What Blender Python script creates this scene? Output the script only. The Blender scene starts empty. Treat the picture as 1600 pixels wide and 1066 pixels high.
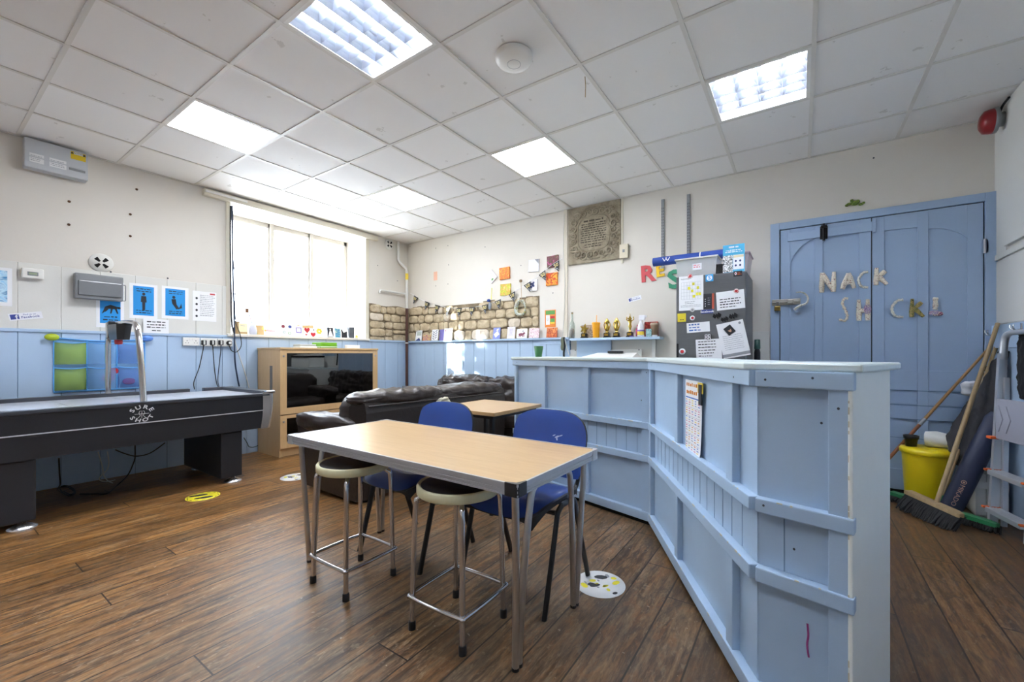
import bpy, bmesh, math, random
from mathutils import Matrix, Vector, noise
PI = math.pi
SC = bpy.context.scene
COL = SC.collection
rnd = random.Random(7)

# ---------------------------------------------------------------- measured camera and room
FOC, PCX, PCY, YAW, CAMZ = 653.9, 808.0, 553.0, math.radians(34.108), 1.157
XL, YB, XR, ZC, YF = -5.345, 4.68, 1.237, 2.951, -2.2     # left wall, back wall, right wall, ceiling, front wall
FW = (-math.sin(YAW), math.cos(YAW)); RT = (math.cos(YAW), math.sin(YAW))
def ray(px, py):
    u = (px - PCX) / FOC
    return Vector((FW[0] + u * RT[0], FW[1] + u * RT[1], (PCY - py) / FOC))
def onz(px, py, z):
    r = ray(px, py); p = r * ((z - CAMZ) / r.z); p.z = z; return p
def onx(px, py, x):
    r = ray(px, py); p = r * (x / r.x); p.z += CAMZ; return p
def ony(px, py, y):
    r = ray(px, py); p = r * (y / r.y); p.z += CAMZ; return p

# ---------------------------------------------------------------- materials
def lin(c):
    if isinstance(c, str):
        c = [int(c[i:i + 2], 16) / 255 for i in (0, 2, 4)]
    return tuple(x / 12.92 if x <= .04045 else ((x + .055) / 1.055) ** 2.4 for x in c) + (1.0,)
MATS = {}
class NT:
    def __init__(s, name):
        s.m = bpy.data.materials.new(name); s.m.use_nodes = True
        s.t = s.m.node_tree; s.t.nodes.clear()
        s.out = s.n('ShaderNodeOutputMaterial')
    def n(s, typ, **kw):
        nd = s.t.nodes.new(typ)
        for k, v in kw.items():
            if k in nd.inputs: nd.inputs[k].default_value = v
            else: setattr(nd, k, v)
        return nd
    def l(s, a, b): s.t.links.new(a, b)
    def math(s, op, a, b=None, clamp=False):
        nd = s.n('ShaderNodeMath', operation=op, use_clamp=clamp)
        for i, v in enumerate((a, b)):
            if v is None: continue
            if isinstance(v, (int, float)): nd.inputs[i].default_value = v
            else: s.l(v, nd.inputs[i])
        return nd.outputs[0]
    def mix(s, fac, a, b, blend='MIX'):
        nd = s.n('ShaderNodeMix', data_type='RGBA', blend_type=blend)
        for i, v in ((0, fac), (6, a), (7, b)):
            if isinstance(v, (int, float)): nd.inputs[i].default_value = v
            elif isinstance(v, tuple): nd.inputs[i].default_value = v
            else: s.l(v, nd.inputs[i])
        return nd.outputs[2]
    def ramp(s, fac, stops, interp='LINEAR'):
        nd = s.n('ShaderNodeValToRGB'); nd.color_ramp.interpolation = interp
        e = nd.color_ramp.elements
        while len(e) < len(stops): e.new(.5)
        for el, (p, c) in zip(e, stops):
            el.position = p; el.color = c if len(c) == 4 else tuple(c) + (1,)
        s.l(fac, nd.inputs[0]); return nd.outputs[0]
    def coords(s, scale=(1, 1, 1), rot=(0, 0, 0), kind='Object', loc=(0, 0, 0)):
        tc = s.n('ShaderNodeTexCoord'); mp = s.n('ShaderNodeMapping')
        mp.inputs['Scale'].default_value = scale; mp.inputs['Rotation'].default_value = rot; mp.inputs['Location'].default_value = loc
        s.l(tc.outputs[kind], mp.inputs[0]); return mp.outputs[0]
    def noise(s, vec, scale=5, detail=4, rough=.55, dist=0):
        nd = s.n('ShaderNodeTexNoise', Scale=scale, Detail=detail, Roughness=rough, Distortion=dist)
        s.l(vec, nd.inputs['Vector']); return nd.outputs[0]
    def bump(s, h, strength=.2, dist=.01):
        nd = s.n('ShaderNodeBump', Strength=strength, Distance=dist)
        s.l(h, nd.inputs['Height']); return nd.outputs[0]
    def bsdf(s, **kw):
        b = s.n('ShaderNodeBsdfPrincipled')
        for k, v in kw.items():
            k = k.replace('_', ' ')
            if isinstance(v, (int, float, tuple)): b.inputs[k].default_value = v
            else: s.l(v, b.inputs[k])
        s.l(b.outputs[0], s.out.inputs[0]); return b
def mat(name, col, rough=.5, metal=0., var=.06, scale=6., bump=.0, bscale=60., coat=0., spec=.5, **kw):
    """plain surface with a little procedural colour and height variation"""
    if name in MATS: return MATS[name]
    t = NT(name); c = lin(col)
    v = t.coords()
    nz = t.noise(v, scale, 5)
    f = t.math('MULTIPLY_ADD', nz, 2 * var); f.node.inputs[2].default_value = 1 - var
    colr = t.mix(1.0, c, f, 'MULTIPLY')
    a = dict(Base_Color=colr, Roughness=rough, Metallic=metal, Coat_Weight=coat, Specular_IOR_Level=spec)
    if bump:
        a['Normal'] = t.bump(t.noise(v, bscale, 6), bump, .004)
    a.update(kw)
    t.bsdf(**a); MATS[name] = t.m; return t.m
def blotch(name, cols, scale=14., rough=.55, detail=3, dist=1.2, bump=.15, seed=0.):
    """several paints mixed in patches (canvases, patterned paper)"""
    if name in MATS: return MATS[name]
    t = NT(name); v = t.coords(loc=(seed, seed * 1.7, seed * .3))
    nz = t.noise(v, scale, detail, .6, dist)
    n = len(cols)
    st = [(.28 + .44 * i / max(1, n), lin(c)) for i, c in enumerate(cols)]
    c = t.ramp(nz, st, 'CONSTANT' if bump < .1 else 'LINEAR')
    t.bsdf(Base_Color=c, Roughness=rough, Normal=t.bump(nz, bump, .003)); MATS[name] = t.m; return t.m
def emit(name, col, strength):
    t = NT(name); e = t.n('ShaderNodeEmission', Color=lin(col), Strength=strength)
    t.l(e.outputs[0], t.out.inputs[0]); MATS[name] = t.m; return t.m
def glass(name, col='ffffff', gloss=.08, rough=.0, alpha=0.):
    """thin sheet: mostly see-through, a little mirror"""
    t = NT(name)
    tr = t.n('ShaderNodeBsdfTransparent', Color=lin(col)); gl = t.n('ShaderNodeBsdfGlossy', Roughness=rough)
    lw = t.n('ShaderNodeLayerWeight', Blend=.5); fr = t.math('MULTIPLY', t.math('POWER', lw.outputs['Facing'], 4.), .8)
    mx = t.n('ShaderNodeMixShader'); f = t.math('ADD', fr, gloss, True)
    t.l(f, mx.inputs[0]); t.l(tr.outputs[0], mx.inputs[1]); t.l(gl.outputs[0], mx.inputs[2])
    last = mx.outputs[0]
    if alpha:
        d = t.n('ShaderNodeBsdfDiffuse', Color=lin(col)); m2 = t.n('ShaderNodeMixShader'); m2.inputs[0].default_value = alpha
        t.l(last, m2.inputs[1]); t.l(d.outputs[0], m2.inputs[2]); last = m2.outputs[0]
    t.l(last, t.out.inputs[0]); MATS[name] = t.m; return t.m

# ---------------------------------------------------------------- mesh builder
def spl(pts, n=6, closed=False):
    P = [Vector(p) for p in pts]; out = []; k = len(P)
    for i in range(k if closed else k - 1):
        g = (lambda j: P[j % k]) if closed else (lambda j: P[min(max(j, 0), k - 1)])
        a, b, c, d = g(i - 1), g(i), g(i + 1), g(i + 2)
        for j in range(n):
            t = j / n
            out.append(.5 * ((2 * b) + (c - a) * t + (2 * a - 5 * b + 4 * c - d) * t * t + (3 * b - a - 3 * c + d) * t ** 3))
    if not closed: out.append(P[-1])
    return out
def fillet(pts, r, n=5):
    """polyline with rounded corners"""
    P = [Vector(p) for p in pts]; out = [P[0]]
    for a, b, c in zip(P, P[1:], P[2:]):
        u = (a - b); v = (c - b); d = min(r, u.length * .49, v.length * .49)
        p, q = b + u.normalized() * d, b + v.normalized() * d
        for j in range(n + 1):
            t = j / n; out.append(p * (1 - t) ** 2 + b * 2 * t * (1 - t) + q * t * t)
    out.append(P[-1]); return out
_TXT = {}
class M:
    def __init__(s, T=None):
        s.v, s.f, s.mi, s.sm, s.mats = [], [], [], [], []
        s.T = T or Matrix.Identity(4)
    def add(s, vs, fs, m, smooth=False):
        o = len(s.v); T = s.T
        s.v += [tuple(T @ Vector(p)) for p in vs]
        if m not in s.mats: s.mats.append(m)
        k = s.mats.index(m); flip = T.determinant() < 0
        for f in fs:
            f = [o + i for i in f]
            s.f.append(f[::-1] if flip else f); s.mi.append(k); s.sm.append(smooth)
        return s
    def box(s, x0, y0, z0, x1, y1, z1, m, b=0., seg=2):
        if b:
            bm = bmesh.new(); bmesh.ops.create_cube(bm, size=1)
            for w in bm.verts:
                w.co = ((x0 + x1) / 2 + w.co.x * (x1 - x0), (y0 + y1) / 2 + w.co.y * (y1 - y0), (z0 + z1) / 2 + w.co.z * (z1 - z0))
            bmesh.ops.bevel(bm, geom=bm.edges[:] + bm.verts[:], offset=b, segments=seg, profile=.6, affect='EDGES')
            bm.verts.index_update()
            bmesh.ops.recalc_face_normals(bm, faces=bm.faces[:])
            vs = [tuple(w.co) for w in bm.verts]; fs = [[w.index for w in f.verts] for f in bm.faces]; bm.free()
            return s.add(vs, fs, m, False)
        vs = [(x, y, z) for z in (z0, z1) for y in (y0, y1) for x in (x0, x1)]
        return s.add(vs, [(0, 2, 3, 1), (4, 5, 7, 6), (0, 1, 5, 4), (2, 6, 7, 3), (0, 4, 6, 2), (1, 3, 7, 5)], m)
    def tube(s, pts, r, m, n=10, closed=False, caps=True, flat=1.):
        P = [Vector(p) for p in pts]; k = len(P)
        R = r if isinstance(r, (list, tuple)) else [r] * k
        T = []
        for i in range(k):
            a = P[(i - 1) % k] if (closed or i) else P[0]; b = P[(i + 1) % k] if (closed or i < k - 1) else P[-1]
            T.append((b - a).normalized())
        up = Vector((0, 0, 1)) if abs(T[0].z) < .9 else Vector((0, 1, 0))
        nx = T[0].cross(up).normalized(); vs = []
        for i in range(k):
            nx = (nx - T[i] * nx.dot(T[i])).normalized(); ny = T[i].cross(nx)
            for j in range(n):
                a = 2 * PI * j / n; vs.append(P[i] + nx * (R[i] * math.cos(a)) + ny * (R[i] * flat * math.sin(a)))
        fs = []
        for i in range(k if closed else k - 1):
            for j in range(n):
                a, b = i * n + j, i * n + (j + 1) % n; c, d = ((i + 1) % k) * n + (j + 1) % n, ((i + 1) % k) * n + j
                fs.append((a, b, c, d))
        s.add(vs, fs, m, True)
        if caps and not closed:
            s.add(vs[:n], [tuple(range(n))[::-1]], m); s.add(vs[-n:], [tuple(range(n))], m)
        return s
    def cyl(s, p, q, r, m, r2=None, n=16):
        return s.tube([p, q], [r, r if r2 is None else r2], m, n)
    def lathe(s, prof, m, n=24, c=(0, 0, 0), smooth=True, sx=1., sy=1., a0=0., a1=2 * PI):
        full = abs(a1 - a0 - 2 * PI) < 1e-6; w = n if full else n + 1; vs = []
        for r, z in prof:
            for j in range(w):
                a = a0 + (a1 - a0) * j / n; vs.append((c[0] + r * sx * math.cos(a), c[1] + r * sy * math.sin(a), c[2] + z))
        fs = []
        for i in range(len(prof) - 1):
            for j in range(n):
                k = (j + 1) % w; fs.append((i * w + j, i * w + k, (i + 1) * w + k, (i + 1) * w + j))
        s.add(vs, fs, m, smooth)
        if full:
            if prof[0][0] > 1e-5: s.add(vs[:w], [tuple(range(w))[::-1]], m)
            if prof[-1][0] > 1e-5: s.add(vs[-w:], [tuple(range(w))], m)
        return s
    def prism(s, poly, z0, z1, m):
        A = sum(p[0] * q[1] - q[0] * p[1] for p, q in zip(poly, poly[1:] + poly[:1]))
        if A < 0: poly = poly[::-1]
        n = len(poly); vs = [(x, y, z0) for x, y in poly] + [(x, y, z1) for x, y in poly]
        fs = [tuple(range(n))[::-1], tuple(range(n, 2 * n))] + [(i, (i + 1) % n, n + (i + 1) % n, n + i) for i in range(n)]
        return s.add(vs, fs, m)
    def poly(s, pts, z, m): return s.add([(x, y, z) for x, y in pts], [tuple(range(len(pts)))], m)
    def rect(s, x0, y0, x1, y1, z, m): return s.poly([(x0, y0), (x1, y0), (x1, y1), (x0, y1)], z, m)
    def ell(s, cx, cy, rx, ry, z, m, n=20, a=0.):
        return s.poly([(cx + rx * math.cos(t) * math.cos(a) - ry * math.sin(t) * math.sin(a), cy + rx * math.cos(t) * math.sin(a) + ry * math.sin(t) * math.cos(a))
                       for t in (2 * PI * i / n for i in range(n))], z, m)
    def line(s, x0, y0, x1, y1, w, z, m):
        d = Vector((x1 - x0, y1 - y0)); p = Vector((-d.y, d.x)).normalized() * w / 2
        return s.poly([(x0 - p.x, y0 - p.y), (x1 - p.x, y1 - p.y), (x1 + p.x, y1 + p.y), (x0 + p.x, y0 + p.y)], z, m)
    def text(s, body, x, y, size, m, z=0., align='CENTER', rot=0., depth=0., wx=1., bold=0.):
        key = (body, align, depth > 0, bold)
        if key not in _TXT:
            cu = bpy.data.curves.new('t', 'FONT'); cu.body = body; cu.align_x = align; cu.align_y = 'CENTER'; cu.resolution_u = 2
            cu.extrude = .5 if depth else 0.; cu.offset = bold
            ob = bpy.data.objects.new('t', cu); COL.objects.link(ob)
            bpy.context.view_layer.update()
            me = bpy.data.meshes.new_from_object(ob.evaluated_get(bpy.context.evaluated_depsgraph_get()))
            _TXT[key] = ([tuple(v.co) for v in me.vertices], [tuple(p.vertices) for p in me.polygons])
            bpy.data.objects.remove(ob); bpy.data.curves.remove(cu); bpy.data.meshes.remove(me)
        vs, fs = _TXT[key]; ca, sa = math.cos(rot) * size, math.sin(rot) * size
        return s.add([(x + vx * wx * ca - vy * sa, y + vx * wx * sa + vy * ca, z + (vz + .5) * depth if depth else z) for vx, vy, vz in vs], fs, m)
    def grid(s, nu, nv, fn, m, smooth=True, wrap=False):
        vs = [fn(i / (nu if wrap else nu - 1), j / (nv - 1)) for j in range(nv) for i in range(nu)]; fs = []
        for j in range(nv - 1):
            for i in range(nu if wrap else nu - 1):
                k = (i + 1) % nu; fs.append((j * nu + i, j * nu + k, (j + 1) * nu + k, (j + 1) * nu + i))
        return s.add(vs, fs, m, smooth)
    def pillow(s, lo, hi, m, e=.35, wr=0., ws=6., n=14, crease=None, seed=0.):
        """soft block: rounded box with wrinkles"""
        c = [(a + b) / 2 for a, b in zip(lo, hi)]; h = [(b - a) / 2 for a, b in zip(lo, hi)]; vs, ix, fs = [], {}, []
        def vert(p):
            k = tuple(round(t, 5) for t in p)
            if k in ix: return ix[k]
            L = (sum(abs(t) ** (1 / e * 2) for t in p)) ** (e / 2)
            q = [t / L for t in p]; w = Vector([c[i] + h[i] * q[i] for i in range(3)])
            if wr:
                d = Vector([q[i] / h[i] for i in range(3)]).normalized()
                g = noise.noise(Vector((w.x * ws + seed, w.y * ws * 1.3, w.z * ws * 2.1 + seed))) + .5 * noise.noise(Vector((w.x * ws * 2.3, w.y * ws * 3 + seed, w.z * ws * 5)))
                w += d * g * wr
                if crease: w += d * crease(w)
            ix[k] = len(vs); vs.append(tuple(w)); return ix[k]
        for ax in range(3):
            for sg in (-1, 1):
                for i in range(n):
                    for j in range(n):
                        q = []
                        for a, b in ((0, 0), (1, 0), (1, 1), (0, 1)):
                            p = [0, 0, 0]; p[ax] = sg; p[(ax + 1) % 3] = -1 + 2 * (i + a) / n; p[(ax + 2) % 3] = -1 + 2 * (j + b) / n
                            q.append(vert(p))
                        fs.append(q if sg > 0 else q[::-1])
        return s.add(vs, fs, m, True)
def clean(name):
    return name
def build(name, mb, parent=None, loc=(0, 0, 0), rot=(0, 0, 0), mods=()):
    me = bpy.data.meshes.new(name)
    me.from_pydata(mb.v, [], mb.f)
    for m in mb.mats: me.materials.append(m)
    me.polygons.foreach_set('material_index', mb.mi); me.polygons.foreach_set('use_smooth', mb.sm)
    me.update()
    o = bpy.data.objects.new(name, me); COL.objects.link(o)
    o.location = loc; o.rotation_euler = rot
    if parent: o.parent = parent
    return o
def tag(o, label, cat, group=None, kind=None):
    o['label'] = label; o['category'] = cat
    if group: o['group'] = group
    if kind: o['kind'] = kind
    return o
def thing(name, label, cat, loc=(0, 0, 0), rz=0., group=None):
    o = bpy.data.objects.new(name, None); COL.objects.link(o); o.empty_display_size = .05
    o.location = loc; o.rotation_euler = (0, 0, rz)
    return tag(o, label, cat, group)
def struct(name, mb, parent=None):
    o = build(name, mb, parent)
    if not parent: o['kind'] = 'structure'
    return o
def copy_thing(o, loc, rz=None, label=None):
    c = o.copy(); COL.objects.link(c); c.location = loc
    if rz is not None: c.rotation_euler = (0, 0, rz)
    if label: c['label'] = label
    for ch in list(o.children):
        d = ch.copy(); COL.objects.link(d); d.parent = c
        for g in list(ch.children):
            e = g.copy(); COL.objects.link(e); e.parent = d
    return c
# frames for things fixed to a surface: local x to the viewer's right, y up, z out of the surface
def frame(o, ux, n):
    ux, n = Vector(ux).normalized(), Vector(n).normalized(); uy = n.cross(ux)
    R = Matrix((ux, uy, n)).transposed().to_4x4(); R.translation = Vector(o); return R
def fl(y, z, out=0.): return frame((XL + out, y, z), (0, 1, 0), (1, 0, 0))
def fb(x, z, out=0.): return frame((x, YB - out, z), (1, 0, 0), (0, -1, 0))
def place(o, T): o.matrix_world = T; return o
# ================================================================ materials of the room
WHITE = mat('wall_paint_white', 'ded9d0', .85, var=.05, scale=2.2, bump=.25, bscale=14)
WHITEB = mat('board_paint_white', 'dddcd6', .6, var=.03, scale=3, bump=.1)
TRIMW = mat('trim_paint_cream', 'ded8c6', .5, var=.05)
BLUE = mat('wall_paint_blue', 'b0c7e0', .5, var=.05, scale=3, bump=.15, bscale=25)
DOORB = mat('door_paint_blue', 'a2b9d6', .5, var=.05, scale=3, bump=.12, bscale=30)
GROOVE = mat('groove_shadow_paint', '6f87a6', .8)
BARB = mat('bar_paint_blue', 'aac2da', .42, var=.07, scale=5, bump=.2, bscale=22)
BLACK = mat('black_plastic', '17181b', .4, var=.1)
DARK = mat('dark_void', '0c0c0c', .9)
CHROME = mat('chrome', 'd8d8da', .12, 1., var=.03)
STEEL = mat('brushed_steel', 'a9abb0', .32, 1., var=.06, scale=30)
ALU = mat('aluminium', 'd2d4d7', .35, .65, var=.05)
PAPER = mat('white_paper', 'f1f2f4', .7, var=.015)
INK = mat('printed_ink', '2b2d33', .7)
GREYINK = mat('grey_print', '9a9da3', .7)
PLAST = mat('white_plastic', 'ecebe6', .35, var=.02)
GREYP = mat('grey_plastic', '8b8f92', .35, var=.03)
BEECH = None
def wood(name, a, b, rough=.35, sc=(1, 12, 12), coat=.2, dark='6b4a2a'):
    t = NT(name); v = t.coords(sc)
    n1 = t.noise(v, 2.2, 6, .6, .6); n2 = t.noise(v, 9, 4, .6)
    c = t.mix(n1, lin(a), lin(b)); k = t.math('MULTIPLY', t.math('SUBTRACT', n2, .5, True), .5)
    c = t.mix(k, c, lin(dark))
    t.bsdf(Base_Color=c, Roughness=rough, Coat_Weight=coat, Coat_Roughness=.25, Normal=t.bump(n2, .05, .002)); MATS[name] = t.m; return t.m
BEECH = wood('beech_laminate_top', 'caa97b', 'b18d5c', .32, (1.2, 14, 14), .15)
BEECHV = wood('beech_cabinet_veneer', 'd8b789', 'c9a473', .4, (10, 10, 1.2), .1)
OAK = wood('weathered_wood', '8d7656', '6a553b', .7, (14, 14, 2), 0)
BROOMH = wood('broom_handle_wood', 'b49a72', '8a7250', .6, (18, 18, 3), 0)
def floor_mat():
    t = NT('worn_floorboards'); tc = t.n('ShaderNodeTexCoord')
    sp = t.n('ShaderNodeSeparateXYZ'); t.l(tc.outputs['Object'], sp.inputs[0])
    W = .175
    px = t.math('DIVIDE', sp.outputs[0], W); pi = t.math('FLOOR', px); pf = t.math('FRACT', px)
    wn = t.n('ShaderNodeTexWhiteNoise', noise_dimensions='1D'); t.l(pi, wn.inputs['W'])
    # board ends staggered along the length
    yy = t.math('ADD', t.math('DIVIDE', sp.outputs[1], 2.7), t.math('MULTIPLY', wn.outputs[0], 7.3))
    yi = t.math('FLOOR', yy); yf = t.math('FRACT', yy)
    wn2 = t.n('ShaderNodeTexWhiteNoise', noise_dimensions='2D'); cb = t.n('ShaderNodeCombineXYZ'); t.l(pi, cb.inputs[0]); t.l(yi, cb.inputs[1]); t.l(cb.outputs[0], wn2.inputs['Vector'])
    bid = wn2.outputs[0]
    def streak(sx, sy, scale, detail=5, dist=.4):
        mp = t.n('ShaderNodeCombineXYZ')
        t.l(t.math('ADD', t.math('MULTIPLY', sp.outputs[0], sx), t.math('MULTIPLY', pi, 3.7)), mp.inputs[0]); t.l(t.math('ADD', t.math('MULTIPLY', sp.outputs[1], sy), t.math('MULTIPLY', bid, 31.)), mp.inputs[1])
        return t.noise(mp.outputs[0], scale, detail, .62, dist)
    g1 = streak(15, 1.5, 2.4, 9); g2 = streak(80, 5, 1.6, 5); g3 = streak(4, .9, 1.7, 6, 1.2); g4 = streak(16, 6, 2.5, 8, 1.4); g5 = streak(7, 2.2, 2.6, 9, 1.5); g6 = streak(120, 22, 1.6, 4)
    v = t.coords(); big = t.noise(v, .55, 3); med = t.noise(v, 2.4, 5, .65)
    warm = t.ramp(g1, [(.26, lin('38240f')), (.4, lin('6a4722')), (.5, lin('966630')), (.6, lin('ae814a')), (.75, lin('c4a06c'))])
    grey = t.ramp(g1, [(.25, lin('2c2118')), (.4, lin('524230')), (.52, lin('75624b')), (.66, lin('937d62')), (.8, lin('ab977c'))])
    # bare grey traffic zone towards the bar, varnished warm boards towards the left wall
    gx = t.n('ShaderNodeMapRange'); t.l(sp.outputs[0], gx.inputs[0])
    gx.inputs[1].default_value = -3.6; gx.inputs[2].default_value = -1.3; gx.inputs[3].default_value = .0; gx.inputs[4].default_value = .72
    ga = t.n('ShaderNodeMapRange'); t.l(sp.outputs[0], ga.inputs[0]); ga.inputs[1].default_value = -.1; ga.inputs[2].default_value = .5; ga.inputs[3].default_value = 0.; ga.inputs[4].default_value = .55
    z = t.math('ADD', t.math('SUBTRACT', gx.outputs[0], ga.outputs[0]), t.math('MULTIPLY', t.math('SUBTRACT', g3, .5), 2.0), True)
    c = t.mix(z, warm, grey)
    c = t.mix(t.math('MULTIPLY', t.math('GREATER_THAN', t.math('ADD', g4, t.math('MULTIPLY', med, .35)), .84), .55), c, lin('2a1d13'))
    c = t.mix(t.math('MULTIPLY', t.math('SUBTRACT', g2, .45, True), 1.1), c, lin('2c1b0f'))
    # worn-through patches: amber varnish remains, grey bare wood, dark scuffs, pale flecks
    c = t.mix(t.math('MULTIPLY', t.ramp(g5, [(.53, (0, 0, 0)), (.62, (1, 1, 1))]), .38), c, lin('a0682f'))
    c = t.mix(t.math('MULTIPLY', t.ramp(g5, [(.36, (1, 1, 1)), (.46, (0, 0, 0))]), .6), c, lin('4a3d30'))
    c = t.mix(t.math('MULTIPLY', t.ramp(g4, [(.56, (0, 0, 0)), (.66, (1, 1, 1))]), .38), c, lin('b9a586'))
    c = t.mix(t.math('MULTIPLY', t.math('SUBTRACT', g6, .42, True), 1.5, True), c, lin('3a2a1c'))
    c = t.mix(t.math('MULTIPLY', t.math('GREATER_THAN', t.noise(v, 34, 2), .735), .5), c, lin('c9bda8'))
    tone = t.math('MULTIPLY_ADD', bid, .45); tone.node.inputs[2].default_value = .58
    c = t.mix(1., c, tone, 'MULTIPLY')
    # darker brown towards the bar's foot and right aisle
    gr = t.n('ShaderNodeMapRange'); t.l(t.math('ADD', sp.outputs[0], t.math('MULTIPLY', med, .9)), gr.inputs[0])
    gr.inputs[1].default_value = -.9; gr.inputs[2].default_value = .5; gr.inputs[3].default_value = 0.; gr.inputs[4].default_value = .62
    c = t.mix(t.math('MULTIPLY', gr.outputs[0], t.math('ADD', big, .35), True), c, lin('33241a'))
    e = t.math('MINIMUM', pf, t.math('SUBTRACT', 1., pf)); gap = t.math('LESS_THAN', e, .02)
    ye = t.math('LESS_THAN', t.math('MINIMUM', yf, t.math('SUBTRACT', 1., yf)), .0011)
    gp = t.math('MAXIMUM', gap, ye)
    c = t.mix(t.math('MULTIPLY', gp, .85), c, lin('120b06'))
    rg = t.math('MULTIPLY_ADD', g1, .28); rg.node.inputs[2].default_value = .27
    h = t.math('SUBTRACT', t.math('MULTIPLY', g2, .25), gp)
    t.bsdf(Base_Color=c, Roughness=rg, Normal=t.bump(t.math('ADD', h, t.math('MULTIPLY', g1, .4)), .35, .004), Specular_IOR_Level=.5)
    return t.m
FLOORM = floor_mat()
def tile_mat():
    t = NT('mineral_ceiling_tile'); v = t.coords()
    fine = t.noise(v, 160, 3); pit = t.n('ShaderNodeTexVoronoi', Scale=55.); t.l(v, pit.inputs['Vector'])
    sp = t.n('ShaderNodeSeparateXYZ'); t.l(v, sp.inputs[0])
    cb = t.n('ShaderNodeCombineXYZ')
    t.l(t.math('FLOOR', t.math('DIVIDE', t.math('ADD', sp.outputs[0], 5.335), .6)), cb.inputs[0]); t.l(t.math('FLOOR', t.math('DIVIDE', t.math('SUBTRACT', sp.outputs[1], .5468), .6084)), cb.inputs[1])
    wn = t.n('ShaderNodeTexWhiteNoise', noise_dimensions='2D'); t.l(cb.outputs[0], wn.inputs['Vector'])
    c = t.mix(wn.outputs[0], lin('eae8e5'), lin('f1f0ee'))
    c = t.mix(t.math('MULTIPLY', t.math('GREATER_THAN', t.noise(v, 9, 4), .7), .3), c, lin('9c9689'))
    t.bsdf(Base_Color=c, Roughness=.9, Normal=t.bump(fine, .15, .002)); return t.m
TILE = tile_mat()
def stone_mat(name, a, b, c2):
    t = NT(name); v = t.coords(); n1 = t.noise(v, 9, 6, .65, .4); n2 = t.noise(v, 55, 5)
    c = t.ramp(n1, [(.3, lin(a)), (.5, lin(b)), (.7, lin(c2))])
    t.bsdf(Base_Color=c, Roughness=.95, Normal=t.bump(t.math('ADD', n1, t.math('MULTIPLY', n2, .5)), .8, .012)); MATS[name] = t.m; return t.m
STONE = stone_mat('rubble_limestone', 'a08f74', 'c3b294', 'd8cbb0'); STONE2 = stone_mat('rubble_limestone_pale', 'c4b5a0', 'd9cdbb', 'e3dacb'); MORTAR = stone_mat('lime_mortar', '5f5444', '7f715b', '9b8c73')
PLAQ = stone_mat('carved_grey_stone', '776d5c', '948a76', 'aca18c'); PLAQD = mat('carved_letter_recess', '4c463c', .95)

# ================================================================ floor, ceiling, walls
m = M(); m.box(XL - .6, YF - .2, -.08, XR + .3, YB + .3, 0, FLOORM); fl_ = struct('floor', m)
GX = [-5.335 + .6 * i for i in range(0, 12)]; GY = [.5468 + .6084 * j for j in range(-4, 8)]
LIGHTS = {(2, -2): 'grille', (5, -2): 'grille', (8, -2): 'grille', (2, 1): 'led', (5, 1): 'grille', (8, 1): 'grille', (2, 4): 'led', (5, 4): 'led', (8, 4): 'grille'}
m = M(); Z = ZC
for i in range(-1, 11):
    for j in range(-1, 12):
        x0 = GX[i] if i >= 0 else XL - .05; x1 = GX[i + 1] if i + 1 < 12 else XR
        y0 = GY[j] if j >= 0 else YF; y1 = GY[j + 1] if j + 1 < 12 else YB
        y0 = max(y0, YF); y1 = min(y1, YB); x1 = min(x1, XR)
        if y1 - y0 < .01 or x1 - x0 < .004 or (i, j - 4) in LIGHTS: continue
        m.box(x0 + .004, y0 + .004, Z + .006, x1 - .004, y1 - .004, Z + .02, TILE)
m.box(XL - .5, YF - .2, Z + .12, XR + .3, YB + .3, Z + .2, TILE)
struct('ceiling', m)
TBAR = mat('ceiling_grid_bar', 'dcd9d2', .5, var=.04)
m = M()
for x in GX[:11]: m.box(x - .012, YF, Z, x + .012, YB, Z + .007, TBAR)
for y in GY:
    if YF < y < YB: m.box(XL, y - .012, Z + .0005, XR, y + .012, Z + .0075, TBAR)
m.box(XL, YF, Z - .001, XL + .02, YB, Z + .004, TBAR); m.box(XL, YB - .02, Z - .001, XR, YB, Z + .004, TBAR); m.box(XR - .02, YF, Z - .001, XR, YB, Z + .004, TBAR)
struct('trim_1', m)
# left wall with the window opening
WY0, WY1, WZ0, WZ1, WD = 2.10, 3.879, 1.375, 2.87, .46
m = M(); T0 = XL - .62
m.box(T0, YF - .2, 0, XL, WY0, ZC + .12, WHITE); m.box(T0, WY1, 0, XL, YB + .3, ZC + .12, WHITE)
m.box(T0, WY0, 0, XL, WY1, WZ0, WHITE); m.box(T0, WY0, WZ1, XL, WY1, ZC + .12, WHITE)
struct('wall_left', m)
m = M(); m.box(XL, YB, 0, XR + .3, YB + .3, ZC + .12, WHITE); struct('wall_back', m)
m = M(); m.box(XR, YF - .2, 0, XR + .3, YB, ZC + .12, WHITE); struct('wall_right', m)
m = M(); m.box(XL, YF - .2, 0, XR, YF, ZC + .12, WHITE); struct('wall_front', m)
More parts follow.
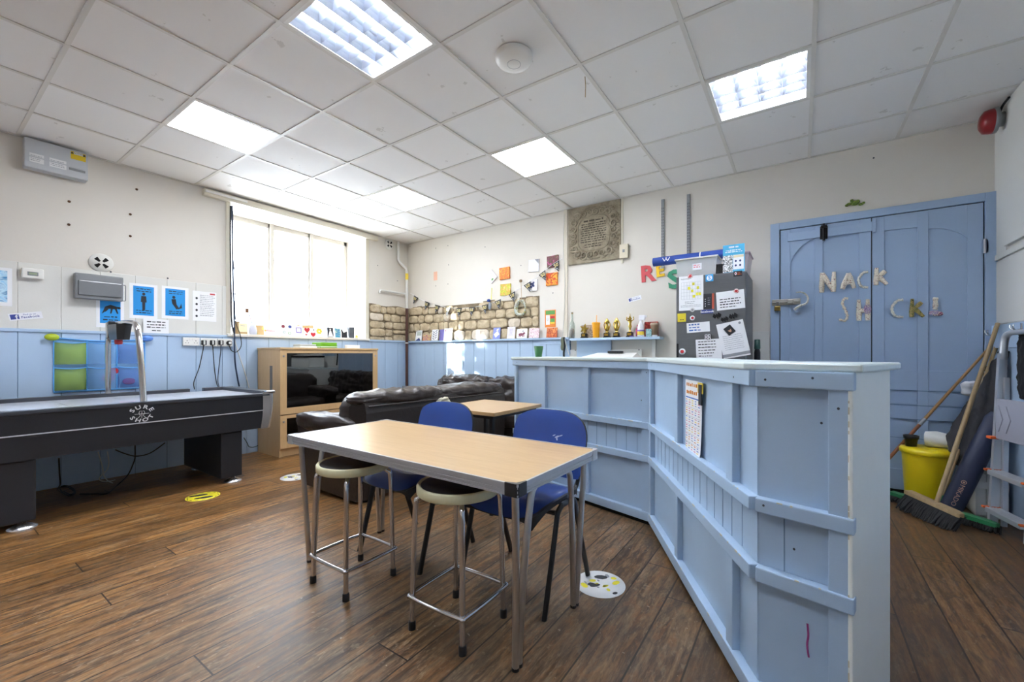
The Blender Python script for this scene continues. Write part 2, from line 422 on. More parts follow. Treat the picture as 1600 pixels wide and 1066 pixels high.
# painted board panels above the dado (left wall) and blue boarded dado
def boards(y0, y1, z0, z1, d, w, mt, T, off=0.):
    mm = M(T); a = y0
    edges = [y0] + [y0 + off + w * k for k in range(1, 60) if y0 + .03 < y0 + off + w * k < y1 - .03] + [y1]
    for a, b in zip(edges, edges[1:]):
        mm.box(a + .002, z0, 0, b - .002, z1, d, mt, .0025, 1)
    mm.box(y0, z0, 0, y1, z1, d - .005, GROOVE if mt is not WHITEB else WHITEB)
    return mm
TL = frame((XL, 0, 0), (0, 1, 0), (1, 0, 0)); TB = frame((0, YB, 0), (1, 0, 0), (0, -1, 0)); TR = frame((XR, YB, 0), (0, -1, 0), (-1, 0, 0))
struct('trim_2', boards(YF, 2.07, 1.36, 1.915, .012, .245, WHITEB, TL, .05))
struct('trim_3', boards(YF, YB - .04, .0, 1.352, .022, .245, BLUE, TL, .05))
m = M(TL); m.box(YF, 1.34, 0, 2.06, 1.366, .034, BLUE, .004); m.box(WY1 + .03, 1.34, 0, YB - .04, 1.37, .034, BLUE, .004)
struct('trim_4', m)
struct('trim_5', boards(XL + .03, -2.36, 0, 1.345, .04, .2, BLUE, TB, .02))
m = M(TB); m.box(XL + .03, 1.335, 0, -2.36, 1.36, .075, BLUE, .004); m.box(-2.82, 1.28, 0, -2.36, 1.345, .05, BLUE)
struct('trim_6', m)
# bare rubble stone where the plaster has been cut away
def rubble(T, x0, z0, x1, z1, top, seed, bx=.0):
    r = random.Random(seed); mm = M(T)
    mm.box(x0, z0, 0, x1, min(top(x0), top(x1)), .004, MORTAR)
    n = 24
    for k in range(n):
        a, b = x0 + (x1 - x0) * k / n, x0 + (x1 - x0) * (k + 1) / n; mm.box(a, z0, 0, b, top((a + b) / 2), .003, MORTAR)
    x = x0 + .01; col = []
    def fill(xa, xb, za, zb_, dep):
        """split a block of wall into stones of uneven size"""
        w, h = xb - xa, zb_ - za
        if dep < 9 and (w > .34 or h > .17 or (w * h > .035 and r.random() < .75)):
            if w > h * 1.5 and not (h > .17 and r.random() < .6):
                c = xa + w * r.uniform(.33, .67); fill(xa, c, za, zb_, dep + 1); fill(c, xb, za, zb_, dep + 1)
            else:
                c = za + h * r.uniform(.36, .64); fill(xa, xb, za, c, dep + 1); fill(xa, xb, c, zb_, dep + 1)
            return
        tz = min(zb_, top((xa + xb) / 2) - .004)
        if tz - za < .03 or w < .04: return
        g = lambda: r.uniform(.002, .009)
        mm.pillow((xa + g(), za + g(), -.02), (xb - g(), tz - g(), r.uniform(.012, .032)), STONE2 if r.random() < .18 else STONE, r.uniform(.45, .62), .010, 11, 6, seed=r.random() * 50)
    z = z0 + .004
    fill(x0 + .01, x1 - .01, z0 + .005, z1, 0)
    return mm
st = rubble(TB, XL + .03, 1.35, -2.817, 1.92, lambda x: 1.90 - .16 * max(0, 1 - abs((x + 4.15) / .55)) * .35 - .02 * math.sin(x * 9), 3)
struct('trim_7', st)
st = rubble(TL, WY1 + .06, 1.35, YB - .01, 1.92, lambda y: 1.905 + .012 * math.sin(y * 13), 5); struct('trim_8', st)
# timber beam across the window head and side strips
m = M(TL); m.box(1.83, 2.865, 0, 4.06, 2.935, .06, TRIMW, .004)
m.box(1.84, 2.895, .06, 2.25, 2.92, .075, PLAST, .003)
struct('trim_9', m)
m = M(TL); m.box(2.055, 1.36, 0, 2.10, 2.87, .014, TRIMW, .003); m.box(WY1 - .004, 1.37, 0, WY1 + .05, 2.87, .016, TRIMW, .003); struct('trim_10', m)
# window: sill, frame, stone mullions, glass with fine leading
SILLM = mat('window_sill_paint', 'e8e4dc', .45)
m = M(); m.box(XL - WD, WY0, WZ0 + .0005, XL, WY1, WZ0 + .008, SILLM); m.box(XL, WY0 - .04, WZ0 - .022, XL + .05, WY1 + .04, WZ0 + .008, SILLM, .004)
win = struct('window_1', m)
MULL = mat('mullion_paint', 'cfcac2', .7, bump=.2, bscale=20); LEAD = mat('window_lead', '8d8b88', .6)
xw = XL - WD; zt = WZ1 + .02
def bar(mm, y0, y1, z0, z1, d=.05, mt=MULL): mm.box(xw - d, y0, z0, xw, y1, z1, mt, .006)
m = M(); bar(m, WY0, WY0 + .06, WZ0, zt); bar(m, WY1 - .05, WY1, WZ0, zt); bar(m, WY0, WY1, WZ1 - .06, zt)
build('frame', m, win)
for y in (2.72, 3.265):
    m = M(); bar(m, y, y + .085, WZ0, zt, .11); m.box(xw, y + .02, WZ0, xw + .03, y + .065, zt, MULL, .008); build('mullion', m, win)
PANE = glass('window_glass', 'f4f8fb', .03)
for a, b in ((WY0 + .06, 2.72), (2.805, 3.265), (3.35, WY1 - .05)):
    m = M(); m.box(xw - .034, a, WZ0, xw - .030, b, WZ1 - .06, PANE)
    p = build('pane', m, win)
    m = M()
    for z in (1.9, 2.4): m.box(xw - .04, a, z, xw - .026, b, z + .008, LEAD)
    for k in range(1, 4): y = a + (b - a) * k / 4; m.box(xw - .037, y - .002, WZ0, xw - .027, y + .002, WZ1 - .06, LEAD)
    build('glazing_bar', m, p)
# right wall: upper boards, panel below, blue dado with coat hooks
m = M(TR); m.box(0, 1.86, 0, 3., 1.9, .02, WHITEB, .003); m.box(0, 1.38, 0, 3., 1.85, .012, WHITEB, .003); m.box(0, 1.9, 0, .21, ZC, .012, WHITEB, .002); m.box(.22, 1.93, 0, 3., ZC, .028, WHITEB, .003)
struct('trim_11', m)
m = M(TR); m.box(0, 0, 0, 6.2, 1.37, .02, BLUE, .003); m.box(0, 1.2, .02, 6.2, 1.37, .035, BLUE, .004); struct('trim_12', m)
# back wall: white boarding between dado and door, pipe trunking, plaster edges
m = M(TB); m.box(-.50, 0, 0, -.245, 1.372, .014, WHITEB, .003); m.box(-.95, 0, 0, -.50, 1.36, .010, WHITEB); struct('trim_13', m)
m = M(TB); m.box(-2.455, 1.1, 0, -2.405, ZC, .022, TRIMW, .003); m.box(-1.715, 2.2, 0, -1.69, ZC, .012, TRIMW, .002); struct('trim_14', m)
# ================================================================ double door on the back wall
DX0, DX1, DZ = -.238, XR - .003, 2.389
m = M(TB); m.box(DX0, 0, 0, -.165, DZ, .03, DOORB, .003); m.box(1.168, 0, 0, DX1, DZ, .03, DOORB, .003); m.box(-.165, 2.325, 0, 1.168, DZ, .03, DOORB, .003)
m.box(-.165, 0, 0, 1.168, 2.325, .002, DARK)
dr = struct('door_1', m)
def arch(x0, x1, zs, zm, flip):
    """outline of an upper panel whose head rises in a curve towards the meeting stile"""
    pts = []
    for k in range(9):
        t = k / 8; x = x0 + (x1 - x0) * t; s = t if not flip else 1 - t
        pts.append((x, zs + (zm - zs) * math.sin(s * PI / 2) ** .75))
    return pts
def leaf(x0, x1, panels, extra):
    mm = M(TB); F, B = .020, .006
    mm.box(x0, .03, 0, x1, 2.318, B, DOORB)
    xs = [x0]
    for a, b, *_ in panels: xs += [a, b]
    xs.append(x1)
    for a, b in zip(xs[::2], xs[1::2]): mm.box(a, .03, B, b, 2.318, F, DOORB, .002, 1)
    for a, b, zs, zm, fl2 in panels:
        ar = arch(a, b, zs, zm, fl2); mm.prism(ar + [(b, 2.318), (a, 2.318)], B, F, DOORB)
        for z0, z1 in ((.03, .2), (.62, .72), (.86, 1.02)): mm.box(a, z0, B, b, z1, F, DOORB, .002, 1)
        mm.box(a, .74, B, b, .84, .012, DOORB, .002, 1)
    return mm
lf = build('door_leaf', leaf(-.158, .500, [(-.08, .105, 2.0, 2.20, False), (.165, .42, 2.16, 2.26, False)], 0), dr)
rt_ = build('door_leaf', leaf(.507, 1.160, [(.585, .79, 2.19, 2.195, True), (.855, 1.075, 2.06, 2.17, True)], 0), dr)
m = M(TB)
for z in (.62, .735, .855): m.box(-.158, z - .004, .0195, 1.16, z + .002, .0212, GROOVE)
m.box(-.158, .46, .0195, 1.16, .464, .021, GROOVE)
build('rail_groove', m, dr)
m = M(TB); m.box(-.10, 2.205, .02, .505, 2.285, .034, DOORB, .003); m.box(.505, 2.19, .02, .53, 2.31, .036, DOORB, .003); build('top_batten', m, dr)
BOLT = mat('black_iron', '1d1d1f', .4, .6)
m = M(TB); m.box(.145, 2.185, .03, .2, 2.30, .042, BOLT, .003); m.cyl((.172, 2.17, .05), (.172, 2.32, .05), .009, BOLT); m.box(.15, 2.28, .04, .195, 2.305, .06, BOLT, .003)
build('bolt', m, dr)
m = M(TB)
for z in (1.98, .5):
    m.box(1.148, z - .05, .02, 1.185, z + .05, .03, DOORB); m.cyl((1.165, z - .055, .034), (1.165, z + .055, .034), .008, STEEL, n=8)
build('hinge', m, dr)
LOCKM = mat('worn_metal_lock', 'b5b1a6', .4, .7, var=.3, scale=25)
m = M(TB); m.box(-.225, 1.612, .03, .0, 1.668, .036, LOCKM, .004); m.cyl((-.22, 1.64, .042), (-.02, 1.64, .042), .006, LOCKM); m.box(-.10, 1.62, .03, -.055, 1.66, .062, LOCKM, .006)
hs = build('hasp', m, dr)
BRASS = mat('aged_brass', '8a7440', .35, .9, var=.15)
m = M(TB); m.box(-.205, 1.56, .035, -.155, 1.605, .065, BRASS, .006); m.tube(fillet([(-.193, 1.60, .05), (-.193, 1.645, .05), (-.167, 1.645, .05), (-.167, 1.60, .05)], .012), .004, STEEL, 8)
build('padlock', m, hs)
# ================================================================ ceiling lights
SKY, SUN, SUNDIR, EXPO = 3.9, 9.0, (1.0, 1.0, -.62), 2.12
LEDM = emit('led_panel_glow', 'f4f8ff', 8.0); TUBEM = emit('fluorescent_tube_glow', 'eef4ff', 22.0)
MIRR = mat('louvre_mirror_metal', 'dfe5f1', .3, 1., var=.0)
LT = {'led': ('flat white LED ceiling panel, {}', 'ceiling light'), 'grille': ('square ceiling light with mirrored louvre grille, {}', 'ceiling light')}
WHERE = {(2, 1): 'above the air hockey table near left wall', (2, 4): 'smallest in view, in front of the window', (5, 4): 'above the brown sofa, near middle of the ceiling',
         (5, 1): 'largest, at the top edge of the photo', (8, 4): 'above the bar counter, right of the others', (8, 1): 'overhead, just behind the top edge of the photo',
         (2, -2): 'behind the viewpoint at the left wall side', (5, -2): 'behind the viewpoint in the middle', (8, -2): 'behind the viewpoint at the right wall side'}
for (i, j), kind in LIGHTS.items():
    if (i, j) == (8, 1): pass
    x0, x1, y0, y1 = GX[i] + .012, GX[i + 1] - .012, GY[j + 4] + .012, GY[j + 5] - .012
    cx, cy = (x0 + x1) / 2, (y0 + y1) / 2; hx, hy = (x1 - x0) / 2, (y1 - y0) / 2
    t = thing('ceiling_light', LT[kind][0].format(WHERE[(i, j)]), LT[kind][1], (cx, cy, ZC), group='recessed ceiling lights')
    m = M()
    if kind == 'led':
        for a in (((-hx, -hy), (hx, -hy + .012)), ((-hx, hy - .012), (hx, hy)), ((-hx, -hy + .012), (-hx + .012, hy - .012)), ((hx - .012, -hy + .012), (hx, hy - .012))):
            m.box(a[0][0], a[0][1], .001, a[1][0], a[1][1], .03, PLAST)
        build('frame', m, t)
        m = M(); m.box(-hx + .012, -hy + .012, .004, hx - .012, hy - .012, .012, LEDM); build('diffuser', m, t)
    else:
        H = .085
        m.box(-hx, -hy, H, hx, hy, H + .01, PLAST)
        for a in (((-hx, -hy), (hx, -hy + .02)), ((-hx, hy - .02), (hx, hy)), ((-hx, -hy + .02), (-hx + .02, hy - .02)), ((hx - .02, -hy + .02), (hx, hy - .02))):
            m.box(a[0][0], a[0][1], .001, a[1][0], a[1][1], H, PLAST)
        build('housing', m, t)
        for k in range(4):
            m = M(); x = -hx + .02 + (hx * 2 - .04) * (k + .5) / 4; m.cyl((x, -hy + .03, .06), (x, hy - .03, .06), .0125, TUBEM); build('tube', m, t)
        m = M()
        for k in range(0, 5):      # curved mirrored blades between the tubes
            x = -hx + .02 + (hx * 2 - .04) * k / 4; pr = ((.052, .07), (.034, .05), (.016, .028), (.002, .004))
            for s_ in ((-1, 1) if 0 < k < 4 else ((1,) if k == 0 else (-1,))):
                for (w0, z0), (w1, z1) in zip(pr, pr[1:]): m.add([(x + s_ * w0, -hy + .02, z0), (x + s_ * w0, hy - .02, z0), (x + s_ * w1, hy - .02, z1), (x + s_ * w1, -hy + .02, z1)], [(0, 1, 2, 3)], MIRR, True)
        n = 5 if (i, j) == (8, 4) else 6
        for k in range(1, n):
            y = -hy + .02 + (hy * 2 - .04) * k / n
            for s_ in (-1, 1): m.add([(-hx + .02, y + s_ * .014, .046), (hx - .02, y + s_ * .014, .046), (hx - .02, y, .003), (-hx + .02, y, .003)], [(0, 1, 2, 3)], MIRR)
        build('louvre', m, t)
# ================================================================ unseen tree added outside the window, shaped to break up the sunbeam
LEAF = mat('tree_leaf_green', '6f8a4a', .6, var=.3, scale=3); BARK = mat('tree_bark', '5c4a38', .9, var=.2)
t = thing('added_shade_tree', 'unseen leafy tree added outside the window to shade most of it from the sun', 'tree', (-8.3, -.2, 0))
m = M(); m.tube(spl([(0, 0, -.3), (.05, .03, 1.5), (-.05, 0, 3.), (0, .1, 5.)], 5), [.16 - .006 * k for k in range(16)], BARK, 10)
for a, b in (((.0, .0, 2.2), (.1, .7, 3.6)), ((0, 0, 2.8), (-.1, -.8, 4.2)), ((0, .05, 3.4), (.3, 1.2, 4.8))): m.tube(spl([a, ((a[0] + b[0]) / 2, (a[1] + b[1]) / 2, (a[2] + b[2]) / 2 - .1), b], 4), .05, BARK, 8)
build('trunk', m, t)
m = M(); r = random.Random(21); vs, fs = [], []
def leaves(c, rad, n):
    for k in range(n):
        d = Vector((r.gauss(0, 1), r.gauss(0, 1), r.gauss(0, 1))).normalized() * (r.random() ** .4); p = Vector([c[i] + rad[i] * d[i] for i in range(3)])
        a = Vector((r.uniform(-1, 1), r.uniform(-1, 1), r.uniform(-.5, .5))).normalized(); b = a.cross(Vector((r.uniform(-1, 1), r.uniform(-1, 1), r.uniform(-1, 1)))).normalized(); s = r.uniform(.06, .1)
        o = len(vs); vs.extend([p - a * s, p + b * s * .5, p + a * s, p - b * s * .5]); fs.append((o, o + 1, o + 2, o + 3))
leaves((0, -.15, 2.6), (.75, .88, 1.9), 1500); leaves((.1, .55, 4.9), (.8, 1.35, 1.0), 1500); leaves((0, -.2, 4.6), (.9, 1.1, 1.2), 900)
m.add(vs, fs, LEAF); build('foliage', m, t)['kind'] = 'stuff'
# ================================================================ air hockey table
HOCK = mat('black_textured_laminate', '24262c', .5, var=.12, scale=60, bump=.15, bscale=200); RAILG = mat('dark_grey_rail', '3a3d44', .35, var=.05)
CHROMEC = mat('satin_chrome', 'e6e6e8', .25, .8, var=.0); ICE = mat('playfield_white', 'dfe3ee', .15, var=.02); STRIPE = mat('silver_stripe', 'd7d9dd', .3, .3)
t = thing('air_hockey_table', 'long black air hockey table with chrome scoring arch against the left wall', 'games table', (-4.68, 1.05, 0))
HX, HY = .49, .975
def bodyring(z): return z
m = M(); ax, ay, bx, by = HX, HY - .035, HX - .015, HY - .055
vs = [(-bx, -by, .458), (bx, -by, .458), (bx, by, .458), (-bx, by, .458), (-ax, -ay, .76), (ax, -ay, .76), (ax, ay, .76), (-ax, ay, .76)]
m.add(vs, [(3, 2, 1, 0), (4, 5, 6, 7), (0, 1, 5, 4), (1, 2, 6, 5), (2, 3, 7, 6), (3, 0, 4, 7)], HOCK)
build('cabinet', m, t)
m = M(); m.box(-.43, -.9, .76, .43, .9, .772, ICE, .002)
for y in (-.35, 0, .35): m.box(-.43, y - .002, .772, .43, y + .002, .7725, RAILG)
LOGR = mat('playfield_red_mark', 'b4505a', .4)
m.ell(.08, 0, .11, .11, .7726, RAILG, 24); m.ell(.08, 0, .105, .105, .7729, ICE, 24); m.ell(.2, -.02, .03, .05, .773, LOGR, 12); m.ell(.2, -.02, .02, .038, .7733, ICE, 12)
build('playfield', m, t)
m = M()
m.box(-.49, -.95, .758, -.43, .60, .803, RAILG, .006); m.box(-.49, .72, .758, -.43, .95, .803, RAILG, .006)
m.box(.43, -.93, .758, .495, .93, .785, RAILG, .006); m.box(-.43, .88, .758, .43, .97, .803, RAILG, .01); m.box(-.43, -.97, .758, .43, -.88, .803, RAILG, .01)
build('rail', m, t)
m = M(); z0 = .625; k = (z0 - .458) / .302; xx = bx + (ax - bx) * k + .001; yy = by + (ay - by) * k
m.box(xx - .002, -yy, z0 - .004, xx + .002, yy, z0 + .004, STRIPE); build('trim_strip', m, t)
for sx in (1, -1):
    for sy in (1, -1):
        m = M()
        def corner(u, v):
            """chrome corner: flat on the long side, round at the corner, flat on the end"""
            z = .452 + .345 * v; R = .05 + .018 * v; ox, oy = bx + (ax - bx) * v - R + .006, HY - .022 + .03 * v - R + .012 * math.sin(v * PI)
            if u < .25: return (sx * (ox + R), sy * (oy - .05 * (1 - u * 4)), z)
            if u > .75: return (sx * (ox - .05 * (u - .75) * 4), sy * (oy + R), z)
            a = (u - .25) * 2 * PI / 2; return (sx * (ox + R * math.cos(a)), sy * (oy + R * math.sin(a)), z)
        m.grid(17, 8, corner, CHROMEC)
        xs_ = sorted((sx * (HX - .075), sx * (HX + .006))); ys_ = sorted((sy * (HY - .075), sy * (HY + .008)))
        m.box(xs_[0], ys_[0], .782, xs_[1], ys_[1], .806, CHROME, .011)
        build('corner_cap', m, t)
for y in (.622, -.622):
    m = M(); m.box(-.40, y - .085, .05, .46, y + .085, .46, HOCK, .012)
    lg = build('leg', m, t)
    for x in (.405, -.34):
        m = M(); m.lathe([(.07, 0), (.07, .008), (.045, .022), (.018, .032), (.018, .055)], CHROMEC, 24, (x, y + .03, 0)); build('foot', m, lg)
m = M(); arc = spl([(.51, 0, .79), (.47, 0, 1.0), (.40, 0, 1.27), (.345, 0, 1.375), (.25, 0, 1.405), (0, 0, 1.415), (-.3, 0, 1.415), (-.40, 0, 1.39), (-.45, 0, 1.30), (-.46, 0, 1.1), (-.46, 0, .79)], 5)
m.tube(arc, .021, CHROME, 14); ar = build('scoring_arch', m, t)
SCOR = mat('scorer_black', '2b2d30', .3, var=.05)
m = M(); m.add([(x * (1 if z > 1.35 else .82) - .12, y * (1 if z > 1.35 else .8), z) for z in (1.275, 1.405) for x, y in ((-.13, -.05), (.14, -.05), (.17, 0), (.14, .05), (-.13, .05))],
               [(4, 3, 2, 1, 0), (5, 6, 7, 8, 9)] + [(i, (i + 1) % 5, 5 + (i + 1) % 5, 5 + i) for i in range(5)], SCOR)
sc_ = build('scorer', m, ar); m = M(); m.box(-.305, -.052, 1.285, -.262, .052, 1.43, CHROME, .012); m.box(-.225, -.052, 1.40, -.19, .052, 1.437, SCOR, .01); build('clamp', m, ar)
REDP = mat('red_plastic', 'b3262a', .35); m = M(); m.lathe([(.0, 1.235), (.025, 1.24), (.028, 1.275)], REDP, 14, (-.14, 0, 0)); build('light', m, ar)
PRW = mat('white_print', 'eceef0', .6)
m = M(frame((bx + (ax - bx) * .78 + .0035, -.005, .693), (0, 1, 0), (1, 0, -.05)) @ Matrix.Scale(.78, 4))
for i, ch in enumerate('SURE'):
    a = math.radians(150 - 40 * i); m.text(ch, .082 * math.cos(a), .012 + .058 * math.sin(a), .052, PRW, .002, rot=a - PI / 2, wx=1.25, bold=.03)
for i, ch in enumerate('SHOT'):
    a = math.radians(210 + 40 * i); m.text(ch, .082 * math.cos(a), -.0 + .062 * math.sin(a), .05, PRW, .002, rot=a + PI / 2, wx=1.25, bold=.03)
for k in (-1, 0, 1): m.tube(spl([(k * .012, .036, .002), (k * .022, .012, .002), (k * .012, -.012, .002), (k * .03, -.036, .002)], 5), .0022, PRW, 5)
m.line(-.055, .004, .055, .004, .004, .0021, PRW)
build('logo', m, t)

# ================================================================ television cabinet
t = thing('tv_cabinet', 'beech wooden TV cabinet with dark glass doors under the window', 'cabinet', (-5.03, 3.015, 0))
CX0, CX1, CY, CZ = -.27, .253, .645, 1.228
m = M(); m.box(CX0, -CY, 0, CX1 - .02, -CY + .025, CZ - .025, BEECHV, .001); m.box(CX0, CY - .025, 0, CX1 - .02, CY, CZ - .025, BEECHV, .001)
m.box(CX0, -CY, .03, CX0 + .012, CY, CZ - .03, BEECHV); m.box(CX0, -CY + .025, .44, CX1 - .03, CY - .025, .465, BEECHV); m.box(CX0, -CY + .025, .09, CX1 - .03, CY - .025, .11, BEECHV)
m.box(CX0, -CY + .025, 0, CX1 - .035, CY - .025, .09, BEECHV)
build('carcass', m, t)
m = M(); m.box(CX0 - .004, -CY - .006, CZ - .025, CX1 + .008, CY + .006, CZ, BEECHV, .004); build('top', m, t)
m = M(); m.box(.02, -CY - .0015, .60, .08, -CY + .002, 1.02, mat('handle_recess_grey', '6f6c6a', .5)); build('side_handle_recess', m, t)
TINT = glass('smoked_glass', '8a8c90', .15)
def door(z0, z1, fr, nm):
    mm = M()
    mm.box(CX1 - .02, -CY, z0, CX1, -CY + fr, z1, BEECHV, .002); mm.box(CX1 - .02, CY - fr, z0, CX1, CY, z1, BEECHV, .002)
    mm.box(CX1 - .02, -CY + fr, z0, CX1, CY - fr, z0 + fr, BEECHV, .002); mm.box(CX1 - .02, -CY + fr, z1 - fr * .5, CX1, CY - fr, z1, BEECHV, .002)
    d = build(nm, mm, t)
    g = M(); g.box(CX1 - .014, -CY + fr, z0 + fr, CX1 - .009, CY - fr, z1 - fr * .5, TINT); build('glass', g, d)
    g = M()
    for s in (-1, 1): g.cyl((CX1, s * (CY - fr * .5), z1 - .07), (CX1 + .006, s * (CY - fr * .5), z1 - .07), .011, STEEL, n=12)
    build('lock', g, d)
door(.475, 1.20, .072, 'door'); door(.095, .465, .072, 'lower_door')
m = M(); m.box(CX0 + .03, -CY + .03, .27, CX1 - .06, CY - .03, .285, BEECHV); build('shelf', m, t)
SCRN = mat('tv_screen', '0b0c0f', .08, var=.02)
tv = thing('television', 'large black flat television behind the cabinet glass door', 'television', (-4.87, 2.985, .470))
m = M(); m.box(-.04, -.52, .05, .0, .52, .70, BLACK, .008); build('casing', m, tv)
m = M(); m.box(.0, -.505, .08, .003, .505, .69, SCRN); build('screen', m, tv)
m = M(); m.box(-.09, -.2, 0, .05, .2, .012, BLACK, .004); m.box(-.04, -.05, .01, -.01, .05, .06, BLACK); build('stand', m, tv)
# boxes and cards on the cabinet
GRNB = mat('green_card_box', '74b82a', .5); TURQ = mat('white_box_print', 'dfe6e6', .6)
def flatbox(name, label, cat, x, y, z, sx, sy, sz, mt, band=None, group=None):
    mm = M(); mm.box(-sx / 2, -sy / 2, 0, sx / 2, sy / 2, sz, mt, .003)
    if band: mm.box(-sx / 2 - .001, -sy / 2 - .001, sz * .25, sx / 2 + .001, sy / 2 + .001, sz * .55, band)
    return tag(build(name, mm, loc=(x, y, z)), label, cat, group)
flatbox('card_box', 'flat green box on the TV cabinet, topmost of its pair', 'box', -4.94, 2.99, 1.264, .2, .21, .033, GRNB, None, 'green boxes on the TV cabinet')
flatbox('card_box', 'flat green box with pale stripe lying directly on the TV cabinet', 'box', -4.94, 2.99, 1.229, .2, .22, .034, GRNB, TURQ, 'green boxes on the TV cabinet')
flatbox('disc_case', 'white disc case with dark band beside the green boxes, upper of two', 'case', -4.98, 2.76, 1.252, .15, .2, .02, TURQ, INK, 'white cases on the TV cabinet')
flatbox('disc_case', 'white disc case under the banded case on the TV cabinet', 'case', -4.98, 2.765, 1.229, .16, .21, .022, TURQ, None, 'white cases on the TV cabinet')
flatbox('card_pack', 'small white pack at the right end of the TV cabinet top', 'box', -5.2, 3.56, 1.229, .06, .20, .05, PAPER, None)

# ================================================================ leather sofas
def leather(name, c, c2):
    t = NT(name); v = t.coords(); n1 = t.noise(v, 5, 5, .6); n2 = t.noise(v, 26, 6, .65, .8)
    c = t.mix(n1, lin(c), lin(c2)); r = t.math('MULTIPLY_ADD', n2, .25); r.node.inputs[2].default_value = .2
    t.bsdf(Base_Color=c, Roughness=r, Normal=t.bump(t.math('ADD', n2, t.math('MULTIPLY', t.noise(v, 120, 3), .3)), .35, .006)); MATS[name] = t.m; return t.m
LEA = leather('dark_brown_leather', '322c2a', '463e3b'); LEAS = leather('sofa_side_leatherette', '2a2523', '332c29')
t = thing('leather_sofa', 'dark brown leather sofa seen from behind, facing the TV cabinet', 'sofa', (-3.19, 2.88, 0), rz=0)
L2 = .93     # half length along y
m = M()      # hull: arms and back in one tapering shell
m.box(-.38, -L2 + .04, .03, .40, L2 - .02, .34, LEAS, .03); build('base', m, t)
for s in (-1, 1):
    m = M(); y0, y1 = (-L2 - .02, -L2 + .20) if s < 0 else (L2 - .20, L2)
    # arm: side panel leaning in towards the floor
    P = [(-.44, .58), (-.41, .44), (-.36, .20), (-.28, .045), (.40, .03), (.44, .5), (.40, .60), (-.36, .60)]
    T0_ = m.T; m.T = Matrix(((1, 0, 0, 0), (0, 0, 1, 0), (0, 1, 0, 0), (0, 0, 0, 1))); m.prism(P, y0 + .01, y1 - .01, LEAS); m.T = T0_
    a = build('arm', m, t)
    m = M(); m.pillow((-.50, y0 - .015, .50), (.33, y1 + .02, .655), LEA, .5, .018, 7, 18, seed=s + 3.1); build('arm_pad', m, a)
m = M()
P = [(.20, .10), (.42, .03), (.452, .30), (.462, .55), (.458, .70), (.44, .775), (.34, .79), (.24, .74)]
m.T = Matrix(((1, 0, 0, 0), (0, 0, 1, 0), (0, 1, 0, 0), (0, 0, 0, 1))); m.prism(P, -L2 + .04, L2 - .02, LEAS); build('back', m, t)
for k in range(2):
    y0 = -L2 + .0 + k * .94; m = M()
    m.pillow((.17, y0 - .02, .738 - .02 * k), (.465, y0 + .955, .872 - .015 * k), LEA, .66, .011, 10, 30, crease=lambda w: -.014 * abs(math.sin(w.y * 17 + w.x * 6)) * max(0, (w.z - .74) * 8), seed=k * 7.3)
    m.pillow((.02, y0 + .04, .44), (.30, y0 + .90, .84), LEA, .5, .02, 6, 14, seed=k * 4.1)
    build('back_cushion', m, t)
    m = M(); m.pillow((-.42, y0 + .12 - .06 * k, .30), (.2, y0 + .92 - .10 * k, .50), LEA, .45, .02, 6, 18, seed=k * 3.3); build('seat_cushion', m, t)
m = M(); m.tube(spl([(.455, -L2 + .06, .752), (.460, -.5, .748), (.460, 0, .74), (.460, .45, .733), (.455, L2 - .06, .728)], 8), .007, LEA, 6); build('piping', m, t)
STUF = mat('torn_white_stuffing', 'cfc9b4', .95, var=.2, scale=20)
m = M(); m.pillow((.44, -.16, .69), (.485, .02, .745), STUF, .7, .03, 20, 10); build('stuffing', m, t)
for x, y in ((-.3, -.83), (.36, -.83), (-.3, .83), (.36, .83)):
    m = M(); m.cyl((x, y, 0), (x, y, .04), .03, BLACK); build('foot', m, t)
t = thing('leather_sofa', 'dark brown wrinkled leather sofa along the back wall, behind the other sofa', 'sofa', (-3.42, 4.25, 0))
W2 = .92
m = M(); m.box(-W2 + .05, -.30, .03, W2 - .05, .34, .32, LEAS, .03); build('base', m, t)
m = M(); m.box(-W2 + .03, .16, .08, W2 - .03, .36, .74, LEAS, .05); build('back', m, t)
for k in range(2):
    x0 = -W2 + .02 + k * (W2 - .02); m = M()
    m.pillow((x0, .03, .46), (x0 + W2 - .03, .345, .865), LEA, .42, .03, 7, 26, crease=lambda w: -.018 * abs(math.sin(w.x * 26 + w.z * 9)), seed=k * 5.1 + 2); build('back_cushion', m, t)
    m = M(); m.pillow((x0 + .04, -.34, .29), (x0 + W2 - .1, .12, .48), LEA, .42, .015, 6, 16, seed=k); build('seat_cushion', m, t)
for s in (-1, 1):
    m = M(); m.pillow((s * W2 - .11, -.34, .03), (s * W2 + .11, .36, .60), LEA, .4, .015, 5, 18, seed=s); build('arm', m, t)

# ================================================================ dining table
EDGE = mat('fluted_aluminium_edge', 'b2b4b7', .4, .35, var=.06, scale=40); TUBEG = mat('table_leg_chrome', 'c6c5c3', .3, 1., var=.08, scale=20)
t = thing('table', 'beech topped folding table with ribbed aluminium edge and chrome legs', 'table', (-1.56, 1.515, 0), rz=-.012)
TX, TY, TZ = .765, .325, .71
m = M(); m.box(-TX + .004, -TY + .004, TZ - .035, TX - .004, TY - .004, TZ, BEECH, .002); build('tabletop', m, t)
m = M()
for z0, z1, o in ((TZ - .042, TZ - .036, .004), (TZ - .036, TZ - .030, 0), (TZ - .030, TZ - .022, .003), (TZ - .022, TZ - .015, 0), (TZ - .015, TZ - .008, .003), (TZ - .008, TZ + .0015, .0045)):
    for a in ((-TX - o + .004, -TY - o, TX + o - .004, -TY + .004), (-TX - o + .004, TY - .004, TX + o - .004, TY + o), (-TX - o, -TY - o, -TX + .004, TY + o), (TX - .004, -TY - o, TX + o, TY + o)):
        m.box(a[0], a[1], z0, a[2], a[3], z1, EDGE)
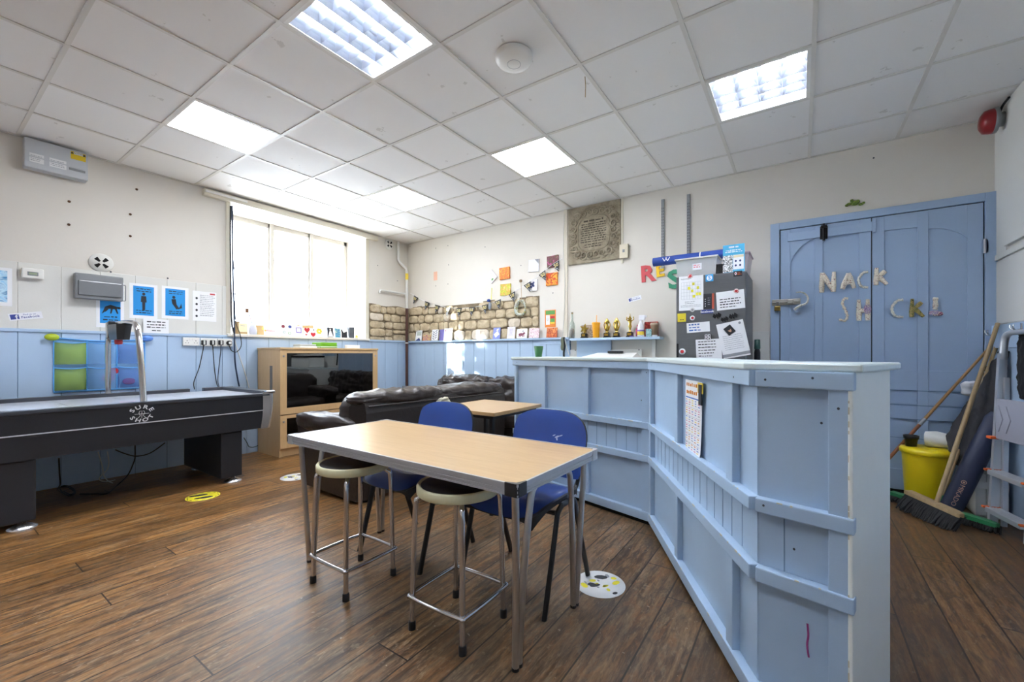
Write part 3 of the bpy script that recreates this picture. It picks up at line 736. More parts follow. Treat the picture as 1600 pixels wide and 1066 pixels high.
build('edging', m, t)
for sx in (-1, 1):
    for sy in (-1, 1):
        m = M(); x, y = sx * TX, sy * TY
        poly = [(x + sx * .006, y - sy * .05), (x + sx * .006, y - sy * .004), (x + sx * .001, y + sy * .004), (x - sx * .004, y + sy * .006), (x - sx * .05, y + sy * .006), (x - sx * .05, y - sy * .0), (x - sx * .012, y - sy * .012), (x, y - sy * .05)]
        m.prism(poly, TZ - .044, TZ + .003, BLACK if (sx > 0 and sy < 0) else EDGE); build('corner_cap', m, t)
        m = M(); fx, fy = sx * .70, sy * .235
        m.tube(spl([(fx, fy + sy * .008, .0), (fx + sx * .012, fy + sy * .022, .3), (fx + sx * .022, fy + sy * .04, .62), (fx + sx * .012, fy + sy * .036, .655), (fx - sx * .05, fy + sy * .03, .665)], 6), .0135, TUBEG, 10)
        m.tube(spl([(fx - sx * .002, fy - sy * .016, .0), (fx + sx * .004, fy - sy * .035, .3), (fx + sx * .012, fy - sy * .07, .58), (fx + sx * .012, fy - sy * .10, .645), (fx + sx * .01, fy - sy * .17, .662), (fx + sx * .01, 0, .664)], 6), .0135, TUBEG, 10)
        lg = build('leg', m, t)
        m = M(); m.lathe([(.0145, 0), (.0145, .012)], BLACK, 12, (fx, fy + sy * .008, 0)); m.lathe([(.0145, 0), (.0145, .012)], BLACK, 12, (fx - sx * .002, fy - sy * .016, 0)); build('foot', m, lg)
m = M()
for sx in (-1, 1): m.box(sx * .63 - .02, -.29, TZ - .05, sx * .63 + .02, .29, TZ - .036, STEEL, .003)
build('underframe', m, t)

# ================================================================ stools
CREAM = mat('cream_stool_band', 'd9d5ae', .45, var=.08, scale=20); VINYL = mat('black_vinyl_seat', '1f2022', .38, var=.1, bump=.1)
t = thing('stool', 'round black topped stool with chrome legs under the left half of the table', 'stool', (-1.903, 1.312, 0), rz=.0, group='stools at the table')
SZ = .607
m = M(); m.lathe([(.14, SZ - .04), (.172, SZ - .04), (.178, SZ - .034), (.178, SZ - .006), (.174, SZ), (.166, SZ), (.160, SZ - .004), (.14, SZ - .006)], CREAM, 40); build('seat_band', m, t)
m = M(); m.lathe([(.0, SZ + .002), (.1, SZ + .002), (.15, SZ - .001), (.163, SZ - .004)], VINYL, 40); m.lathe([(.172, SZ - .038), (.0, SZ - .038)], BLACK, 40); build('seat', m, t)
for sx in (-1, 1):
    for sy in (-1, 1):
        m = M(); m.tube(spl([(sx * .138, sy * .138, 0), (sx * .134, sy * .134, .25), (sx * .128, sy * .128, .51), (sx * .118, sy * .118, .548), (sx * .09, sy * .09, .563), (sx * .04, sy * .04, .567)], 6), .0115, CHROME, 12)
        lg = build('leg', m, t); m = M(); m.lathe([(.0155, 0), (.0155, .03), (.013, .036)], BLACK, 14, (sx * .138, sy * .138, 0)); build('rubber_foot', m, lg)
m = M(); R = .149; m.tube(spl([(R - .03, R, .14), (R, R - .03, .14), (R, -R + .03, .14), (R - .03, -R, .14), (-R + .03, -R, .14), (-R, -R + .03, .14), (-R, R - .03, .14), (-R + .03, R, .14)], 5, True), .009, CHROME, 10, closed=True); build('foot_ring', m, t)
copy_thing(t, (-1.217, 1.350, 0), .02, 'round black topped stool with chrome legs nearest the table\'s capped front corner')

# ================================================================ blue chairs
NAVY = mat('blue_vinyl_upholstery', '2a4b96', .3, var=.06, scale=8, bump=.08, bscale=180, coat=.5); SHELL = mat('black_chair_shell', '1e1f22', .5)
LEGB = mat('black_chair_tube', '121214', .35)
t = thing('blue_chair', 'blue vinyl padded chair with black legs between table and bar, scuffed back', 'chair', (-1.165, 1.79, 0), group='blue chairs at the table')
def seatf(off):
    def fn(u, v):
        x = -.24 + .48 * u; y = -.265 + .44 * v
        e = (abs(2 * u - 1)) ** 5 * .045 + (abs(2 * v - 1)) ** 6 * .03
        xx = x * (1 - .13 * (abs(2 * v - 1)) ** 4 * abs(2 * u - 1) ** 2); z = .455 + .012 * math.cos((v - .5) * 3) - .06 * max(0, .22 - v) ** 1.2 * 3 + .02 * (2 * u - 1) ** 2
        return (xx, y, z + off - (e if off > 0 else -e * .2))
    return fn
m = M(); m.grid(17, 17, seatf(.022), NAVY); build('seat', m, t)
m = M(); m.grid(17, 17, lambda u, v: seatf(-.012)(1 - u, v), SHELL)
def rim(u, v):
    k = u * 4; s = int(k) % 4; f = k - int(k)
    a, b = ((f, 0), (1, f), (1 - f, 1), (0, 1 - f))[s]; p, q = seatf(-.012)(a, b), seatf(.022)(a, b); return tuple(p[i] + (q[i] - p[i]) * v for i in range(3))
m.grid(65, 3, rim, SHELL); build('seat_shell', m, t)
def backf(off):
    def fn(u, v):
        s = 2 * u - 1; w = .232 * (1 - .13 * max(0, (v - .45) / .55) ** 4)
        z = .50 + .34 * v - (abs(s) ** 3.5) * .055 * max(0, v - .2) + (abs(s) ** 4) * .03 * max(0, .4 - v)
        return (s * w * (1 - .05 * max(0, 1 - v * 5) ** 2), .20 + .085 * v - .0 + .035 * (-(s * s)) + .02 * (1 - (2 * v - 1) ** 2) + off, z)
    return fn
m = M(); m.grid(17, 13, lambda u, v: backf(-.02 + .016 * max(abs(2 * u - 1) ** 6, abs(2 * v - 1) ** 6))(u, v), NAVY); build('backrest', m, t)
m = M(); m.grid(17, 13, lambda u, v: backf(.012)(1 - u, v), SHELL)
def brim(u, v):
    k = u * 4; s = int(k) % 4; f = k - int(k)
    a, b = ((f, 0), (1, f), (1 - f, 1), (0, 1 - f))[s]; p, q = backf(-.004)(a, b), backf(.012)(a, b); return tuple(p[i] + (q[i] - p[i]) * v for i in range(3))
m.grid(65, 3, brim, SHELL); build('back_shell', m, t)
for s in (-1, 1):
    x = s * .245
    m = M(); m.tube(spl([(x, -.222, 0), (x, -.165, .2), (x, -.115, .38), (x, -.098, .43), (x, -.06, .452)], 5), .0105, LEGB, 10, flat=1.7); build('leg', m, t)
    m = M(); m.tube(spl([(x, .228, 0), (x, .155, .2), (x, .09, .38), (x, .07, .43), (x, .03, .452)], 5), .0105, LEGB, 10, flat=1.7); build('leg', m, t)
    m = M(); m.tube([(x, -.07, .452), (x, .04, .452)], .0105, LEGB, 10, flat=1.4)
    m.tube(spl([(s * .2, .0, .44), (s * .2, .13, .445), (s * .2, .205, .50), (s * .19, .235, .62), (s * .18, .262, .74)], 5), .010, LEGB, 10, flat=1.4); build('back_post', m, t)
m = M(); m.box(-.245, -.13, .425, .245, -.105, .44, LEGB, .004); m.box(-.245, .04, .425, .245, .065, .44, LEGB, .004); build('crossbar', m, t)
m = M()
SCUF = mat('pale_scuff', 'b9c0d8', .7)
for dx, dz, rr in ((.04, .60, .014), (.055, .606, .008), (.025, .609, .006), (.07, .596, .004)):
    pass
copy_thing(t, (-1.905, 1.745, 0), .03, 'blue vinyl padded chair with black legs behind the left stool, beside the sofa')
# the scuff belongs to the right-hand chair only
m = M(frame((.055, .2425, .70), (1, 0, 0), (0, -1, .25)))
for dx, dz, a, b in ((0, 0, .016, .005), (.022, .008, .012, .003), (-.02, .006, .01, .003), (.0, -.012, .005, .009)): m.ell(dx, dz, a, b, .001, SCUF, 9, .4)
build('scuff_mark', m, t)

# ================================================================ small side table
t = thing('side_table', 'square beech topped table on black legs between sofa and bar', 'table', (-2.08, 2.66, 0))
m = M(); m.box(-.30, -.325, .715, .305, .325, .742, BEECH, .004); build('tabletop', m, t)
for x, y in ((-.25, -.28), (.25, -.28), (-.25, .28), (.25, .28)):
    m = M(); m.box(x - .014, y - .014, 0, x + .014, y + .014, .70, BLACK, .003); build('leg', m, t)
m = M(); m.box(-.27, -.295, .69, .27, -.27, .715, BLACK); m.box(-.27, .27, .69, .27, .295, .715, BLACK); m.box(-.27, -.27, .69, -.245, .27, .715, BLACK); m.box(.245, -.27, .69, .27, .27, .715, BLACK); build('frame', m, t)
# ================================================================ bar counter
K = Vector((-.824, 2.848)); Cc = Vector((-.114, 1.581)); D = Vector((.120, 1.529)); E = Vector((.236, 1.851)); d1 = Vector((.967, -.254)).normalized(); Lp = K - d1 * 1.40
C2 = Vector((.006, 1.90)); K2 = K + Vector((.10, .34)); L2p = Lp + Vector((.07, .30))
CHIP = mat('chipped_paint_wood', 'cdc5b0', .8, var=.3)
ENDM = mat('bar_end_paint_pale', 'eef2ec', .38, var=.06, scale=4, bump=.35, bscale=18)
TOPM = mat('worktop_paint_pale', 'd3e0de', .3, var=.04, scale=5, bump=.1)
t = thing('bar_counter', 'pale blue panelled bar counter bent in the middle of the room', 'bar counter')
m = M(); m.prism([tuple(p) for p in (Lp, K, Cc, D, E, C2, K2, L2p)], .07, 1.103, BARB)
inner = [Lp, K, Cc, D, E, C2, K2, L2p]
m.prism([tuple(p + (Vector((-.1, 2.3)) - p) * .04) for p in inner], 0, .07, DARK); build('body', m, t)
RZ = ((1.052, 1.104), (.648, .693), (.424, .471), (.03, .088))
def seg(a, b, stiles, wide0, wide1, grooves, out=.032):
    d = (b - a); ln = d.length; d.normalize(); n = Vector((d.y, -d.x)); T = frame((a.x, a.y, 0), (d.x, d.y, 0), (n.x, n.y, 0))
    rails = []
    for z0, z1 in RZ:
        mm = M(T); mm.box(-.012 if wide0 else 0, z0, 0, ln + .012, z1, out + .004, BARB, .004); rails.append(build('rail', mm, t))
    for s0, s1 in stiles:
        for (za, zb) in ((.088, .424), (.471, .648), (.693, 1.052)):
            mm = M(T)
            if za == .471 and not (s0 <= .012 or s1 > ln - .012): continue
            mm.box(s0, za - .002, 0, s1, zb + .002, out - .004, BARB, .003); build('stile', mm, t)
    mm = M(T); k = int(ln / .075)
    for i in range(grooves):
        x = (i + .6) * ln / grooves; mm.box(x, .471, -.002, x + .003, .648, .0012, GROOVE)
    build('tongue_and_groove_panel', mm, t)
    return T, ln
def along(px, a, b):   # distance from a at which the sight line through a column meets the wall of the bar
    r = ray(px, PCY); d = b - a; det = r.x * -d.y + d.x * r.y; tt = (r.x * a.y - r.y * a.x) / (r.x * -d.y + r.y * d.x) if True else 0
    return tt * (b - a).length
T1, l1 = seg(Lp, K, [(.004, .03), (along(846, Lp, K), along(855, Lp, K)), (along(915, Lp, K), along(923, Lp, K)), (along(1006, Lp, K), 1.395)], 1, 0, 16)
T2, l2 = seg(K, Cc, [(0, .05), (along(1062, K, Cc), along(1067, K, Cc)), (along(1146, K, Cc), along(1156.5, K, Cc))], 0, 0, 17)
T3, l3 = seg(Cc, D, [(along(1297, Cc, D), .239)], 0, 0, 2)
m = M(T2); m.box(along(1168, K, Cc), .088, 0, l2, 1.052, .004, BARB); build('corner_board', m, t)
dd = (E - D); ln = dd.length; dd.normalize(); n = Vector((dd.y, -dd.x)); T4 = frame((D.x, D.y, 0), (dd.x, dd.y, 0), (n.x, n.y, 0))
m = M(T4); m.box(-.03, .0, 0, ln, 1.104, .012, ENDM, .004); build('end_panel', m, t)
m = M(); r = random.Random(4)
for T, ln, z in ((T1, l1, .693), (T1, l1, .471), (T2, l2, .693), (T2, l2, .471), (T2, l2, .088), (T3, l3, .693), (T3, l3, .471)):
    m.T = T
    for k in range(int(ln * 11)):
        x = r.uniform(.03, ln - .05); m.box(x, z - r.uniform(.002, .006), .0345, x + r.uniform(.004, .018), z + .0006, .0368, CHIP)
m.T = T3
for k in range(22):
    z = r.uniform(.1, 1.08); m.box(.2375, z, .0300, .2405, z + r.uniform(.004, .02), .0330, CHIP)
build('paint_chip', m, t)['kind'] = 'stuff'
HOLE = mat('screw_hole', '3b3f49', .8)
m = M()
for T, pts in ((T3, ((.03, 1.075, .037), (.155, 1.085, .037), (.215, 1.0, .029), (.025, .675, .037), (.17, .95, .0012), (.1, .55, .0012))), (T2, ((1.35, 1.075, .037), (.12, 1.085, .037))), (T1, ((.05, 1.08, .037), (1.37, 1.03, .029), (1.33, .84, .029)))):
    m.T = T
    for x, z, o in pts: m.ell(x, z, .0035, .004, o, HOLE, 10)
build('screw_hole', m, t)
MAG = mat('magenta_pen_mark', '9b3f80', .6)
m = M(T3); m.tube(spl([(.135, .335, .0015), (.137, .30, .0015), (.134, .27, .0015), (.138, .235, .0015)], 4), .0028, MAG, 6); build('pen_mark', m, t)
# the worktop lies on the counter
def offs(p, v): return p + Vector(v)
n1 = Vector((d1.y, -d1.x)); d2 = (Cc - K).normalized(); n2 = Vector((d2.y, -d2.x)); d3 = (D - Cc).normalized(); n3 = Vector((d3.y, -d3.x))
o = .045
def meet(p, d, q, e):
    s = ((q.x - p.x) * e.y - (q.y - p.y) * e.x) / (d.x * e.y - d.y * e.x); return p + d * s
W = [Lp + n1 * o - d1 * .03, meet(Lp + n1 * o, d1, K + n2 * o, d2), meet(K + n2 * o, d2, Cc + n3 * (o - .02), d3), D + n3 * (o - .02) + d3 * .03, E + dd * .02 + Vector((.035, 0)), C2 + Vector((0, .02)), K2 + Vector((.05, .12)), L2p + Vector((0, .12))]
m = M(); m.prism([tuple(p) for p in W], 1.1045, 1.1285, TOPM)
tw = tag(build('worktop', m), 'pale painted worktop lying on the bent bar counter', 'worktop')
b = tw.modifiers.new('bevel', 'BEVEL'); b.width = .006; b.segments = 2
# calendar sheet pinned on the bar front
T = T2 @ Matrix.Translation((along(1075, K, Cc), .665, .0075))
t = thing('calendar_sheet', 'printed activity calendar sheet pinned to the bar front', 'poster')
w = along(1101, K, Cc) - along(1075, K, Cc); hh = .365
m = M(T); m.grid(7, 9, lambda u, v: (w * u, hh * v, .004 + .012 * (1 - v) ** 3 * u), PAPER); m.grid(7, 9, lambda u, v: (w * (1 - u), hh * v, .003 + .012 * (1 - v) ** 3 * (1 - u)), PAPER); build('paper', m, t)
ORNG = mat('orange_print', 'e08a2c', .7); PINK = mat('pink_print', 'd77a9a', .7); BLUP = mat('blue_print', '4c79c4', .7); YEL = mat('yellow_print', 'f0d24a', .7)
m = M(T); zz = .0165
r = random.Random(3); bars = lambda y, h_, x: [x.rect(.02 + q * .026, y, .02 + q * .026 + r.uniform(.012, .022), y + h_ * r.uniform(.7, 1), .0055, ORNG) for q in range(int((w - .05) / .026))]; bars(hh * .92, .018, m); bars(hh * .82, .018, m); m.line(.01, hh * .77, w - .01, hh * .77, .006, .0055, BLUP)
r = random.Random(9)
for row in range(6):
    y = hh * (.70 - row * .115); zf = .0056 + .012 * (1 - y / hh) ** 3
    m.line(.01, y - .02, w - .01, y - .02, .0012, zf + .001, GREYINK)
    for c in range(5):
        for q in range(3): m.add([(px_, py_, .0058 + .0125 * (1 - py_ / hh) ** 3 * px_ / w) for px_, py_ in ((w * (.05 + .19 * c), y + .012 - q * .011), (w * (.05 + .19 * c) + r.uniform(.015, .03), y + .012 - q * .011), (w * (.05 + .19 * c) + .02, y + .016 - q * .011), (w * (.05 + .19 * c), y + .016 - q * .011))], [(0, 1, 2, 3)], r.choice([PINK, BLUP, ORNG, YEL, GREYINK]))
build('print', m, t)
m = M(T); m.box(w * .82, hh * .86, .005, w + .02, hh * .99, .009, YEL); m.box(w * .9, hh * .72, .006, w + .012, hh * .97, .012, BLACK); build('corner_photo', m, t)
# floor stickers
YST = mat('yellow_floor_vinyl', 'e6da2c', .5, var=.1, scale=30)
def sticker(x, y, r, base, label, worn=False):
    tt = thing('floor_sticker', label, 'sticker', (x, y, 0), group='round floor stickers')
    mm = M(); mm.lathe([(r, 0.0003), (r, .0015), (0, .0015)], base, 40); build('disc', mm, tt)
    mm = M()
    if not worn:
        for s in (-1, 1): mm.ell(s * .042, .02 * s, .026, .05, .0018, INK, 16, 0); mm.ell(s * .042, -.05 + .02 * s, .02, .024, .0018, INK, 14)
        mm.ell(0, 0, .0, .0, .0018, INK, 3)
        for k in range(14):
            a = 2 * PI * k / 14; mm.line((r - .012) * math.cos(a), (r - .012) * math.sin(a), (r - .012) * math.cos(a + .22), (r - .012) * math.sin(a + .22), .006, .0018, INK)
    else:
        q = random.Random(5)
        for k in range(16):
            a, rr = q.uniform(0, 6.28), r * q.uniform(.1, .85); mm.ell(rr * math.cos(a), rr * math.sin(a), q.uniform(.006, .03), q.uniform(.005, .016), .0018, q.choice([YST, YST, GREYINK, INK]), 9, q.uniform(0, 3))
        mm.ell(-.02, .06, .035, .02, .0019, INK, 9, .5); mm.ell(-.03, -.03, .022, .018, .0019, INK, 8)
    build('print', mm, tt)
    return tt
sticker(-4.012, 1.381, .115, YST, 'round yellow floor sticker with black footprints by the air hockey table').rotation_euler = (0, 0, -.4)
WST = mat('worn_white_vinyl', 'e3e3e0', .5, var=.06, scale=20)
sticker(-.835, 1.975, .125, WST, 'worn white round floor sticker at the foot of the bar, under a chair leg', True)
sticker(-3.93, 2.085, .125, WST, 'white round floor sticker half hidden behind the sofa arm', True)
# ================================================================ things on the left wall
def WLp(px, py, out=.013): return onx(px, py, XL + out)
def WBp(px, py, out=.0): return ony(px, py, YB - out)
def sizeL(cx, cy, w, h, out=.013):
    a, b = WLp(cx - w / 2, cy, out), WLp(cx + w / 2, cy, out); c, d = WLp(cx, cy - h / 2, out), WLp(cx, cy + h / 2, out)
    return (a.y + b.y) / 2, (c.z + d.z) / 2, b.y - a.y, c.z - d.z
def sizeB(cx, cy, w, h, out=.0):
    a, b = WBp(cx - w / 2, cy, out), WBp(cx + w / 2, cy, out); c, d = WBp(cx, cy - h / 2, out), WBp(cx, cy + h / 2, out)
    return (a.x + b.x) / 2, (c.z + d.z) / 2, b.x - a.x, c.z - d.z
def rz2(a): return Matrix.Rotation(a, 4, 'Z')
def scribble(mm, x0, x1, y0, rows, dy, hgt, z, mt, seed, ragged=.3, align='L'):
    """rows of tiny word-like strokes for print too small to read"""
    q = random.Random(seed)
    for k in range(rows):
        y = y0 - k * dy; end = x1 - (x1 - x0) * q.uniform(0, ragged); x = x0 if align == 'L' else x0 + (x1 - end) / 2; end = end if align == 'L' else x1 - (x1 - end) / 2
        while x < end:
            w = min(q.uniform(1.2, 3.2) * hgt, end - x); mm.rect(x, y, x + w, y + hgt * q.uniform(.6, 1), z, mt); x += w + hgt * .6
def sheet(name, label, cat, T, w, h, base, draw=None, thick=.0012, group=None, curl=0.):
    mm = M(); mm.box(-w / 2, -h / 2, 0, w / 2, h / 2, thick, base)
    if draw: draw(mm, w, h, thick + .0006)
    o = build(name, mm); o.matrix_world = T
    return tag(o, label, cat, group)
POSTB = mat('poster_cyan_blue', '1f93dd', .5, var=.03); POSTB2 = blotch('poster_blue_picture', ['2f9be0', '7cc4ec', 'c6e6f6', '3a86c0'], 9, seed=2.)
FBLUE = mat('deep_blue_print', '3a4a96', .6); FWHT = mat('sticker_white', 'f0f1f6', .4)
def person(mm, cx, cy, s, z, pose, mt):
    if pose == 'stand':
        mm.ell(cx, cy + s * .42, s * .07, s * .085, z, mt); mm.poly([(cx - .11 * s, cy + .3 * s), (cx + .11 * s, cy + .3 * s), (cx + .13 * s, cy - .05 * s), (cx + .07 * s, cy - .06 * s), (cx + .06 * s, cy - .5 * s), (cx - .06 * s, cy - .5 * s), (cx - .07 * s, cy - .06 * s), (cx - .13 * s, cy - .05 * s)], z, mt)
    elif pose == 'crouch':
        mm.ell(cx + .40 * s, cy + .10 * s, s * .09, s * .075, z, mt); mm.poly([(cx - .25 * s, cy + .14 * s), (cx, cy + .28 * s), (cx + .36 * s, cy + .16 * s), (cx + .30 * s, cy), (cx - .1 * s, cy + .02 * s)], z, mt)
        mm.poly([(cx - .25 * s, cy + .14 * s), (cx - .08 * s, cy), (cx - .22 * s, cy - .18 * s), (cx - .38 * s, cy - .22 * s), (cx - .40 * s, cy - .32 * s), (cx - .2 * s, cy - .28 * s), (cx - .12 * s, cy - .20 * s)][:5], z, mt)
        mm.poly([(cx + .2 * s, cy + .04 * s), (cx + .3 * s, cy + .04 * s), (cx + .38 * s, cy - .26 * s), (cx + .31 * s, cy - .28 * s)], z, mt); mm.poly([(cx + .02 * s, cy + .04 * s), (cx + .12 * s, cy + .04 * s), (cx + .05 * s, cy - .28 * s), (cx - .02 * s, cy - .28 * s)], z, mt)
    else:
        mm.ell(cx - .08 * s, cy + .34 * s, s * .08, s * .09, z, mt); mm.poly([(cx - .2 * s, cy + .22 * s), (cx + .02 * s, cy + .24 * s), (cx + .06 * s, cy - .1 * s), (cx + .2 * s, cy - .34 * s), (cx + .05 * s, cy - .4 * s), (cx - .16 * s, cy - .06 * s)], z, mt)
        mm.poly([(cx + .12 * s, cy - .4 * s), (cx + .34 * s, cy - .3 * s), (cx + .3 * s, cy + .0 * s), (cx + .24 * s, cy - .2 * s)], z, mt)
def bluepost(pose, seed):
    def d(mm, w, h, z):
        mm.rect(-w * .37, -h * .41, w * .37, h * .43, z, POSTB); person(mm, 0, -h * (.1 if pose == 'crouch' else 0), h * (.34 if pose == 'crouch' else .5), z + .0006, pose, INK)
        scribble(mm, -w * .28, w * .3, h * .34, 2, h * .065, h * .03, z + .0006, INK, seed, .2, 'C'); scribble(mm, -w * .28, w * .3, -h * .28, 2, h * .065, h * .03, z + .0006, INK, seed + 1, .2, 'C')
    return d
y, z, w, h = sizeL(172, 476, 43, 72); sheet('poster', 'blue poster with a crouching figure, half behind the grey consumer unit', 'poster', fl(y, z, .013), w * 1.02, h, PAPER, bluepost('crouch', 1))
y, z, w, h = sizeL(224, 471, 44, 54); sheet('poster', 'blue poster with a standing figure, right of the grey consumer unit', 'poster', fl(y, z, .013), w, h, PAPER, bluepost('stand', 3))
y, z, w, h = sizeL(273.5, 473.5, 42, 50); sheet('poster', 'blue poster with a sitting figure, between standing figure poster and white notice', 'poster', fl(y, z, .013), w, h, PAPER, bluepost('sit', 5))
y, z, w, h = sizeL(2, 448, 34, 60)
sheet('poster', 'blue picture poster cut by the left edge of the photo', 'poster', fl(y, z, .013), w, h, PAPER, lambda mm, w, h, z: mm.rect(-w * .3, -h * .4, w * .27, h * .42, z, POSTB2))
y, z, w, h = sizeL(319.5, 479, 37, 46)
def notice(mm, w, h, z):
    scribble(mm, -w * .2, w * .44, h * .36, 12, h * .062, h * .022, z, GREYINK, 11, .25)
    for k in range(4): mm.ell(-w * .34, h * (.26 - .2 * k), w * .05, h * .04, z, INK, 10)
    mm.rect(w * .22, h * .41, w * .44, h * .46, z, mat('red_print', 'c23a3c', .7))
sheet('notice', 'white printed notice with icons beside the window cables', 'notice', fl(y, z, .013), w, h, PAPER, notice)
y, z, w, h = sizeL(242.5, 510, 40, 22)
def smalln(mm, w, h, z):
    scribble(mm, -w * .4, w * .4, h * .26, 1, 1, h * .09, z, INK, 21, .6, 'C'); scribble(mm, -w * .4, w * .4, h * .06, 2, h * .18, h * .08, z, INK, 22, .1, 'C'); scribble(mm, -w * .2, w * .2, -h * .34, 1, 1, h * .08, z, INK, 24, .2, 'C')
sheet('notice', 'small white typed notice just above the dado, behind the scoring arch', 'notice', fl(y, z, .036), w, h, PAPER, smalln)
def fbst(mm, w, h, z):
    mm.rect(-w * .46, -h * .34, -w * .20, h * .36, z, FBLUE); mm.text('f', -w * .28, -h * .08, h * .95, FWHT, z + .0005, bold=.02)
    mm.text('Find us on', w * .12, h * .22, h * .30, FBLUE, z); mm.text('Facebook', w * .13, -h * .14, h * .46, FBLUE, z, bold=.012)
y, z, w, h = sizeL(40, 494, 46, 14); sheet('sticker', 'tilted white Facebook sticker on the left wall boards'.replace('Facebook ', 'social media '), 'sticker', fl(y, z, .013) @ rz2(.2), .185, .058, FWHT, fbst)
# consumer box at the ceiling, alarm, grey consumer unit
GREYBOX = mat('pale_grey_casing', 'c9cdd2', .4, var=.03); YELW = mat('warning_yellow', 'e8c715', .5)
p0, p1 = onx(38, 240, XL + .10), onx(138, 262, XL + .10); zb = onx(88, 271, XL + .10).z
t = thing('electrical_box', 'pale grey electrical box with yellow caution label under the ceiling', 'electrical box', (XL, (p0.y + p1.y) / 2, zb)); hw = (p1.y - p0.y) / 2; hh = ZC - .012 - zb
m = M(); m.box(0, -hw, 0, .095, hw, hh, GREYBOX, .012); m.box(.09, -hw + .02, hh * .36, .099, hw - .02, hh * .40, GREYBOX); m.box(.06, -hw - .001, .0, .102, hw, .05, GREYBOX, .01); build('casing', m, t)
m = M(frame((.0955, 0, 0), (0, 1, 0), (1, 0, 0)))
m.rect(hw * .42, hh * .66, hw * .92, hh * .93, .0005, YELW); m.rect(hw * .52, hh * .84, hw * .82, hh * .92, .001, PAPER); m.text('CAUTION', hw * .67, hh * .88, hh * .07, INK, .0015, wx=1.1)
for x in (.465, .87): m.poly([(hw * x - .01, hh * .84), (hw * x + .01, hh * .84), (hw * x, hh * .92)], .001, INK)
build('caution_label', m, t)
m = M(frame((.0955, 0, 0), (0, 1, 0), (1, 0, 0)))
for a, b in ((-.85, -.42), (-.25, .28)): m.rect(hw * a, hh * .2, hw * b, hh * .5, .0008, PAPER); scribble(m, hw * a + .006, hw * b - .006, hh * .42, 4, hh * .055, hh * .02, .0012, GREYINK, 3)
m.box(hw * .36, hh * .25, 0, hw * .9, hh * .33, .006, GREYP, .002); build('label', m, t)
y, z, w, h = sizeL(50, 428, 35, 16)
t = thing('gas_alarm', 'small white gas alarm box high on the left wall boards', 'alarm', (XL + .012, y, z))
m = M(); m.box(0, -w / 2, -h / 2, .04, w / 2, h / 2, PLAST, .012, 3); build('case', m, t); m = M(); m.box(.039, -.03, -.02, .0425, .03, .012, GREYP, .002); m.box(.04, -.022, -.012, .0432, .022, .006, mat('lcd_green', 'a9b59a', .2)); build('display', m, t)
a, b = onx(117, 440, XL + .09), onx(193, 440, XL + .09); zt_ = onx(155, 429.5, XL + .09).z; zb_ = onx(155, 468.5, XL + .09).z
t = thing('consumer_unit', 'grey electrical consumer unit with clear flap above the blue posters', 'electrical box', (XL + .012, (a.y + b.y) / 2, (zt_ + zb_) / 2)); hw, hh = (b.y - a.y) / 2, (zt_ - zb_) / 2
DG = mat('mid_grey_casing', '85888b', .4, var=.04)
m = M(); m.box(0, -hw, -hh, .08, hw, hh, DG, .012, 3); build('casing', m, t)
m = M(); m.box(.075, -hw * .88, -hh * .72, .092, hw * .92, hh * .42, mat('smoked_flap', '7b7e82', .2), .006)
m.tube(fillet([(.085, hw * .98, hh * .35), (.085, hw * 1.08, hh * .35), (.085, hw * 1.08, -hh * .95), (.085, hw * .95, -hh * .95)], .02), .004, DG, 6); build('flap', m, t)
m = M()
for q in (-.92, .92): m.cyl((.078, q * hw, hh * .82), (.083, q * hw, hh * .82), .006, GREYP, n=10)
build('screw_pair', m, t)
# round wall vents with four openings
def vent(p, n, ux, r, label):
    T = frame(p, ux, n); mm = M(T); mm.lathe([(0, .014), (r * .92, .014), (r, .006), (r, 0)][::-1], WHITEB, 36)
    o = build('wall_vent', mm); tag(o, label, 'vent', 'round wall vents')
    mm = M(T)
    for k in range(4):
        a = PI / 4 + k * PI / 2; pts = [(.16 * r * math.cos(a), .16 * r * math.sin(a))] + [(r * .66 * math.cos(a + s), r * .66 * math.sin(a + s)) for s in (-.3, -.1, .1, .3)]
        mm.poly([(r * .2 * math.cos(a - .5), r * .2 * math.sin(a - .5))] + pts[1:] + [(r * .2 * math.cos(a + .5), r * .2 * math.sin(a + .5))], .0148, DARK)
    k = build('opening', mm); k.parent = o; return o
p = WLp(158, 411, 0); vent((XL, p.y, p.z), (1, 0, 0), (0, 1, 0), .085, 'round white wall vent with black openings above the grey consumer unit')
p = WLp(608, 382, 0); vent((XL, p.y, p.z), (1, 0, 0), (0, 1, 0), .085, 'round white wall vent with black openings in the far corner by the pipe')
RUST = mat('rusty_screw', '5a3d22', .6, .4)
for k, (px, py, w_) in enumerate(((108, 315, 'upper left of the four'), (107.5, 351, 'lower left of the four'), (203.5, 335, 'upper right of the four'), (203.5, 369, 'lower right of the four'), (213.5, 296, 'higher than the other four'))):
    p = WLp(px, py, 0); mm = M(frame((XL, p.y, p.z), (0, 1, 0), (1, 0, 0))); mm.lathe([(.011, 0), (.011, .003), (.004, .007), (0, .007)], RUST, 10)
    tag(build('screw', mm), 'rusty screw in the white left wall above the vent, ' + w_, 'screw', 'screws in the left wall')
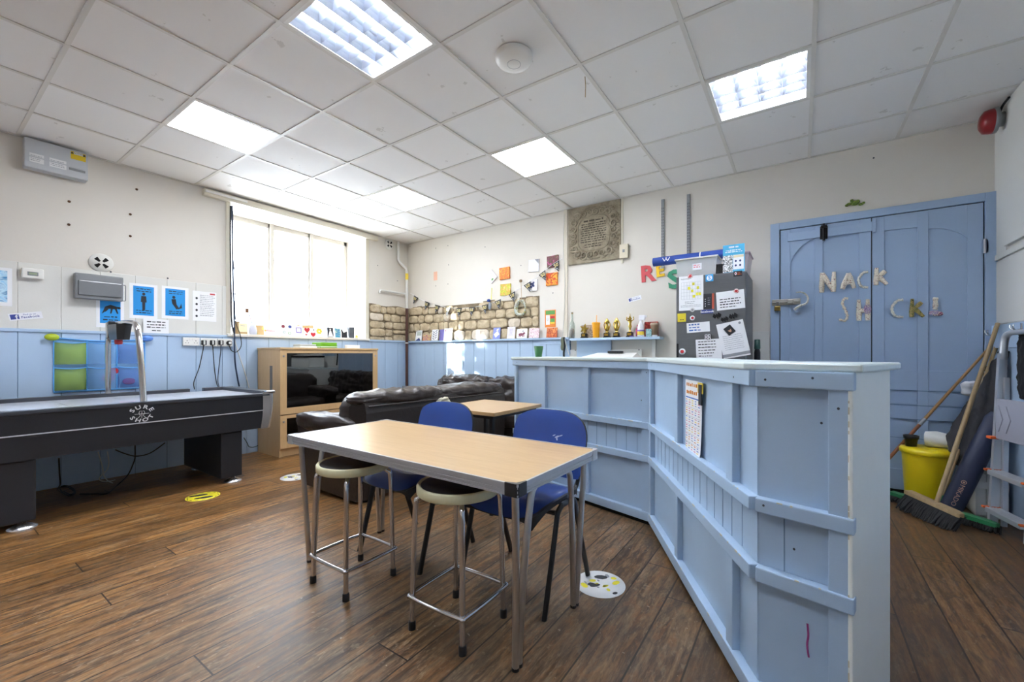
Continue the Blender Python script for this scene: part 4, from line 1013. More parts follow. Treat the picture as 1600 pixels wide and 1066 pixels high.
# mesh pocket organiser on two knobs
p0, p1 = WLp(84, 528, .03), WLp(226, 606, .03); LIME = mat('lime_plastic', 'b3c821', .3); KBL = mat('blue_plastic_knob', '5d8fe0', .3)
def mesh_m(name, c, al):
    t_ = NT(name); tr = t_.n('ShaderNodeBsdfTransparent'); df = t_.n('ShaderNodeBsdfPrincipled'); df.inputs['Base Color'].default_value = lin(c); df.inputs['Roughness'].default_value = .6
    mx = t_.n('ShaderNodeMixShader'); mx.inputs[0].default_value = al; t_.l(tr.outputs[0], mx.inputs[1]); t_.l(df.outputs[0], mx.inputs[2]); t_.l(mx.outputs[0], t_.out.inputs[0]); MATS[name] = t_.m; return t_.m
MG, MB_, MD = mesh_m('green_mesh', '93b255', .8), mesh_m('pale_blue_mesh', '7fb2e8', .42), mesh_m('blue_mesh', '4f78c8', .52); PIPB = mat('blue_binding_tape', '5fb0ee', .5)
pw, ph = p1.y - p0.y, p0.z - p1.z
t = thing('pocket_organiser', 'green and blue mesh pocket organiser hanging on the blue dado', 'organiser', (XL + .018, p0.y, p1.z))
TT = frame((0, 0, 0), (0, 1, 0), (1, 0, 0)); m = M(TT); cw = pw / 3
m.grid(19, 9, lambda u, v: (pw * u, ph * v - .015 * math.sin(PI * u) * v, .006), mesh_m('organiser_backing', '8fbfe8', .9)); build('backing', m, t)
for c in range(3):
    for r_ in range(2):
        m = M(TT); y0 = ph * .03 + r_ * ph * .48
        m.grid(9, 7, lambda u, v: (c * cw + cw * u, y0 + ph * .42 * v - .012 * math.sin(PI * u) * v, .012 + .055 * abs(math.sin(PI * u)) ** .5 * (.55 + .45 * math.sin(PI * min(1, v + .15)))), (MG, MB_, MD)[c])
        pk = build('pocket', m, t); m = M(TT); m.tube([(c * cw + cw * u / 8, y0 + ph * .42 - .012 * math.sin(PI * u / 8), .014 + .055 * abs(math.sin(PI * u / 8)) ** .5 * .75) for u in range(9)], .004, PIPB, 6); build('hem', m, pk)
m = M(TT)
for c in range(4): m.tube([(c * cw, 0, .012), (c * cw, ph * .97, .012)], .005, PIPB, 6)
m.tube([(0, 0, .012), (pw, 0, .012)], .005, PIPB, 6); m.tube(spl([(0, ph, .012), (pw * .5, ph * .955, .012), (pw, ph, .012)], 6), .005, PIPB, 6); build('binding', m, t)
for px, py, mt, lb in ((80, 527, LIME, 'lime green oval wall knob holding the pocket organiser'), (229, 529, KBL, 'blue oval wall knob holding the pocket organiser')):
    p = WLp(px, py, .02); m = M(frame((XL + .02, p.y, p.z), (0, 1, 0), (1, 0, 0))); m.lathe([(.025, 0), (.02, .012), (.016, .022), (.033, .03), (.03, .042), (.0, .046)], mt, 24, sx=1.35, sy=.9)
    tag(build('suction_hook', m), lb, 'knob')
for px, py, lb in ((170, 591, 'red toy resting low in the middle mesh pocket'), (176, 580, 'red toy resting higher in the middle mesh pocket'), (202, 596, 'red toy in the right-hand dark blue mesh pocket')):
    p = WLp(px, py, .045); m = M(); m.pillow((-.005, -.045, -.03), (.005, .045, .03), REDP, .8, n=6); tag(build('puck', m, loc=(XL + .034, p.y, p.z)), lb, 'toy', 'red pieces in the mesh pockets')
# sockets and plugs
def socket(px, py, label, n=2):
    p = WLp(px, py, .022); tt = thing('wall_socket', label, 'socket', (XL + .022, p.y, p.z), group='double sockets under the window')
    mm = M(); mm.box(0, -.073, -.043, .030, .073, .043, PLAST, .004); build('faceplate', mm, tt)
    mm = M(frame((.0303, 0, 0), (0, 1, 0), (1, 0, 0)))
    for s in (-1, 1):
        mm.rect(s * .038 - .003, .004, s * .038 + .003, .014, 0, INK); mm.rect(s * .038 - .016, -.016, s * .038 - .007, -.011, 0, INK); mm.rect(s * .038 + .007, -.016, s * .038 + .016, -.011, 0, INK)
        mm.box(s * .012 - .006, .012, 0, s * .012 + .006, .032, .003, PLAST)
    build('switch_face', mm, tt); return tt
socket(297.5, 534, 'white double socket with no plugs, left of the three by the window')
socket(325, 535, 'white double socket with two black plugs, middle of the three'); socket(350, 535.5, 'white double socket nearest the window with black plugs in it')
CABN = mat('black_cable', '15161a', .45); CABB = mat('navy_cable', '24344f', .45); CABW = mat('white_cable', 'd9d8d2', .45)
def cable(name, label, pts, r, mt, n=6):
    mm = M(); mm.tube(spl(pts, n), r, mt, 7); return tag(build(name, mm), label, 'cable')
XP = XL + .075
for px, py, lb, tail in ((318.5, 535.5, 'black plug leftmost in the row with cable down to the games table', [(317, 548), (311, 575), (303, 597), (301, 608)]),
                   (332, 535.5, 'black plug second from left in the socket row', [(333, 548), (335, 575), (339, 600), (340, 606)]),
                   (345, 535.5, 'black plug third from left in the socket row, blue cable', [(345, 548), (342, 575), (340.5, 595), (340, 606)])):
    p = WLp(px, py, .06); t = thing('socket_plug', lb, 'plug', (XL + .052, p.y, p.z), group='black plugs')
    m = M(); m.box(0, -.024, -.026, .022, .024, .026, BLACK, .008); build('body', m, t); m = M(); m.box(.018, -.008, -.022, .030, .008, .022, mat('plug_white_label', 'd7d7d2', .5), .003); build('grip', m, t)
    pts = [Vector((.012, 0, -.02))] + [Vector((XL + .06 + .05 * (k == 3), onx(a, b, XL + .06).y, onx(a, b, XL + .06).z)) - t.location for k, (a, b) in enumerate(tail)]
    m = M(); m.tube(spl(pts, 6), .0042, CABB if 'blue' in lb else CABN, 7); build('lead', m, t)
p = WLp(358, 536, .06); t = thing('socket_plug', 'black rimmed white plug rightmost in the socket row, lead looping up', 'plug', (XL + .052, p.y, p.z), group='black plugs')
m = M(); m.lathe([(.026, 0), (.026, .02), (.018, .026), (0, .026)], BLACK, 18); m.T = frame((0, 0, 0), (0, 1, 0), (1, 0, 0)); mm = M(frame((0, 0, 0), (0, 1, 0), (1, 0, 0))); mm.lathe([(.026, 0), (.026, .022), (.02, .028), (0, .028)], BLACK, 18); build('body', mm, t)
mm = M(frame((.0285, 0, 0), (0, 1, 0), (1, 0, 0))); mm.ell(.004, 0, .016, .014, 0, PLAST, 14); build('grip', mm, t)
pts = [Vector((XL + .06, onx(a, b, XL + .06).y, onx(a, b, XL + .06).z)) - t.location for a, b in ((358, 540), (362, 548), (370, 550), (377, 540), (375, 522), (369, 506), (367, 480), (368, 440), (364, 400), (364, 330))]
m = M(); m.tube(spl(pts, 6), .0042, CABN, 7); build('lead', m, t)
for nm, lb, mt, r, pl in (('power_cord', 'navy cable running down the left window edge to the games table', CABB, .008, [(362.5, 322), (363, 360), (364, 430), (366, 500), (367, 560), (371, 590), (374, 604)]),
                          ('power_cord', 'thick black cable running down beside the window, behind the navy one', CABN, .008, [(360.2, 322), (360, 380), (361, 450), (362, 500), (366, 522)]),
                          ('power_cord', 'white cable slanting from the window edge behind the games table', CABW, .005, [(359, 500), (364, 520), (372, 550), (382, 580), (389, 606)])):
    cable(nm, lb, [(XL + .055, onx(a, b, XL + .055).y, onx(a, b, XL + .055).z) for a, b in pl], r, mt)
# loose cables under the games table
def floorpts(pl, z=.006): return [tuple(onz(a, b, z)) for a, b in pl]
cable('power_cord', 'black cable drooping under the games table to a coil on the floor', [(-4.75, onx(212, 698, -4.75).y, .44), (-4.75, onx(211, 705, -4.75).y, .36)] + [tuple(onx(a, b, -4.8)) for a, b in ((211, 715), (208, 725), (200, 742))] + floorpts([(185, 757), (168, 771), (150, 772), (125, 772)]), .005, CABN)
cable('power_cord', 'black cable in a shallow loop under the middle of the games table', [tuple(onx(a, b, -4.7)) for a, b in ((180, 703), (195, 709), (213, 713), (235, 708), (258, 692))], .005, CABN)
coil = floorpts([(90, 764), (100, 759), (112, 762), (118, 770), (108, 775), (98, 770), (94, 763), (104, 761), (116, 768), (110, 773), (100, 768)], .01)
cable('power_cord', 'coiled black cable with its upright end near the left leg of games table', [tuple(onx(92, 716, -4.85)), tuple(onx(93, 740, -4.85)), tuple(onx(94, 757, -4.9))] + coil, .005, CABN)
cable('power_cord', 'white cable hanging at the wall under the games table', [tuple(onx(a, b, XL + .05)) for a, b in ((153, 706), (158, 722), (161, 738), (155, 748))] + floorpts([(160, 752), (172, 752), (180, 750)]), .004, CABW)
cable('power_cord', 'pair of pale cables twisted at the wall foot under games table', [tuple(onx(a, b, XL + .06)) for a, b in ((168, 706), (170, 722), (168, 733), (162, 742))] + floorpts([(168, 751), (176, 755)]), .004, CABW)
cable('power_cord', 'short black cable loop at the wall between games table and TV cabinet', [tuple(onx(a, b, XL + .05)) for a, b in ((381, 684), (386, 692), (389, 698), (396, 699), (404, 696))], .004, CABN)
# ================================================================ things on the window sill
CRE = mat('cream_card', 'e6dbb8', .8); KRAFT = mat('kraft_card', 'b79a6c', .85); RED = mat('red_paint', 'c22b33', .6); VIO = mat('violet_print', '8a74c6', .6); GRNP = mat('green_print', '5d9a4e', .6); TEAL = mat('teal_print', '3f8f95', .6); NAVYP = mat('navy_print', '2a3a72', .6)
ZS = WZ0 + .008
def sillcard(px0, px1, ptop, label, base, draw=None, x=XL + .0, name='greeting_card', lean=.12, cat='card', thick=.003):
    a, b = onx(px0, 520, x), onx(px1, 520, x); zt2 = onx((px0 + px1) / 2, ptop, x).z; w = b.y - a.y; h = zt2 - ZS
    T = frame((x - .015, (a.y + b.y) / 2, ZS + h / 2 + .001), (0, 1, 0), (1, 0, lean))
    return sheet(name, label, cat, T, w, h, base, draw, thick, 'cards and keepsakes on the window sill')
sillcard(367, 376, 502, 'brown wooden board leaning behind cables at sill left end', OAK, None, XL - .1, 'wooden_board', cat='board')
sillcard(374, 388, 505, 'cream card at the left end of the window sill', CRE, lambda mm, w, h, z: (mm.rect(-w * .4, -h * .45, w * .4, -h * .3, z, KRAFT), mm.line(-w * .3, h * .3, w * .2, h * .25, .004, z, GREYINK)), XL - .04)
t = thing('wire_ornament', 'thin beaded ornament on a leaning stick standing on the window sill', 'ornament', tuple(onx(395, 524, XL - .02))); t.location.z = ZS
pp = [Vector(onx(a, b, XL - .02)) - t.location for a, b in ((397, 512), (394, 504), (390, 495), (386, 486))]
m = M(); m.tube(pp, .004, mat('ornament_wire', '6e6a68', .5), 6); build('stick', m, t)
m = M(); m.lathe([(.0, 0), (.04, .004), (.045, .05), (.03, .11), (.012, .13), (0, .13)], mat('pale_lilac_felt', 'cfd2e4', .8), 14); build('body', m, t)
m = M(); m.box(pp[3].x - .012, pp[3].y - .016, pp[3].z - .02, pp[3].x + .012, pp[3].y + .016, pp[3].z + .03, mat('brown_felt', '7c5a44', .8), .004); build('head', m, t)
m = M()
for q, mt in ((.3, NAVYP), (.5, RED), (.7, NAVYP)): c = pp[0].lerp(pp[3], q); m.pillow((c.x - .008, c.y - .008, c.z - .008), (c.x + .008, c.y + .008, c.z + .008), mt, .9, n=4)
build('bead', m, t)['kind'] = 'stuff'
sillcard(398, 414, 508, 'brown kraft card with cut corners on the window sill', KRAFT, lambda mm, w, h, z: (mm.ell(w * .35, h * .15, w * .1, h * .12, z, YEL, 8), mm.ell(-w * .3, -h * .35, w * .1, h * .08, z, GRNP, 8)), XL - .06)
sillcard(413, 433, 510, 'white card with red and yellow handwriting on the window sill', PAPER, lambda mm, w, h, z: (mm.text('Happy', 0, 0, h * .36, RED, z), mm.ell(-w * .4, h * .0, w * .06, h * .1, z, YEL, 8)), XL - .02)
sillcard(439, 461, 507, 'white card with maroon and blue circles on the window sill', PAPER, lambda mm, w, h, z: (mm.ell(-w * .3, h * .3, w * .12, h * .13, z, mat('maroon_print', '8d3346', .7)), mm.ell(w * .18, h * .3, w * .12, h * .13, z, FBLUE), mm.ell(-w * .25, -h * .2, w * .1, h * .1, z, TEAL), mm.ell(-w * .25, -h * .2, w * .07, h * .07, z + .0004, PAPER), mm.ell(w * .12, -h * .28, w * .11, h * .12, z, GRNP), mm.ell(w * .12, -h * .28, w * .08, h * .09, z + .0004, PAPER)))
sillcard(461, 474, 509, 'white card with lilac outlined square on the window sill', PAPER, lambda mm, w, h, z: (mm.rect(-w * .32, -h * .2, w * .32, h * .32, z, VIO), mm.rect(-w * .22, -h * .12, w * .22, h * .24, z + .0004, PAPER)), XL + .005)
sillcard(464, 489, 508.5, 'brown box lid lying behind the red heart card', KRAFT, None, XL - .12, 'box_lid', .03, 'box', .03)
def heart(mm, cx, cy, s, z, mt):
    mm.poly([(cx + s * .9 * (16 * math.sin(a) ** 3) / 16, cy + s * (13 * math.cos(a) - 5 * math.cos(2 * a) - 2 * math.cos(3 * a) - math.cos(4 * a)) / 16) for a in (2 * PI * k / 24 for k in range(24))], z, mt)
sillcard(475, 495, 513, 'white card with big red hearts on the window sill', PAPER, lambda mm, w, h, z: (heart(mm, -w * .22, h * .25, w * .24, z, RED), heart(mm, w * .24, -h * .26, w * .22, z, RED), heart(mm, -w * .3, -h * .3, w * .08, z, RED), heart(mm, w * .3, h * .3, w * .06, z, INK)), XL + .01)
sillcard(494, 505, 512, 'pale card with a yellow flower, right of the hearts', PAPER, lambda mm, w, h, z: [mm.ell(w * .25 * math.cos(k), h * .1 + w * .25 * math.sin(k), w * .16, w * .16, z + .0002 * k, YEL, 10) for k in range(6)], XL - .03)
sillcard(512, 522, 512, 'black and white card with a pale dress figure on the sill', INK, lambda mm, w, h, z: (mm.poly([(-w * .1, h * .2), (w * .1, h * .2), (w * .4, -h * .45), (-w * .4, -h * .45)], z, PAPER), mm.ell(0, h * .3, w * .12, h * .08, z, PAPER)), XL + .0)
sillcard(524, 533.5, 513, 'small teal and green painted card on the window sill', blotch('teal_card_art', ['e8f2ee', '4fa6a8', '3a78b8', 'bfe0c0'], 30, seed=4.), None, XL + .0)
sillcard(534, 543, 514, 'dark card with pale diagonal corner on the window sill', INK, lambda mm, w, h, z: mm.poly([(-w * .5, h * .5), (w * .5, h * .5), (w * .5, h * .2), (-w * .1, h * .05)], z, PAPER), XL + .0)
sillcard(543, 551, 511.5, 'dark grey box standing near the right end of the sill', mat('slate_box', '565b62', .6), None, XL - .02, 'gift_box', .0, 'box', .06)
p = onx(557, 526, XL - .02); m = M(); m.lathe([(.0, 0), (.02, .002), (.022, .03), (.012, .05), (0, .052)], mat('yellow_ornament', 'e3d27a', .5), 12); tag(build('ornament', m, loc=(p.x, p.y, ZS)), 'tiny yellow ornament at the right end of the sill', 'ornament')
p = onx(562, 500, XL - .03); m = M(); m.tube([(p.x, p.y, ZS), (p.x, p.y, ZS + .19)], .004, OAK, 6); tag(build('stick', m), 'thin upright stick at the right end of the window sill', 'stick')
# ================================================================ corner pipe
PIPEW = mat('pipe_paint_white', 'd9d9d6', .4, var=.05); PIPEB = mat('pipe_paint_brown', '4e2f28', .5, var=.1)
c0 = WLp(629, 400, .05); cx_ = XL + .10; cyy = YB - .10
t = thing('corner_pipe', 'painted pipe in the far corner, white above and brown below', 'pipe', (cx_, cyy, 0))
zb1 = ony(639, 482, cyy).z
m = M(); m.tube(fillet([(-.06, -.12, ZC - .005), (-.06, -.12, ony(631, 410, cyy).z), (0, 0, ony(637, 421, cyy).z), (0, 0, zb1)], .03), .022, PIPEW, 12); build('upper_pipe', m, t)
m = M(); m.tube([(0, 0, zb1), (0, 0, .02)], .022, PIPEB, 12); build('lower_pipe', m, t)
m = M(); zz = ony(639, 432, cyy).z; m.lathe([(.024, -.05), (.024, .05)], YEL, 12, (0, 0, zz)); build('yellow_band', m, t)
m = M(); z1_ = ony(637, 460, cyy).z; q = WLp(593, 453, .05); m.tube(fillet([(-.05, q.y - cyy, q.z - .05), (-.05, q.y - cyy, q.z), (-.03, -.03, z1_ + .01), (0, 0, z1_)], .02), .016, PIPEW, 10); build('branch_pipe', m, t)
m = M(); m.box(-.06, -.05, ony(636, 606, cyy).z - .03, .06, .05, ony(636, 606, cyy).z + .03, GREYP, .01); build('clamp', m, t)
m = M(); zd = 1.33; m.lathe([(.03, -.01), (.03, .01)], PIPEW, 14, (0, 0, zd)); build('collar', m, t)
# ================================================================ back wall pictures, bunting and cards
def canvas(cx, cy, w_, h_, label, mt, rot=0., draw=None, thick=.02):
    x, z, w, h = sizeB(cx, cy, w_, h_); return sheet('canvas_painting', label, 'painting', fb(x, z, .0) @ rz2(rot), w, h, mt, draw, thick)
CANW = mat('white_canvas', 'e9e8ec', .8)
canvas(769, 432.5, 11.5, 16.5, 'white diamond-hung canvas with small green and black marks', CANW, .72, lambda mm, w, h, z: (mm.ell(-w * .1, -h * .3, w * .16, h * .1, z, GRNP, 8), scribble(mm, -w * .35, w * .35, h * .2, 4, h * .12, h * .03, z, GREYINK, 31)))
canvas(789.3, 427.5, 15.5, 18.5, 'small orange and green abstract canvas, above the yellow-green one', blotch('orange_green_art', ['2f7a3a', 'e0662a', 'f2a52d', 'd8402c', 'f0cf4a'], 16, seed=1.), .03)
canvas(790.7, 453, 15.5, 18, 'small yellow-green abstract canvas, below the orange and green one', blotch('yellow_green_art', ['7fae3c', 'e7cf3c', 'a5c64a', 'ef8f35', 'dfe08a'], 18, seed=6.), -.03)
canvas(835, 415.5, 16, 19, 'plain white canvas with one grey corner on the back wall', CANW, -.03, lambda mm, w, h, z: mm.poly([(w * .1, h * .5), (w * .5, h * .5), (w * .5, h * .1)], z, GREYINK))
canvas(864.5, 409, 17.5, 18, 'pink and dark green abstract canvas at the top right behind bunting', blotch('pink_green_art', ['d64fa0', '3c4a2c', '8a3a58', '5a6a34', 'c84a90'], 18, seed=3.), .04)
canvas(863, 436.5, 17.5, 19.5, 'orange-red abstract canvas right of the bunting, below the pink one', blotch('orange_red_art', ['d9431f', 'ef7a22', 'f5b02e', 'c22f26', 'e85a24'], 14, seed=8.), .0)
canvas(833.5, 446, 13, 18, 'white canvas with dark blue splash behind the bunting', CANW, -.02, lambda mm, w, h, z: [mm.ell(w * a, h * b, w * .16, h * .1, z + .0003 * k, NAVYP, 9, k) for k, (a, b) in enumerate(((-.1, .1), (.1, .18), (.12, -.05), (-.15, -.15), (.0, .0)))])
x, z, w, h = sizeB(680.5, 431.5, 5.5, 13.5); sheet('paper_note', 'small salmon pink paper strip on the back wall', 'paper', fb(x, z), w, h, mat('salmon_paper', 'e9b9a0', .8))
def gpost(mm, w, h, z):
    mm.rect(-w * .42, h * .24, w * .42, h * .46, z, GRNP); mm.rect(-w * .4, -h * .35, -w * .05, h * .2, z, FWHT); mm.rect(0, -h * .2, w * .4, h * .0, z, GRNP); mm.rect(0, 0, w * .4, h * .14, z, RED); mm.rect(0, -h * .3, w * .4, -h * .2, z, YEL); scribble(mm, -w * .36, -w * .1, h * .1, 4, h * .08, h * .03, z + .0005, GREYINK, 8)
x, z, w, h = sizeB(860, 498, 17, 27); sheet('poster', 'green and orange printed leaflet pinned above the red card', 'poster', fb(x, z), w, h, mat('orange_leaflet', 'e58a3c', .6), gpost)
# bunting: cord and numbered pennants
PEN = mat('black_pennant', '2a2c31', .6, var=.2, scale=40); GOLD = mat('gold_print', 'd8c98a', .4, .3); SILV = mat('silver_print', 'b7b9c6', .5)
bp = [(641, 458), (660, 469), (676, 475), (692, 479.5), (709, 481.5), (727, 481.5), (748, 479), (768, 474), (788, 465), (812, 451), (836, 435), (858, 417), (878, 404)]
B3 = [Vector(WBp(a, b, .03)) for a, b in bp]
t = thing('bunting', 'black and gold number 50 birthday bunting strung across the back wall', 'bunting', tuple(B3[0]))
m = M(); m.tube(spl([q - B3[0] for q in B3], 5), .003, FWHT, 5); build('cord', m, t)
for k in range(12):
    a, b = B3[k] - B3[0], B3[k + 1] - B3[0]; d = (b - a); c = a.lerp(b, .5); tl = math.atan2(d.z, d.x); w = .115
    T = frame((c.x, c.y - .004, c.z), (1, 0, 0), (0, -1, .06)) @ rz2(tl)
    m = M(T); m.add([(-w / 2, 0, 0), (w / 2, 0, 0), (0, -.135, .006), (-w / 2, 0, -.002), (w / 2, 0, -.002), (0, -.135, .004)], [(0, 2, 1), (3, 4, 5), (0, 1, 4, 3), (1, 2, 5, 4), (2, 0, 3, 5)], PEN)
    m.text('50', 0, -.042, .062, GOLD, .0085, bold=.02)
    for q in ((-.03, -.02), (.032, -.022), (0, -.09), (.01, -.11), (-.012, -.08)): m.ell(q[0], q[1], .007, .005, .0075, SILV, 6)
    build('pennant', m, t)
# ledge cards (stand on the dado ledge, leaning on the stone)
def ledge(px0, px1, ptop, label, base, draw=None, yy=YB - .055, lean=.14, name='greeting_card', zb=1.361):
    a, b = ony(px0, 525, yy), ony(px1, 525, yy); zt2 = ony((px0 + px1) / 2, ptop, yy).z; w = b.x - a.x; h = zt2 - zb
    T = frame(((a.x + b.x) / 2, yy + .012, zb + h / 2 + .001), (1, 0, 0), (0, -1, lean)); return sheet(name, label, 'card', T, w, h, base, draw, .004, 'cards on the stone ledge')
ledge(649, 658.5, 516.5, 'white and grey card leftmost on the stone ledge', PAPER, lambda mm, w, h, z: (mm.poly([(-w * .5, -h * .5), (w * .4, -h * .5), (w * .1, -h * .2), (-w * .2, -h * .35)], z, NAVYP), mm.rect(-w * .3, 0, w * .4, h * .4, z, mat('sage_print', 'b9c4bd', .7))))
ledge(660, 672, 523.5, 'low yellow, purple and orange card on the stone ledge', blotch('crayon_art', ['f0c62e', 'e2702a', '6d4fa0', 'f3d84c', '8c5ab0'], 26, seed=5.))
ledge(674, 684, 515, 'white card with navy leaf sprigs on the stone ledge', PAPER, lambda mm, w, h, z: [mm.ell(w * .18 * (1 if k % 2 else -1), h * (-.35 + .1 * k), w * .2, h * .035, z, NAVYP, 8, .6 * (1 if k % 2 else -1)) for k in range(8)])
ledge(686, 693, 515, 'plain violet card on the stone ledge beside the leaf card', mat('violet_card', '7d76bd', .7), lambda mm, w, h, z: mm.line(-w * .4, h * .4, -w * .4, -h * .4, .004, z, NAVYP))
ledge(693, 706, 513, 'white card with coloured dots in the sunlit spot of ledge', PAPER, lambda mm, w, h, z: [mm.ell(w * a, h * b, w * .07, h * .05, z, c, 8) for a, b, c in ((-.3, .3, PINK), (.0, .2, BLUP), (.3, .3, RED), (-.2, -.1, YEL), (.25, -.05, GRNP), (.1, -.3, PINK), (-.3, -.35, BLUP))])
ledge(770, 781, 512, 'violet and white card with pale diamonds, alone mid ledge', mat('periwinkle_card', '8b96d8', .7), lambda mm, w, h, z: (mm.poly([(-w * .1, -h * .4), (w * .4, -h * .1), (w * .1, h * .2), (-w * .4, -h * .1)], z, FWHT), mm.ell(w * .1, h * .3, w * .2, h * .08, z, FWHT, 8, .6)))
ledge(792, 804, 511, 'tall pale lilac card on the stone ledge', mat('pale_lilac_card', 'e0dcea', .7), lambda mm, w, h, z: scribble(mm, -w * .3, w * .3, h * .3, 6, h * .1, h * .03, z, VIO, 41, .5, 'C'))
def bear(mm, w, h, z):
    mb = mat('plum_print', '8a5060', .7); mm.ell(-w * .08, -h * .1, w * .24, h * .16, z, mb, 14); mm.ell(w * .2, h * .02, w * .12, h * .12, z, mb, 10)
    for q in (-.25, -.1, .08, .2): mm.rect(w * q - w * .04, -h * .36, w * q + w * .04, -h * .1, z, mb)
    mm.ell(w * .1, h * .25, w * .08, h * .05, z, INK, 8, .5)
ledge(807, 823, 514, 'white card with a plum coloured animal print on the ledge', PAPER, bear)
ledge(826, 842, 513, 'white card covered in fine pink pattern, rightmost on the stone ledge', blotch('pink_speckle_art', ['f3eef0', 'd9a9b4', 'f6f2f2', 'c48a98', 'efe6e8'], 60, seed=2., bump=.05))
ledge(853.5, 870, 512, 'orange-red painted card below the leaflet near the wall trunking', blotch('copper_red_art', ['c7502a', 'd9702f', 'a83c22', 'e08a48'], 18, seed=9.), None, YB - .05, .14)
# hanging decorations
RIB = mat('yellow_ribbon', 'd9d23a', .6)
t = thing('hanging_bird', 'small grey and blue felt bird hanging from a yellow ribbon', 'decoration', tuple(WBp(768, 452, .03)))
f = lambda a, b: Vector(WBp(a, b, .035)) - t.location
m = M(); a, b = f(768.5, 450), f(767.5, 468); m.tube([a, b], .006, RIB, 6, flat=.4); build('ribbon', m, t)
m = M(); c = f(767, 476); m.pillow((c.x - .022, -.05, c.z - .075), (c.x + .028, -.015, c.z + .03), mat('grey_felt', '8d95a0', .9), .8, n=8); build('body', m, t)
m = M(); c = f(765.5, 470); m.pillow((c.x - .025, -.052, c.z - .022), (c.x + .025, -.012, c.z + .02), mat('blue_felt', '2f4f96', .9), .85, n=8); build('head', m, t)
t = thing('hanging_wreath', 'patterned fabric wreath hanging by a cord over the stone', 'decoration', tuple(WBp(814, 441, .03)))
f = lambda a, b: Vector(WBp(a, b, .05)) - t.location
m = M(); m.tube([f(814, 441), f(815, 467)], .003, KRAFT, 5); m.pillow(tuple(f(812, 440) - Vector((.012, .0, .012))), tuple(f(814, 438) + Vector((.012, .02, .012))), OAK, .7, n=4); build('cord', m, t)
m = M(); c = f(813.5, 481); pts = [Vector((c.x + .075 * math.cos(a) * (1 - .1 * math.sin(a)), c.y, c.z + .095 * math.sin(a))) for a in (PI * .55 + 2 * PI * .93 * k / 22 for k in range(23))]
m.tube(pts, [.020 + .008 * math.sin(k * .29) for k in range(23)], blotch('patchwork_fabric', ['e4dca0', '9cc0b0', 'f0ead0', '7f9ec0', 'c8b060', '8aa860'], 45, seed=3.), 10); build('ring', m, t)
# nail holes left in the plaster
m = M(TB); r = random.Random(12)
for px, py in ((681, 388), (700, 384), (758, 386), (701, 414), (700, 444), (681, 447), (641, 385), (814, 415), (864, 458), (1124, 262), (1365, 247), (1212, 168)):
    q = WBp(px, py)
    if q.z < ZC: m.ell(q.x, q.z, .007, .007, .0015, HOLE, 8)
build('nail_hole', m, bpy.data.objects['wall_back'])['kind'] = 'stuff'
m = M(TL)
for px, py in ((590, 415), (621, 439), (262, 435), (173, 425)):
    q = WLp(px, py); m.ell(q.y, q.z, .008, .008, .0145, HOLE, 8)
build('nail_hole', m, bpy.data.objects['wall_left'])['kind'] = 'stuff'
# carved stone tablet
t = thing('stone_plaque', 'carved grey stone memorial tablet with scroll border, touching the ceiling', 'plaque', (-2.05, YB, 2.60))
TT = frame((0, 0, 0), (1, 0, 0), (0, -1, 0)); m = M(TT); m.box(-.335, -.345, 0, .335, .345, .03, PLAQ, .006); build('slab', m, t)
m = M(TT); r = random.Random(2); NS = 22
for k in range(NS):
    a = 2 * PI * k / NS; sq = (abs(math.cos(a)) ** 4 + abs(math.sin(a)) ** 4) ** -.25; cx, cy = .262 * sq * math.cos(a) * .98, .255 * sq * math.sin(a); cx = max(-.275, min(.275, cx)); cy = max(-.275, min(.275, cy)); s = 1 if k % 2 else -1; R = r.uniform(.038, .05)
    m.tube([(cx + R * (1 - q / 26) * math.cos(a + s * q * .42), cy + R * (1 - q / 26) * math.sin(a + s * q * .42), .032 + .010 * math.sin(q * .12)) for q in range(22)], [.0145 - .0004 * q for q in range(22)], PLAQ, 6)
    for q in (0, 1, 2): b = a + (q - 1) * .5; m.pillow((cx + .05 * math.cos(b) - .022, cy + .05 * math.sin(b) - .012, .022), (cx + .05 * math.cos(b) + .022, cy + .05 * math.sin(b) + .012, .043), PLAQ, .8, n=4)
m.tube([(.205 * (abs(math.cos(a)) ** .55) * (1 if math.cos(a) > 0 else -1), .20 * (abs(math.sin(a)) ** .55) * (1 if math.sin(a) > 0 else -1), .031) for a in (2 * PI * k / 60 for k in range(60))], .008, PLAQ, 6, closed=True); build('scroll_border', m, t)
m = M(TT); scribble(m, -.13, .13, .145, 1, 1, .022, .0312, PLAQD, 5, .05, 'C'); scribble(m, -.17, .17, .112, 9, .0265, .015, .0312, PLAQD, 6, .12, 'C'); scribble(m, -.12, .12, -.135, 2, .028, .016, .0312, PLAQD, 9, .1, 'C'); build('inscription', m, t)
x, z, w, h = sizeB(976.5, 393.5, 13.5, 22); BEI = mat('beige_switch_casing', 'd3cab4', .5, var=.04)
t = thing('switch_box', 'beige switch box at the lower right corner of the stone tablet', 'switch', (x, YB - .012, z)); m = M(); m.box(-w / 2, -.035, -h / 2, w / 2, 0, h / 2, BEI, .008); build('casing', m, t); m = M(); m.box(-w * .25, -.04, -h * .25, w * .28, -.033, h * .2, BEI, .003); m.box(-w * .1, -.046, -h * .1, w * .15, -.038, h * .1, GREYP, .002); build('rocker', m, t)
m = M(); p = [(-2.44, YB - .03, 2.9), (-2.455, YB - .03, 2.5), (-2.435, YB - .03, 2.1), (-2.44, YB - .03, 1.7), (-2.46, YB - .03, 1.4), (-2.44, YB - .03, 1.2)]; m.tube(spl(p, 6), .005, CABW, 6); tag(build('cable', m), 'thin white cable running down the wall trunking left of the tablet', 'cable')
